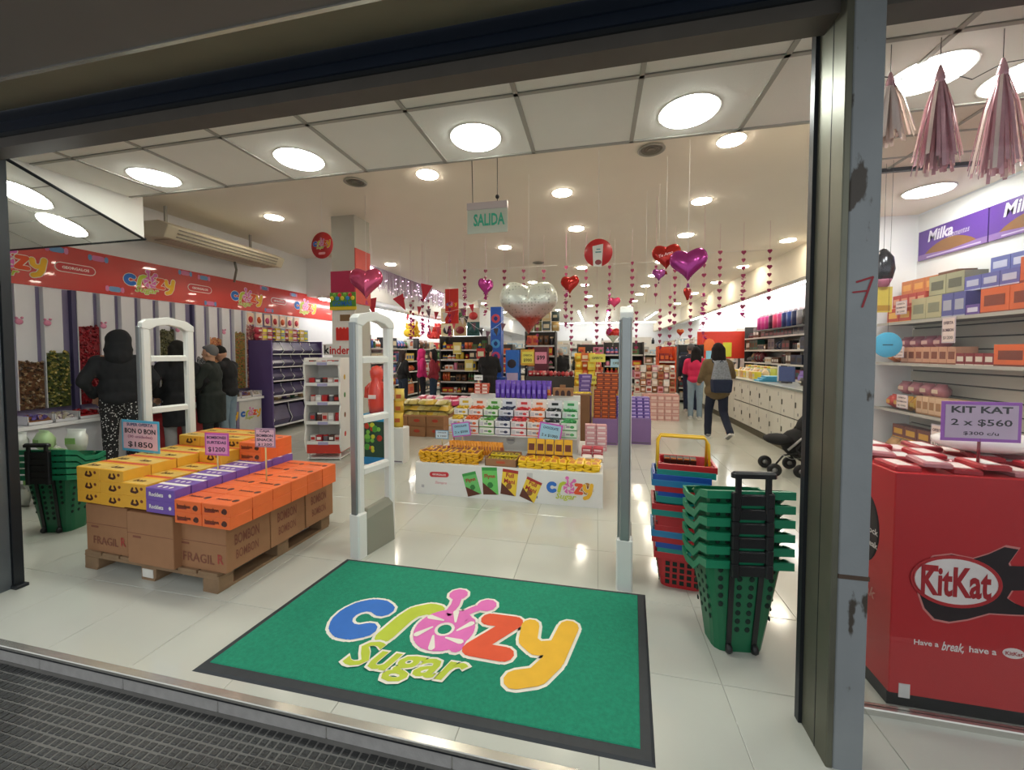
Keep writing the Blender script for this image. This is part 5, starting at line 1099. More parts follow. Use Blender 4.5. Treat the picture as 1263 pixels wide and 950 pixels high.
row(2.03, [('box', '#c87840', '#e0a050', .13, .13, .13, 3, 'orange-brown cup'), ('box', '#6a4028', '#e8c030', .18, .13, .14, 1, 'brown box with a yellow round face-like spot')], y=4.42, x=2.82, lab='topmost at left of the window shelf', grp='top layer on the top window shelf')
row(2.08, [('box', '#7078b8', '#d0d4e8', .14, .13, .12, 2, 'violet-blue box')], y=3.62, x=2.86, lab='topmost beside the orange boxes', grp='top layer on the top window shelf')
row(2.14, [('box', '#e0662c', '#8a3a1c', .2, .16, .15, 3, 'orange box')], y=3.30, x=2.82, lab='topmost at the right of the window shelf', grp='top layer on the top window shelf')
row(1.402, [('bag', '#d87838', '#e8b060', .09, .12, .12, 2, 'orange bag'), ('box', '#d8a080', '#8a4a30', .075, .14, .14, 7, 'peach-coloured tube box')], lab='on the second window shelf', grp='goods on the second window shelf')
row(1.53, [('bag', '#a86878', '#d8b0a8', .12, .1, .11, 4, 'dusty pink bag')], y=4.36, x=2.76, lab='upper layer, second window shelf', grp='goods on the second window shelf')
row(1.402, [('box', '#8a2a2c', '#e0d0c0', .07, .12, .09, 4, 'dark red packet')], y=3.66, lab='mid second window shelf', grp='red packets in the middle')
row(1.402, [('box', '#e06428', '#7a341c', .22, .2, .15, 4, 'large orange box')], y=3.37, lab='on the right of the second window shelf', grp='orange boxes on the second window shelf')
row(1.555, [('box', '#dd5c26', '#7a341c', .2, .18, .14, 3, 'large orange box')], y=3.22, x=2.76, lab='in the upper layer of the second shelf', grp='orange boxes on the second window shelf')
row(.972, [('bag', '#c84838', '#d8a050', .09, .12, .13, 2, 'red bag'), ('bag', '#d8a030', '#e8c860', .09, .1, .13, 2, 'amber bag'), ('box', '#d8b490', '#a87a50', .06, .14, .15, 6, 'pale tan tube box')], lab='on the third window shelf', grp='goods on the third window shelf')
row(1.11, [('bag', '#b87880', '#d8c0a8', .12, .1, .12, 4, 'pinkish bag')], y=4.36, x=2.76, lab='upper layer, third window shelf', grp='goods on the third window shelf')
row(.542, [('bag', '#d0a068', '#a87048', .12, .12, .15, 5, 'tan bag')], lab='on the lowest window shelf', grp='goods on the lowest window shelf')
row(.70, [('box', '#7a4030', '#d8a030', .14, .1, .12, 4, 'brown box with a yellow spot')], y=4.38, x=2.76, lab='upper layer, lowest window shelf', grp='goods on the lowest window shelf')
for x, y, z, a_, tx, w_, h_ in ((2.68, 4.18, 1.84, -90, 'on the red boxes', .13, .12), (2.66, 3.66, 1.57, -90, 'hanging from the top window shelf', .12, .20), (2.66, 4.16, 1.45, -90, 'on the second window shelf', .12, .1), (2.66, 4.1, 1.0, -90, 'on the third window shelf', .13, .12), (2.66, 3.72, .72, -90, 'beside the purple-edged card', .13, .2)):
    price_card(x, y, z, w_, h_, '#c8b8c0', '#e6d0c8', [('OFERTA', .78, .7, .12, '#5a3a4a'), ('BOMBON', .5, .8, .12, '#5a3a4a'), ('$1200', .2, .7, .14, '#2a1a2a')], 'small pale price card ' + tx, R(a_))
t = thing('window_box_stack', 'stack of large orange boxes low behind the purple-edged price card', 'box stack', (2.5, 3.1, 0)) if 0 else None
for k in range(5):
    for l in range(3): put('box', '#dd5c26', '#7a341c', .2, .18, .14, (2.62, 3.55-.21*k, .30+.145*l), M9, 'orange box low behind the red bin, %s layer, %s from the left' % (ORD[l], ORD[k]), 'snack box', 'orange boxes low in the window')
solid('low_plinth', 'low grey plinth under the orange boxes in the window', 'plinth', 2.55, 2.95, 2.5, 3.64, 0, .30, SHM)
# posters
MP = mt('poster_purple', '#5b3391', .3, noise=.12, ns=3)
for k, y in enumerate((4.46, 3.78, 3.10)):
    t = thing('purple_poster', 'purple chocolate poster high on the window wall, %s from the left' % ORD[k], 'poster', (2.985, y, 2.36)); b = MB(); b.box(-.003, .01, -.67, 0, 0, .27, MP); b.build('poster_sheet', t)
    b = MB(); vs = [(-.0045, -.08-.5*i/12, .05+.09*math.sin(math.pi*i/12)**.8) for i in range(13)]; b.add([(-.0045, -.33, .03)]+vs, [(0, i+1, i+2) for i in range(12)], colm('#8a5e34')); b.box(-.004, -.003, -.67, 0, .0, .05, colm('#8a6aa8')); b.box(-.005, -.004, -.62, -.1, .012, .022, colm('#c8b8d8')); b.build('landscape_print', t)
    b = MB(); b.text('Milka', (-.005, -.24, .20), (0, -1, 0), (0, 0, 1), w=.26, h=.10, m=colm('#ded6ea'), bold=.03, shear=.2); b.text('momentos', (-.005, -.42, .155), (0, -1, 0), (0, 0, 1), w=.2, h=.04, m=colm('#c8bcd8'), bold=.0, shear=.3); b.build('lettering', t)
# tassels on a line behind the pane
TF = mt('tassel_foil', '#dcaab4', .25, metal=.3, noise=.25, ns=30); TF2 = mt('tassel_pale', '#eedcd4', .3, metal=.2)
def tassel(seed, hgt, wid, pale=False):
    r_ = random.Random(seed); t = thing('paper_tassel', '', 'tassel'); b = MB()
    for k in range(70):
        a = r_.uniform(0, 6.28); q = r_.random()**.6; sp = wid*q; L = hgt*r_.uniform(.86, 1.02); p0 = (0.006*math.cos(a), .006*math.sin(a), 0); p1 = (sp*.55*math.cos(a), sp*.45*math.sin(a), -L*.4); p2 = (sp*math.cos(a), sp*.8*math.sin(a), -L)
        tx_, ty_ = -math.sin(a)*.006, math.cos(a)*.006; m = TF2 if (pale or r_.random() < .2) else TF; vs = []
        for p, s_ in ((p0, .5), (p1, 1), (p2, 1)): vs += [(p[0]-tx_*s_, p[1]-ty_*s_, p[2]), (p[0]+tx_*s_, p[1]+ty_*s_, p[2])]
        b.add(vs, [(0, 1, 3, 2), (2, 3, 5, 4)], m)
    tag(b.build('foil_strips', t), kind='stuff'); b = MB(); b.lathe([(.004, .03), (.012, .0), (.018, -.03), (.012, -.05)], TF, 10); b.build('tassel_knot', t)
    b = MB(); b.tube([(0, 0, .02), (0, 0, 2.815-2.66)], .0015, DARK, 4); b.build('thread', t); return t
for o, (x, z, lab) in zip((tassel(1, .40, .085), tassel(2, .44, .095), tassel(3, .26, .09, True)), ((1.39, 2.665, 'pink foil tassel hanging in the window, left of the two full ones'), (1.60, 2.66, 'pink foil tassel hanging in the window, right of the two full ones'), (1.215, 2.66, 'white foil tassel half hidden behind the steel pillar'))):
    o.location = (x, 2.0, z); o['label'] = lab
t = thing('tassel_line', 'thin cord carrying the foil tassels across the window', 'cord', (1.0, 2.0, 2.67)); b = MB(); b.tube([(0, 0, .05), (.215, 0, .0), (.31, 0, -.03), (.39, 0, 0), (.5, 0, -.05), (.6, 0, 0), (1.2, 0, .03)], .002, DARK, 5); b.build('cord', t)
t = thing('blue_disc', 'round light blue paper disc hanging beside the steel pillar', 'paper disc', (1.98, 3.2, 1.55)); b = MB(); b.lathe([(0, -.002), (.085, -.002), (.088, 0), (.085, .002), (0, .002)], colm('#4fb0d4'), 24, ax='y'); b.build('disc', t); b = MB(); b.box(-.03, .03, -.004, -.0025, -.004, .004, colm('#2a5a70')); b.build('disc_mark', t); b = MB(); b.tube([(0, 0, .085), (0, 0, 1.265)], .0012, DARK, 4); b.build('thread', t)
t = thing('foil_drop', 'dark silver drop-shaped decoration hanging by the steel pillar', 'decoration', (1.97, 3.25, 1.98)); b = MB(); b.lathe([(0, 0), (.05, .03), (.065, .1), (.055, .18), (.02, .24), (0, .25)], mt('foil_dark', '#4a4a4e', .2, metal=.8), 16); b.build('drop_body', t); b = MB(); b.tube([(0, 0, .24), (0, 0, .835)], .0012, DARK, 4); b.build('thread', t); b = MB(); b.lathe([(0.03, -.02), (.045, .02), (.05, .03)], colm('#c87a94'), 12); b.build('pink_collar', t)
t = thing('yellow_hanging_card', 'tall yellow card hanging under the silver drop by the pillar', 'card', (1.98, 3.25, 1.78)); b = MB(); b.box(-.05, .05, 0, .004, 0, .18, colm('#d8c050')); b.build('card_sheet', t); b = MB(); b.box(-.04, .04, -.001, 0, .01, .05, colm('#b88a2c')); b.build('print', t)
# ================================================================ COUNTER AT RIGHT
CW = mt('cabinet_white', '#d6d4c8', .45, noise=.05, ns=3); CL = mt('cabinet_gap', '#55524a', .6)
t = thing('service_counter', 'long white counter with cabinet doors along the right side', 'counter', (2.8, 5.9, 0)); L = 6.0
b = MB(); b.box(.02, .6, 0, L, .1, .94, CL); b.box(.03, .58, 0, L, 0, .1, mt('plinth_olive', '#5a5646', .6)); b.build('carcass', t)
b = MB(); b.box(.0, .03, 0, L, .0, .10, mt('plinth_olive', '#5a5646', .6)); b.build('kick_board', t)
dm = MB(); dm.bbox(.0, .02, .005, .415, 0, .40, CW, .003); hm_ = MB(); hm_.box(-.012, 0, .37, .385, .16, .24, CL)
hm_.box(-.001, 0, .3, .33, .05, .09, colm('#7a7a76')); hm_.box(-.001, 0, .08, .1, .28, .34, colm('#8a8a86')); d0 = None
for k in range(7):
    for z in (.115, .535):
        if d0 is None: d0 = dm.build('cabinet_door', t); o = d0; h0 = hm_.build('door_pull', d0)
        else: o = d0.copy(); COL.objects.link(o); q = h0.copy(); COL.objects.link(q); q.parent = o
        o.location = (0, k*.42, z)
for k in range(4): b = MB(); b.bbox(0, .02, 2.945+k*.76, 2.945+k*.76+.75, .115, .93, CW, .003); b.build('plain_panel', t)
t = thing('glass_worktop', 'pale glass-edged worktop on the long right counter', 'worktop', (2.78, 5.88, .94)); b = MB(); b.bbox(0, .66, 0, 6.05, 0, .035, mt('worktop', '#d8dedb', .15, noise=.03), .004); b.build('top_slab', t); b = MB(); b.box(-.004, 0, 0, 6.05, .0, .03, mt('worktop_edge', '#86918c', .3)); b.build('edge_strip', t)
def cput(kind, c1, c2, w, d, h, x, y, lab, z=.975, cat='product', rz=-90): put(kind, c1, c2, w, d, h, (x, y, z), R(rz), lab, cat, '')
cols = ['#d8c83a', '#e0c8a0', '#c8d060', '#d8a860', '#b8b0a0', '#a8c0b8', '#e0d8b0', '#c89a6a', '#e8e0d0']
nms = ['yellow', 'cream', 'lime', 'tan', 'grey', 'pale green', 'ivory', 'light brown', 'white']
for k in range(27):
    c = k % 9; put(['box', 'bag', 'jar'][k % 3], cols[c], cols[(c+4) % 9], .13, .12, .14+.05*((k*7) % 3), (2.98+.15*(k % 3), 8.35+.16*(k//3)*1.0, .975), R(-90), '%s %s among the goods crowded on the counter, row %s from the front' % (nms[c], ['box', 'bag', 'jar'][k % 3], ORD[k//3]), 'product', 'goods crowded on the counter')
for k in range(3): b = MB(); b.bbox(-.16, .16, -.12, .12, 0, .03, colm('#4fa8cc'), .004); b.box(-.14, .14, -.1, .1, .03, .032, colm('#8ad0e4')); o = b.build('blue_tray'); o.location = (2.98+.05*k, 7.75-.02*k, .976+.033*k); tag(o, 'light blue folder lying on the counter, layer %s' % ORD[k], 'folder', 'blue folders on the counter')
t = thing('blue_monitor', 'dark blue screen with a white edge standing on the counter', 'screen', (3.12, 7.35, .975), R(-60)); b = MB(); b.bbox(-.13, .13, 0, .04, .03, .28, colm('#4a5a8a')); b.box(-.15, -.13, -.005, .045, .02, .30, colm('#dcdcdc')); b.build('screen_body', t); b = MB(); b.box(-.06, .06, -.03, .07, 0, .03, colm('#3a3a44')); b.build('screen_foot', t)
put('bag', '#6a4a9a', '#8a7ac0', .2, .15, .22, (3.2, 7.05, .975), R(-70), 'crumpled purple bag on the counter beside the screen', 'bag', '')
for k in range(6): put(['bag', 'box'][k % 2], ['#2c2c2e', '#5a4a3a', '#c8c0a0', '#383c40', '#7a6a58', '#a8a090'][k], '#b8b0a0', .13, .1, .12, (3.1+.1*(k % 2), 6.85-.14*k, .975), R(-80+20*k), '%s item in the pile near the front of the counter' % ['black', 'brown', 'cream', 'charcoal', 'taupe', 'grey'][k], 'item', 'pile near the front of the counter')
# ---- back-bar shelving along the right wall
FT = {}
def shelving(name, lab, x0, x1, y, zs, depth, face, matc, back=None, side=True):
    # face 'S' looks to -Y, 'W' looks to -X (runs along y from x0 to x1 given as y-range, y = x position), 'E' looks to +X
    rz = {'S': 0, 'W': R(-90), 'E': R(90)}[face]; w = abs(x1-x0)
    loc = {'S': (x0, y, 0), 'W': (y, x1, 0), 'E': (y, x0, 0)}[face]
    t = thing(name, lab, 'shelving', loc, rz); H = zs[-1]+.36
    b = MB(); b.box(0, w, depth-.02, depth, 0, H, back or matc); b.build('back_panel', t)
    for x in (0, w-.03): b = MB(); b.box(x, x+.03, 0, depth, 0, H, matc); b.build('side_panel', t)
    for z in zs: b = MB(); b.box(.03, w-.03, 0, depth-.02, z-.025, z, matc); b.box(.03, w-.03, -.006, 0, z-.03, z+.012, colm('#c8c6c0')); b.build('shelf', t)
    FT['t'] = t
    return loc, rz, w
PALS = {'mix': [('red', '#b8342c'), ('cream', '#d8c8a8'), ('green', '#4a7a4a'), ('yellow', '#d8b83a'), ('white', '#dcdad4'), ('brown', '#6a4a34'), ('blue', '#3a5a94'), ('orange', '#d0703a'), ('black', '#2c2c30'), ('pink', '#c87a94')],
        'dark': [('black', '#26262a'), ('brown', '#4a3428'), ('grey', '#6a6a6c'), ('dark red', '#6a2430'), ('white', '#c8c6c0'), ('navy', '#2a344c'), ('teal', '#2a5a5a'), ('tan', '#a88a64')],
        'light': [('white', '#e0deda'), ('cream', '#dccfb4'), ('pale pink', '#dcb8b8'), ('grey', '#a8a8a6'), ('beige', '#c8b090'), ('light blue', '#a8c0d0'), ('brown', '#8a6a50')],
        'red': [('red', '#c0302a'), ('dark red', '#8a2226'), ('yellow', '#e0c03a'), ('white', '#e0dcd6'), ('orange', '#d86a2c')]}
sr = random.Random(11); TOT = [0]
def stock(fr_, zs, pal, what, wmin=.1, wmax=.2, hmin=.12, hmax=.26, kinds=('box', 'bag', 'box', 'bottle', 'jar'), fill=.93, dd=.12, stuff=False):
    loc, rz, w = fr_; ps = PALS[pal]; ca, sa_ = math.cos(rz), math.sin(rz); sb_ = MB() if stuff else None
    for zi, z in enumerate(zs):
        x = .05; idx = 0
        while x < w-.05-wmin:
            i = sr.randrange(len(ps)); kd = sr.choice(kinds); ww = round(sr.choice((wmin, (wmin+wmax)/2, wmax)), 3); hh = round(sr.choice((hmin, (hmin+hmax)/2, hmax)), 3)
            if kd in ('bottle', 'jar'): ww = min(ww, .12)
            run = sr.choice((1, 2, 2, 3))
            for _ in range(run):
                if x+ww > w-.03: break
                X_ = x+ww/2; Y_ = .03
                c2 = ps[(i+3) % len(ps)][1]
                if stuff: sb_.box(x, x+ww*.94, .03, .03+dd, z, z+hh, colm(ps[i][1])); sb_.box(x+ww*.2, x+ww*.7, .0285, .03, z+hh*.3, z+hh*.65, colm(c2))
                else:
                    put(kd, ps[i][1], c2, ww*.96, dd, hh, (loc[0]+X_*ca-Y_*sa_, loc[1]+X_*sa_+Y_*ca, z), rz, '%s %s, %s shelf, %s, %s' % (ps[i][0], {'box': 'box', 'bag': 'packet', 'bottle': 'bottle', 'jar': 'jar', 'roll': 'flask', 'card': 'hanging pack'}[kd], ORD[zi], (ORD[idx]+' from the left') if idx < 20 else 'near the right end', what), {'box': 'box', 'bag': 'packet', 'bottle': 'bottle', 'jar': 'jar', 'roll': 'flask', 'card': 'packet'}[kd], 'goods on the '+what); TOT[0] += 1; idx += 1
                x += ww
            x += sr.choice((0, .01, .03)) if fill > .9 else sr.choice((.02, .08))
    if stuff: o = sb_.build('packed_goods', FT['t'], 'rows of small packaged goods'); tag(o, kind='stuff')
DKS = mt('shelf_dark', '#3a3836', .5, noise=.1); WHS = mt('shelf_white', '#d2d0ca', .5, noise=.04)
zs = (.12, .5, .86, 1.2, 1.55, 1.9); f = shelving('shelf_unit', 'tall shelving behind the counter on the right wall', 9.0, 13.2, 4.45, zs, .42, 'W', DKS, back=WHS); stock(f, zs[2:], 'dark', 'unit behind the counter', .13, .26, .16, .30, dd=.2)
for k in range(11):
    n_ = ['pink', 'hot pink', 'magenta', 'dark purple', 'coral pink', 'pink', 'navy', 'blue', 'navy', 'grey', 'black'][k]; c = ['#d8449a', '#e0409a', '#c83a8a', '#4a1a3c', '#e04a78', '#d8448a', '#2a3a7a', '#2a4a94', '#20305e', '#8a8a90', '#2a2a2c'][k]
    put('roll', c, '#d8c8d0', .2, .2, .40, (4.32, 11.9-.24*k, 2.10), R(-90), '%s flask in the row hanging high behind the counter, %s from the left' % (n_, ORD[k]), 'flask', 'row of flasks behind the counter')
solid('flask_rack', 'thin dark rack holding the row of pink and blue flasks', 'rack', 4.3, 4.44, 9.0, 12.1, 2.06, 2.095, DKS)
t = thing('red_poster_board', 'red lit poster board with a yellow card behind the counter', 'poster', (3.9, 13.4, 1.3)); b = MB(); b.box(-.75, .7, 0, .04, 0, .85, colm('#c8341f')); b.build('board', t); b = MB(); b.box(.0, .25, -.01, 0, .05, .5, colm('#c8c83a')); b.build('yellow_card', t); b = MB(); b.ball((-.4, -.005, .4), .18, colm('#d86a2c'), 12, 5, (1, .05, 1.3)); b.build('print', t); b = MB(); b.box(-.5, -.45, 0, .04, -1.3, 0, DKS); b.box(.45, .5, 0, .04, -1.3, 0, DKS); b.build('stand_legs', t)['kind'] = 'stuff'
t = thing('blue_notice', 'light blue notice card standing at the far end of the counter', 'notice', (3.05, 11.2, .975)); b = MB(); b.box(-.02, .02, 0, .02, 0, .3, WHS); b.build('stem', t); b = MB(); b.box(-.2, .2, -.01, 0, .28, .56, colm('#8ac4dc')); b.build('card', t)
zs = (.12, .5, .86, 1.2, 1.55, 1.9)
for i, (a_, b_) in enumerate(((13.9, 18.4), (18.6, 23.2), (23.4, 28.2))):
    f = shelving('shelf_unit', 'pale shelving along the right wall beyond the counter, %s bay' % ORD[i], a_, b_, 4.45, zs, .4, 'W', WHS); stock(f, zs, 'light', 'right wall shelving, %s bay' % ORD[i], .16, .34, .18, .3, dd=.2, stuff=True)
# ---- left aisle
zs = (.12, .5, .86, 1.2, 1.6)
for i, (a_, b_, pl) in enumerate(((9.4, 12.2, 'mix'), (12.3, 15.2, 'mix'), (15.3, 19.6, 'light'), (19.7, 27.5, 'light'))):
    f = shelving('shelf_unit', 'shelving along the bright left wall, %s bay from the front' % ORD[i], a_, b_, -5.95, zs, .4, 'E', WHS if i > 1 else DKS, back=mt('bright_back', '#eceae6', .5)); stock(f, zs, pl, 'left wall unit, %s bay' % ORD[i], .18, .34, .2, .32, dd=.2, stuff=i > 1)
for y, n_, c, lab in ((11.2, 5, '#e0b82c', 'yellow plush toy'), (12.9, 6, '#c83a34', 'red plush toy'), (14.2, 4, '#d8d4cc', 'white plush toy')):
    for k in range(n_):
        t = thing('plush_toy', '%s on top of the left wall shelving, %s in its cluster' % (lab, ORD[k]), 'plush toy', (-5.78+.12*(k % 2), y+.24*(k//2), 1.97 if k < 4 else 2.12)); b = MB(); m = colm(c, 'cloth'); b.ball((0, 0, .13), .13, m, 10, 7); b.ball((.02, 0, .32), .09, m, 10, 7)
        for s_ in (-1, 1): b.ball((0, s_*.07, .40), .035, m, 8, 5); b.ball((.09, s_*.09, .05), .05, m, 8, 5)
        b.build('plush_body', t)
# gondola facing the entrance, left of the blue column
zs = (.12, .42, .72, 1.02, 1.30, 1.56)
f = shelving('gondola', 'black gondola packed with small goods behind the left aisle shoppers', -4.05, -2.72, 9.6, zs, .45, 'S', DKS); stock(f, zs[:1], 'light', 'black gondola', .08, .2, .14, .2); stock((f[0], f[1], f[2]), zs[1:], 'mix', 'black gondola uppers', .07, .16, .14, .24)
for k in range(6):
    n_ = ['cream', 'dark red', 'teal', 'tan', 'green', 'cream'][k]; put('card', ['#2c2c30', '#8a2a34', '#2a5a5a', '#a8844a', '#4a6a44', '#c83a3a'][k], ['#dcd4a8', '#c8b088', '#2f5f60', '#d8c8a0', '#b8b088', '#e0d8c8'][k], .34, .1, .36, (-3.85+.36*(k % 3), 9.64, 1.922+.362*(k//3)), 0, '%s boxed toy hung on the upper part of the black gondola, %s' % (n_, ORD[k]), 'boxed toy', 'boxed toys on the black gondola')
for k in range(4): put('box', ['#d8c870', '#e0d070', '#c83a3a', '#d8d0c0'][k], '#e8e4c0', .22, .03, .3, (-3.55+.32*k, 9.565, [1.45, 1.0, 1.3, .8][k]-.0), 0, '%s notice card on the front of the black gondola, %s from the left' % (['yellow', 'pale yellow', 'red', 'cream'][k], ORD[k]), 'card', 'cards on the black gondola')
# red hanging boards
for x, y, z, w_, h_, lab in ((-3.28, 8.5, 2.16, .32, .80, 'tall red hanging board with a small gold logo left of the blue column'), ):
    t = thing('hanging_board', lab, 'hanging sign', (x, y, z)); b = MB(); b.box(-w_/2, w_/2, 0, .02, 0, h_, colm('#c82c22')); b.build('board', t); b = MB(); b.logo((0, -.002, h_*.55), (1, 0, 0), (0, 0, 1), .24, outline=False); b.build('shop_logo', t); b = MB(); b.tube([(-w_*.4, .01, h_), (-w_*.4, .01, 3.6-z)], .003, WHT, 4); b.build('wire', t); b = MB(); b.tube([(w_*.4, .01, h_), (w_*.4, .01, 3.6-z)], .003, WHT, 4); b.build('wire', t)
# blue column display
t = thing('blue_tower', 'tall blue printed cardboard tower behind the ponytailed person', 'display tower', (-2.36, 9.0, 0)); b = MB(); b.bbox(-.13, .13, 0, .26, .9, 2.58, colm('#2458b8')); b.bbox(-.2, .26, -.12, .3, 0, .9, colm('#2a4fa0')); b.build('tower_body', t); b = MB()
for k in range(5): b.ball((0, 0, 1.1+k*.3), .11, colm(['#3f7ad0', '#b83a6a', '#4a9ad8', '#3f7ad0', '#c84a5a'][k]), 12, 5, (1, .06, 1)); b.ball((0, -.002, 1.1+k*.3), .07, colm('#1c3a84'), 12, 5, (1, .08, 1))
b.build('round_prints', t)
t = thing('blue_dump_bin', 'blue printed bin with a dark round print right of the blue tower', 'display bin', (-1.98, 9.05, 0)); b = MB(); b.bbox(-.15, .17, 0, .3, 0, 1.55, colm('#2b6cc8')); b.build('bin_body', t); b = MB(); b.ball((0, 0, 1.22), .11, colm('#2c2430'), 12, 5, (1, .05, 1)); b.box(-.13, .15, -.004, 0, .7, 1.0, colm('#b8a8c8')); b.build('print', t)
# gondola behind the display
zs = (.12, .5, .84, 1.12, 1.4, 1.66)
f = shelving('gondola', 'mixed gondola under the big heart balloon', -1.78, -1.0, 9.7, zs, .4, 'S', DKS); stock(f, zs[1:], 'mix', 'gondola under the big balloon', .07, .14, .18, .26)
for k in range(8): put(['box', 'bag'][k % 2], ['#6a7a4a', '#8a8a5a', '#4a5a5a', '#c8a86a', '#b83a3a', '#5a6a3a', '#c8b080', '#3a4a4a'][k], '#c8c0a0', .2, .14, .24, (-1.68+.22*(k % 4), 9.75, 2.03+.25*(k//4)), 0, '%s pack on top of the gondola under the big balloon' % ['olive', 'khaki', 'dark teal', 'gold', 'red', 'moss', 'sand', 'slate'][k], 'pack', 'packs on top of the gondola')
t = thing('price_notice', 'yellow price notice in front of the gondola under the big balloon', 'notice', (-1.62, 9.2, 1.18)); b = MB(); b.box(-.17, .17, 0, .01, 0, .38, colm('#d8a83a')); b.build('frame', t); b = MB(); b.box(-.14, .14, -.004, 0, .05, .33, colm('#e8e060')); b.build('paper', t); b = MB(); b.text('OFERTA', (0, -.005, .24), (1, 0, 0), (0, 0, 1), w=.22, m=colm('#4a4420'), bold=.02); b.text('$900', (0, -.005, .12), (1, 0, 0), (0, 0, 1), w=.2, m=colm('#4a4420'), bold=.02); b.build('lettering', t); b = MB(); b.tube([(0, .02, 0), (0, .02, -1.18)], .01, DKS, 6); b.build('post', t)
t = thing('dark_dispenser', 'dark red stand with a pink price card in front of the gondola', 'display stand', (-1.30, 9.2, 0)); b = MB(); b.bbox(-.16, .16, 0, .3, 0, 1.62, colm('#5a1a2c')); b.build('stand_body', t); b = MB(); b.box(-.14, .14, -.006, 0, 1.22, 1.5, colm('#d88aa4')); b.build('pink_card', t); b = MB(); b.text('$99', (0, -.007, 1.36), (1, 0, 0), (0, 0, 1), w=.2, m=colm('#2a1a24'), bold=.03); b.build('lettering', t)
for k in range(12): put('bag', ['#b8303a', '#c86a6a', '#8a2a34'][k % 3], '#e0c8c0', .11, .1, .13, (-1.52+.09*k, 9.0+.05*(k % 2), .93), .2*k, 'red packet heaped in front of the gondola, %s from the left' % ORD[k], 'packet', 'red packets in front of the gondola')
solid('low_table', 'low table carrying the heap of red packets', 'table', -1.62, -.42, 8.95, 9.17, 0, .93, DKS)
# yellow and orange clump right of the grey-haired man
for k in range(16): put(['bag', 'box', 'bag'][k % 3], ['#e0b02c', '#d86a3a', '#e8c83a', '#c85a4a'][k % 4], ['#e8e060', '#f0e0c0'][k % 2], .15, .12, .17, (-.36+.13*(k % 4), 8.0+.06*(k % 2), .80+.17*(k//4)), rnd.uniform(-.2, .2), '%s bag or box in the bright pile left of the tower, %s layer' % (['amber', 'orange', 'yellow', 'salmon'][k % 4], ORD[k//4]), 'packet', 'bright pile left of the tower')
solid('pile_stand', 'stand under the bright yellow and orange pile', 'display stand', -.45, .2, 7.98, 8.2, 0, .80, colm('#c8b070'))
for x, z, c_, lab in ((.02, 1.30, '#e0dc60', 'yellow offer card above the bright pile'), (-.05, .86, '#e0dc60', 'yellow offer card low on the bright pile'), (.42, 1.2, '#a8d0e0', 'light blue card behind the tower of brown boxes')):
    price_card(x, 7.9, z, .3, .16, c_, c_, [('OFERTA', .5, .7, .3, '#5a5a30')], lab, 0, z)
# pink boxes, orange and green stands right of the plinth
for l in range(4):
    for k in range(5): put('box', '#d8a49c', '#ecd0c8', .145, .3, .14, (1.08+k*.15, 8.9, .0+l*.142), 0, 'pale pink carton beyond the purple plinth, %s layer, %s from the left' % (ORD[l], ORD[k]), 'carton', 'pale pink cartons beyond the plinth')
for l in range(4):
    for k in range(7): put(['box', 'bag'][(k+l) % 2], ['#d8c8b8', '#c8a080', '#e0e0dc', '#a8744c', '#d8a0a8'][(k+2*l) % 5], ['#a04030', '#f0e8e0'][k % 2], .12, .12, .15, (.92+k*.125, 9.25, .57+l*.16), 0, '%s item behind the pink cartons, %s layer, %s from the left' % (['sand', 'tan', 'white', 'brown', 'pink'][(k+2*l) % 5], ORD[l], ORD[k]), 'packet', 'pile behind the pink cartons')
solid('stand_block', 'grey block supporting the pile behind the pink cartons', 'display stand', .85, 1.8, 9.22, 9.5, 0, .57, WHS)
def side_stand(x, c, nm_, y):
    zs = (.12, .42, .72, 1.0, 1.27); f = shelving('end_stand', '%s shelved stand at the aisle end beyond the pink cartons' % nm_, x, x+.42, y, zs, .35, 'S', colm(c)); stock(f, zs, 'red' if nm_ == 'orange' else 'mix', '%s aisle stand' % nm_, .07, .14, .12, .2)
side_stand(1.45, '#d8562c', 'orange', 9.9); side_stand(1.62, '#3a6a44', 'green', 10.9)
zs = (.12, .45, .78, 1.08, 1.36); f = shelving('gondola', 'black gondola with blue packs at the right end of the aisle', 2.35, 3.05, 12.2, zs, .5, 'S', mt('shelf_black', '#1e2022', .5)); stock(f, zs, 'dark', 'black aisle-end gondola', .1, .2, .13, .22)
for i, (x0, x1, y, pl) in enumerate(((-2.2, -.9, 13.6, 'light'), (-.7, .9, 14.4, 'mix'), (1.1, 2.3, 14.2, 'light'), (.2, 1.3, 11.4, 'mix'), (-4.6, -2.9, 13.4, 'mix'))):
    zs = (.12, .45, .78, 1.1, 1.42); f = shelving('gondola', 'mid-shop gondola with %s goods, %s of the far group' % ('pale' if pl == 'light' else 'mixed', ORD[i]), x0, x1, y, zs, .5, 'S', WHS if pl == 'light' else DKS); stock(f, zs, pl, 'mid-shop gondola, %s of the far group' % ORD[i], .12, .26, .16, .26, stuff=(i != 3))
for i, (x0, x1, y) in enumerate(((-4.6, -2.6, 18.5), (-2.2, -.2, 19), (.2, 2.4, 18.6), (-5, -2, 24), (-1.5, 2.6, 24.2))):
    zs = (.12, .5, .9, 1.3, 1.7); f = shelving('gondola', 'far white gondola of pale goods near the back wall, %s' % ORD[i], x0, x1, y, zs, .5, 'S', WHS); stock(f, zs, 'light', 'far white gondola, %s' % ORD[i], .16, .36, .2, .3, stuff=True)
for i in range(5):
    zs = (.12, .5, .9, 1.3, 1.7); f = shelving('shelf_unit', 'white shelving against the back wall, %s bay from the left' % ORD[i], -6+i*2.15, -3.9+i*2.15, 28.5, zs, .45, 'S', WHS); stock(f, zs, 'light', 'back wall shelving, %s bay' % ORD[i], .2, .4, .22, .3, stuff=True)
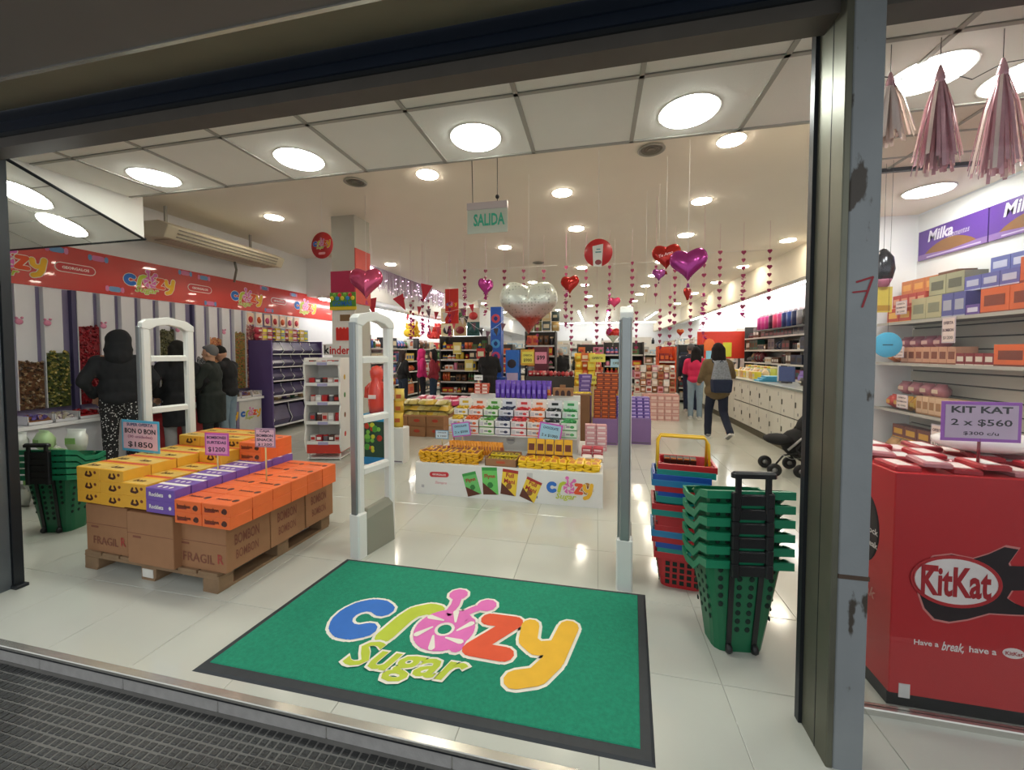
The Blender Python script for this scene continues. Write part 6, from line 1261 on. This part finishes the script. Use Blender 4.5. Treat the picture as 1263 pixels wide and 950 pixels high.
for k in range(8): put('bottle', '#2a2624', '#1a1a1a', .2, .15, .42, (-4.2+k*1.15, 28.55, 2.07), 0, 'dark bottle on top of the back wall shelving, %s from the left' % ORD[k], 'bottle', 'bottles on the back wall shelving')
t = thing('framed_notice', 'white framed notice standing before the back shelving', 'notice', (1.75, 16.4, 1.35)); b = MB(); b.box(-.4, .4, 0, .04, 0, .75, WHS); b.build('frame', t); b = MB(); b.box(-.2, .2, -.004, 0, .2, .5, colm('#a8b8c4')); b.build('print', t); b = MB(); b.box(-.03, .03, .01, .04, -1.35, 0, DKS); b.build('post', t)
# ---- carton pile with bags left of the display
for l in range(2):
    for k in range(3):
        t = thing('goods_carton', 'brown carton with a red oval mark under the bags, %s layer, %s' % (['lower', 'upper'][l], ['left', 'middle', 'right'][k]), 'carton', (-3.62+k*.34, 6.3+.02*k, l*.185), 0, 'cartons under the sweet bags'); b = MB(); b.bbox(0, .33, 0, .5, 0, .18, CB, .004); b.build('box_body', t); b = MB(); b.ball((.17, 0, .1), .06, colm('#b8402c'), 12, 5, (1, .02, .5)); b.build('print', t)
t = thing('goods_block', 'long brown carton block under the pink bags', 'carton', (-3.6, 6.85, 0)); b = MB(); b.bbox(0, 1.1, 0, .9, 0, .36, CB, .004); b.build('box_body', t); b = MB(); b.box(0, 1.1, -.001, 0, .17, .18, CBD); b.build('print', t)
for k in range(34):
    c = ['#d0b048', '#c8bc7a', '#b8a860', '#a89a40'][k % 4]; put('bag', c, '#e8e0b8', .22, .09, .26, (-3.55+.145*(k % 7), 6.42+.1*((k//7) % 2)+.02*k/7, .39+.05*(k//7)), (-1.35, rnd.uniform(-.1, .1), rnd.uniform(-.5, .5)), 'gold and cream sweet bag on the front cartons, %s layer, %s from the left' % (ORD[k//7], ORD[k % 7]), 'bag', 'gold bags on the cartons')
for k in range(40):
    c = ['#c03a68', '#d05a80', '#b82a4a', '#d8a0b0', '#dcdcd8'][k % 5]; put('bag', c, '#ecc8d4', .24, .10, .26, (-3.5+.15*(k % 8), 6.98+.2*((k//8) % 3), .38+.05*(k//8)), (-1.3, rnd.uniform(-.1, .1), rnd.uniform(-.8, .8)), '%s sweet bag on the rear cartons, %s layer, %s from the left' % (['magenta', 'pink', 'crimson', 'pale pink', 'white'][k % 5], ORD[k//8], ORD[k % 8]), 'bag', 'pink bags on the rear cartons')
# ---- stroller
t = thing('pushchair', 'black folding pushchair parked against the right counter', 'pushchair', (2.36, 5.2, 0)); BF = mt('black_fabric', '#121214', .85, noise=.2, ns=20); GM = mt('grey_tube', '#a8a8a6', .35, metal=.7)
for x, y in ((-.26, -.02), (.02, -.02), (-.22, .36), (.06, .36)):
    b = MB(); b.lathe([(.03, -.018), (.05, -.02), (.075, -.016), (.082, 0), (.075, .016), (.05, .02), (.03, .018), (.03, -.018)], BLK, 20, (x, y, .082), ax='y'); b.lathe([(0, -.01), (.032, -.012), (.032, .012), (0, .01)], GM, 12, (x, y, .082), ax='y'); b.build('wheel', t)
for y in (-.0, .34): b = MB(); b.tube([(.12, y, .10), (.0, y, .30), (-.02, y, .34), (.16, y, .62), (.3, y, .92)], .012, BLK, 8); b.build('frame_tube', t)
b = MB(); b.tube([(-.12, -.02, .33), (.02, -.02, .47), (.08, -.02, .54)], .014, GM, 8); b.build('grey_strut', t); b = MB(); b.tube([(-.26, .0, .12), (-.16, .0, .26), (.02, .0, .30)], .011, BLK, 8); b.build('front_fork', t)
b = MB(); b.ball((-.14, .17, .42), .15, BF, 14, 8, (1.15, 1.15, .45)); b.build('foot_apron', t); b = MB(); b.ball((.08, .17, .38), .2, BF, 14, 9, (1., .9, .9)); b.ball((.2, .17, .56), .18, BF, 14, 9, (.8, .95, 1)); me = b.build('seat_hood', t); b = MB(); b.tube([(-.2, -.01, .28), (-.08, -.01, .22), (.06, -.01, .24)], .004, GM, 5); b.build('brake_cable', t)
print('stocked', TOT[0])
# ================================================================ HANGING DECORATION
def heart_outline(n=28, w=1.):
    P = []
    for i in range(n):
        a = 2*math.pi*i/n; x = 16*math.sin(a)**3; y = 13*math.cos(a)-5*math.cos(2*a)-2*math.cos(3*a)-math.cos(4*a); y = y if abs(x) > 9 or y < 0 else y+(11.9-y)*.55*(1-abs(x)/9)
        P.append((x/32*w, (y+2)/32*w))
    return P
def balloon(name, lab, x, y, z, w, mats, yaw=0, thick=.3, txt=None, cat='balloon', tilt=0, sx=1., tail=True):
    # foil heart balloon: inflated heart with a flat seam; mats = list of (height fraction, material) from top to bottom
    t = thing(name, lab, cat, (x, y, z)); t.rotation_euler = (0, tilt, yaw)
    P = heart_outline(48, w); b = MB(); rings = 8
    def emit(side):
        vs = []
        for r in range(rings+1):
            q = math.cos(r/rings*math.pi/2)   # 1 at the rim, 0 at the centre
            th = thick*w*.5*math.sin(r/rings*math.pi/2)**.8
            for i, (px, pz) in enumerate(P):
                wr = 1-.018*math.sin(i*5.3)*(r in (0, 1)); vs.append((px*q*sx*wr, side*th, (pz-.05*w)*q*wr+.05*w))
        N = len(P)
        for r in range(rings):
            for i in range(N):
                j = (i+1) % N; f = (r*N+i, r*N+j, (r+1)*N+j, (r+1)*N+i); zc = sum(vs[k][2] for k in f)/4/w+.5
                m = next(mm for fr_, mm in mats if zc >= fr_); b.add([vs[k] for k in (f if side < 0 else f[::-1])], [(0, 1, 2, 3)], m, True)
    emit(-1); emit(1)
    o = b.build('heart_body', t); bm = bmesh.new(); bm.from_mesh(o.data); bmesh.ops.remove_doubles(bm, verts=bm.verts, dist=1e-5); bmesh.ops.recalc_face_normals(bm, faces=bm.faces); bm.to_mesh(o.data); bm.free()
    b = MB(); m = mats[-1][1]; b.add([(-.02*w, 0, -.5*w), (.02*w, 0, -.5*w), (.05*w, .01, -.62*w), (-.05*w, .01, -.62*w)], [(0, 1, 2, 3)], m)
    if tail: b.build('neck', t)
    b = MB(); b.tube([(0, 0, .36*w), (0, 0, max(.4, 3.6-z))], .0015, WHT, 4); b.build('string', t)
    if txt: b = MB(); b.text(txt, (0, -thick*w*.55, .02), (1, 0, .25), (0, 0, 1), w=w*.5, m=colm('#f4d8dc'), bold=.02); b.build('lettering', t)
    return t
def foil(n, c, r=.16): return mt('foil_'+n, c, r, metal=.55, noise=.25, ns=12, bump=.15, bs=14)
BW, BP, BR, BM, BK = foil('white', '#c9d2c4', .25), foil('pinkish', '#d8a0a8', .3), foil('red', '#b8302a'), foil('magenta', '#a83a8a'), foil('pink', '#d0567c')
def dotted(n, c1, c2, sc):
    m = mt(n, c1, .28, metal=.3); nt = m.node_tree; tc = nt.nodes.new('ShaderNodeTexCoord'); v = nt.nodes.new('ShaderNodeTexVoronoi'); v.inputs['Scale'].default_value = sc; v.inputs['Randomness'].default_value = .35; r = nt.nodes.new('ShaderNodeValToRGB')
    r.color_ramp.elements[0].color = (*lin(c2), 1); r.color_ramp.elements[0].position = .24; r.color_ramp.elements[1].color = (*lin(c1), 1); r.color_ramp.elements[1].position = .3
    nt.links.new(tc.outputs['Object'], v.inputs[0]); nt.links.new(v.outputs[0], r.inputs[0]); nt.links.new(r.outputs[0], nt.nodes['Principled BSDF'].inputs['Base Color']); return m
D1 = dotted('heart_dots_white', '#d4d9ce', '#a8b0a4', 26); D2 = dotted('heart_dots_pink', '#d8b8b8', '#b87a80', 30); D3 = dotted('heart_dots_red', '#b03a34', '#c86058', 40)
nt = D1.node_tree; bs_ = nt.nodes['Principled BSDF']; tc = nt.nodes.new('ShaderNodeTexCoord'); sx_ = nt.nodes.new('ShaderNodeSeparateXYZ'); nz = nt.nodes.new('ShaderNodeTexNoise'); nz.inputs['Scale'].default_value = 30
ad = nt.nodes.new('ShaderNodeMath'); ad.operation = 'MULTIPLY_ADD'; ad.inputs[1].default_value = .05; rp = nt.nodes.new('ShaderNodeValToRGB'); mr = nt.nodes.new('ShaderNodeMapRange'); mr.inputs[1].default_value = -.38; mr.inputs[2].default_value = .3
nt.links.new(tc.outputs['Object'], sx_.inputs[0]); nt.links.new(tc.outputs['Object'], nz.inputs['Vector']); nt.links.new(nz.outputs[0], ad.inputs[0]); nt.links.new(sx_.outputs['Z'], ad.inputs[2]); nt.links.new(ad.outputs[0], mr.inputs[0]); nt.links.new(mr.outputs[0], rp.inputs[0])
e_ = rp.color_ramp.elements; e_[0].position = .40; e_[0].color = (*lin('#c04438'), 1); e_[1].position = .46; e_[1].color = (*lin('#d8a8a8'), 1); e3 = e_.new(.62); e3.color = (*lin('#dcc0bc'), 1); e4 = e_.new(.70); e4.color = (*lin('#ffffff'), 1)
mu = nt.nodes.new('ShaderNodeMix'); mu.data_type = 'RGBA'; mu.blend_type = 'MULTIPLY'; mu.inputs[0].default_value = 1; old = bs_.inputs['Base Color'].links[0].from_socket; nt.links.new(old, mu.inputs[6]); nt.links.new(rp.outputs[0], mu.inputs[7]); nt.links.new(mu.outputs[2], bs_.inputs['Base Color'])
balloon('heart_balloon', 'large heart balloon fading from white through pink to red above the display', -.8, 4.6, 2.03, .70, [(-9, D1)], yaw=R(8), thick=.42)
balloon('heart_balloon', 'shiny pink heart balloon in front of the column', -3.06, 4.75, 2.43, .46, [(-9, BK)], yaw=R(12))
balloon('heart_balloon', 'narrow magenta heart balloon left of the big white one', -1.88, 6.5, 2.62, .33, [(-9, BM)], yaw=R(55))
balloon('heart_balloon', 'small red heart balloon right of the big white one', -.44, 6.5, 2.61, .33, [(-9, BR)], yaw=R(-20))
balloon('heart_balloon', 'red heart balloon with white lettering behind the big magenta one', .73, 4.5, 2.53, .30, [(-9, BR)], yaw=R(-15), txt='Te Amo')
balloon('heart_balloon', 'big magenta heart balloon hanging right of the red lettered one', .89, 4.2, 2.37, .36, [(-9, BM)], yaw=R(-22))
balloon('heart_balloon', 'small purple-pink heart balloon under the red lettered one', .76, 5.2, 2.47, .17, [(-9, foil('violet', '#9a4a90'))], yaw=R(10))
balloon('heart_balloon', 'tiny red heart balloon directly below the big magenta one', 1.1, 5.2, 2.22, .17, [(-9, BR)], yaw=R(50))
balloon('heart_balloon', 'bright pink round heart balloon just left of the gate top', .32, 7.5, 2.42, .22, [(-9, foil('hot', '#e0507c'))])
balloon('heart_balloon', 'half red half white heart balloon above the man in the cap', .36, 9.0, 1.87, .38, [(.5, BR), (-9, BW)], yaw=R(35))
balloon('heart_balloon', 'small red and yellow balloon far down the right aisle', 1.77, 9.0, 1.92, .17, [(.55, foil('orange', '#d8703a')), (-9, BR)], yaw=R(20))
t = thing('ring_balloon', 'pale ring seen edge-on hanging beside the magenta heart balloon', 'balloon', (.63, 5.4, 2.26)); b = MB(); b.tube([(0, .06*math.cos(a*math.pi/8), .1*math.sin(a*math.pi/8)) for a in range(16)], .012, mt('ring_cream', '#e0d8c0', .3), 8, closed=True); b.build('ring', t); b = MB(); b.tube([(0, 0, .1), (0, 0, 1.34)], .0015, WHT, 4); b.build('string', t)
# heart garlands
GH = [colm(c) for c in ('#8e2450', '#c83a78', '#8a2448')]
hm = MB(); P = heart_outline(12, .062); hm.prism(P, .003, ((0, .0015, 0), (1, 0, 0), (0, 0, 1)), GH[0]); HO = None
def garland(x, y, z, n, dz, lab, sparkle=0):
    global HO
    t = thing('heart_garland', lab, 'garland', (x, y, z), rnd.uniform(-.3, .3), 'heart garlands under the ceiling')
    b = MB(); b.tube([(0, 0, 3.6-z), (0, 0, -n*dz)], .0012, colm('#c87aa0'), 4); b.build('thread', t)
    for k in range(n):
        if HO is None: HO = hm.build('paper_heart', t); o = HO
        else: o = HO.copy(); COL.objects.link(o); o.parent = t
        o.location = (0, 0, -k*dz); s_ = 1+.5*(y-5)/3; o.scale = (s_*rnd.uniform(.55, 1), 1, s_)
    if sparkle:
        b = MB()
        for k in range(30): zz = -n*dz*(.35+.6*rnd.random()); b.obox((rnd.uniform(-.04, .04), rnd.uniform(-.03, .03), zz), (.035, .004, .02), foil('hotpink', '#d838a0'), rnd.uniform(0, 3), 0, rnd.uniform(0, 3))
        tag(b.build('foil_spiral', t), kind='stuff')
gs = [(-2.44, 7, 3.02, 7, 1), (-2.03, 7, 3.0, 7, 1), (-1.67, 7, 2.98, 5, 0), (-1.31, 7, 2.97, 5, 0), (-.94, 7, 2.95, 5, 0), (-.54, 7, 3.0, 9, 1), (-.19, 7, 2.92, 6, 0), (.21, 7, 2.97, 10, 1), (.59, 7, 3.02, 10, 0), (.78, 5.6, 2.9, 6, 0), (1.28, 7, 2.99, 9, 0),
      (1.36, 5.5, 2.62, 8, 1), (1.97, 7, 3.13, 9, 0), (2.32, 7, 3.11, 9, 1), (2.7, 7, 3.11, 7, 0), (1.38, 8, 2.55, 7, 0), (.73, 9, 2.6, 8, 0), (.0, 9.5, 2.6, 8, 0), (-.6, 9.5, 2.6, 8, 0), (-3.3, 7, 2.5, 6, 1), (-2.98, 7.6, 2.5, 6, 1), (-3.55, 7.0, 2.4, 6, 1), (-4.3, 8.6, 2.7, 6, 1), (-3.9, 8.6, 2.7, 6, 1), (1.5, 10, 2.5, 7, 0), (1.0, 10.5, 2.5, 7, 0), (-1.4, 9.3, 2.5, 6, 0), (2.1, 9.6, 2.75, 7, 0)]
for i, (x, y, z, n, sp) in enumerate(sorted(gs)): garland(x, y, z, n, .125 if y < 8 else .15, 'string of small dark pink paper hearts hanging from the ceiling, %s from the left' % (ORD[i] if i < 20 else 'twenty-'+ORD[i-20] if i > 20 else 'twenty-first' if 0 else 'twenty-'+ORD[0]), sp)
for y, z, x0, x1, lab in ((7, 3.05, -2.5, -.7, 'left'), (7, 3.03, -.6, 1.4, 'middle'), (7, 3.14, 1.5, 2.9, 'right')):
    t = thing('hanging_line', 'thin clear line strung under the ceiling for the garlands, %s span' % lab, 'line', (0, y, z)); b = MB(); b.tube([(x0, .01, 0), (x1, .01, 0)], .002, WHT, 4); b.build('line', t)
# pennants in the left aisle
def pennants(x0, x1, y, z, n, cols_, lab):
    t = thing('bunting', lab, 'bunting', (x0, y, z)); b = MB(); pts = []
    for i in range(n+1): u = i/n; pts.append((u*(x1-x0), 0, -.35*math.sin(math.pi*u)))
    b.tube(pts, .003, WHT, 4); b.tube([(0, 0, 0), (0, 0, 3.6-z)], .002, WHT, 4); b.tube([(x1-x0, 0, 0), (x1-x0, 0, 3.6-z)], .002, WHT, 4); b.build('cord', t); pm = {}
    for i in range(n):
        p = pts[i]; c = cols_[i % len(cols_)]
        if c not in pm: q = MB(); q.prism([(0, 0), (.12, 0), (.06, -.19)], .003, ((0, .002, 0), (1, 0, 0), (0, 0, 1)), colm(c)); pm[c] = q.build('pennant', t); o = pm[c]
        else: o = pm[c].copy(); COL.objects.link(o)
        o.location = p; o.rotation_euler = (0, rnd.uniform(-.2, .2), rnd.uniform(-.3, .3))
pennants(-4.3, -2.3, 8.0, 2.72, 10, ['#b8283a', '#c8c8c4', '#b8283a', '#6a4a5a'], 'string of red and grey pennants in the left aisle')
pennants(-3.1, -2.0, 8.8, 2.35, 6, ['#3a3238', '#6a4a5a'], 'short string of dark pennants left of the blue tower')
pennants(-4.9, -3.2, 9.4, 2.5, 8, ['#c83a4a', '#e0d8d4'], 'string of red and white pennants over the left aisle')
for (x, y, z, a_) in ((-3.05, 6.6, 2.62, .3), (-3.6, 6.7, 2.45, -.4), (-3.95, 6.3, 2.35, -.1)):
    t = thing('red_pennant', 'single large red paper triangle hanging %s in the left aisle' % ('high' if z > 2.6 else 'in the middle' if z > 2.4 else 'lowest'), 'pennant', (x, y, z)); t.rotation_euler = (0, 0, .2); b = MB(); b.T = Matrix.Rotation(a_, 4, 'Y'); b.prism([(-.12, .1), (.1, .12), (.02, -.2)], .003, ((0, 0, 0), (1, 0, 0), (0, 0, 1)), colm('#b82838')); b.build('triangle', t); b = MB(); b.tube([(0, 0, .05), (0, 0, 3.6-z)], .0015, WHT, 4); b.build('string', t)
# foil curtain with small lights on the bulkhead of the left aisle
t = thing('foil_curtain', 'silvery fringe with tiny lights along the left bulkhead', 'curtain', (-5.28, 7.7, 2.3)); b = MB(); fc_ = mt('fringe_silver', '#b8a8c4', .2, metal=.8); gl_ = emis('fairy_glow', 6, '#ffd8f4')
for k in range(260): y = k*.02; L_ = rnd.uniform(.35, .6); b.add([(0, y, 1.28), (.004, y+.012, 1.28), (.02*rnd.random(), y+.012, 1.28-L_), (.02*rnd.random(), y, 1.28-L_)], [(0, 1, 2, 3)], fc_)
tag(b.build('fringe_strips', t), kind='stuff'); b = MB()
for k in range(60): b.ball((.03, rnd.uniform(0, 5.2), rnd.uniform(.7, 1.25)), .010, gl_, 6, 4)
tag(b.build('fairy_lights', t), kind='stuff')
# round hanging signs
for x, y, z, r, yaw, lab, kind in ((-3.38, 4.3, 2.84,   .165, -5, 'round red hanging sign with the shop logo beside the column', 'logo'), (.01, 4.2, 2.54, .145, 0, 'round red hanging sign with a white paper label above the aisle', 'label')):
    t = thing('round_sign', lab, 'hanging sign', (x, y, z), R(yaw)); b = MB(); b.lathe([(0, -.004), (r, -.004), (r, .004), (0, .004)], colm('#c02c30'), 32, ax='y'); b.build('disc', t); b = MB()
    if kind == 'logo': b.logo((0, -.0055, .02), (1, 0, 0), (0, 0, 1), .25); b.stroke([(-.04, -.1), (.04, -.1)], .03, colm('#e8a0a0'), ((0, -.0055, 0), (1, 0, 0), (0, 0, 1)), .001, 6); b.build('shop_logo', t)
    else: b.add([(-.05, -.006, -.14), (.035, -.006, -.15), (.05, -.006, .09), (-.06, -.006, .07)], [(0, 1, 2, 3)], colm('#dcdcd4')); b.ball((-.0, -.006, -.1), .035, colm('#8a3a3c'), 12, 5, (1, .05, .8)); b.box(-.03, .03, -.0075, -.0065, -.0, .012, colm('#4a8a8a')); b.box(-.02, .02, -.0075, -.0065, .03, .04, colm('#4a8a8a')); b.build('paper_label', t)
    b = MB(); b.tube([(0, 0, r), (0, 0, 3.6-z)], .0015, WHT, 4); b.build('string', t)
# pale goods behind the left basket stack
for k in range(14): put('bag', ['#c8ccc8', '#b8d8a0', '#d8dcd4'][k % 3], '#8ab86a', .2, .12, .22, (-5.45+.12*(k % 4), 2.55+.12*(k % 3), .0+.17*(k//3.5)), rnd.uniform(-.3, .3), 'white and green bag by the bin counter, %s in the pile' % ORD[k], 'bag', 'white and green bags by the bin counter')
solid('security_camera_box', 'small dark wall speaker at the column top', 'speaker', -4.16, -4.06, 5.3, 5.38, 2.35, 2.62, DARK) if 0 else None
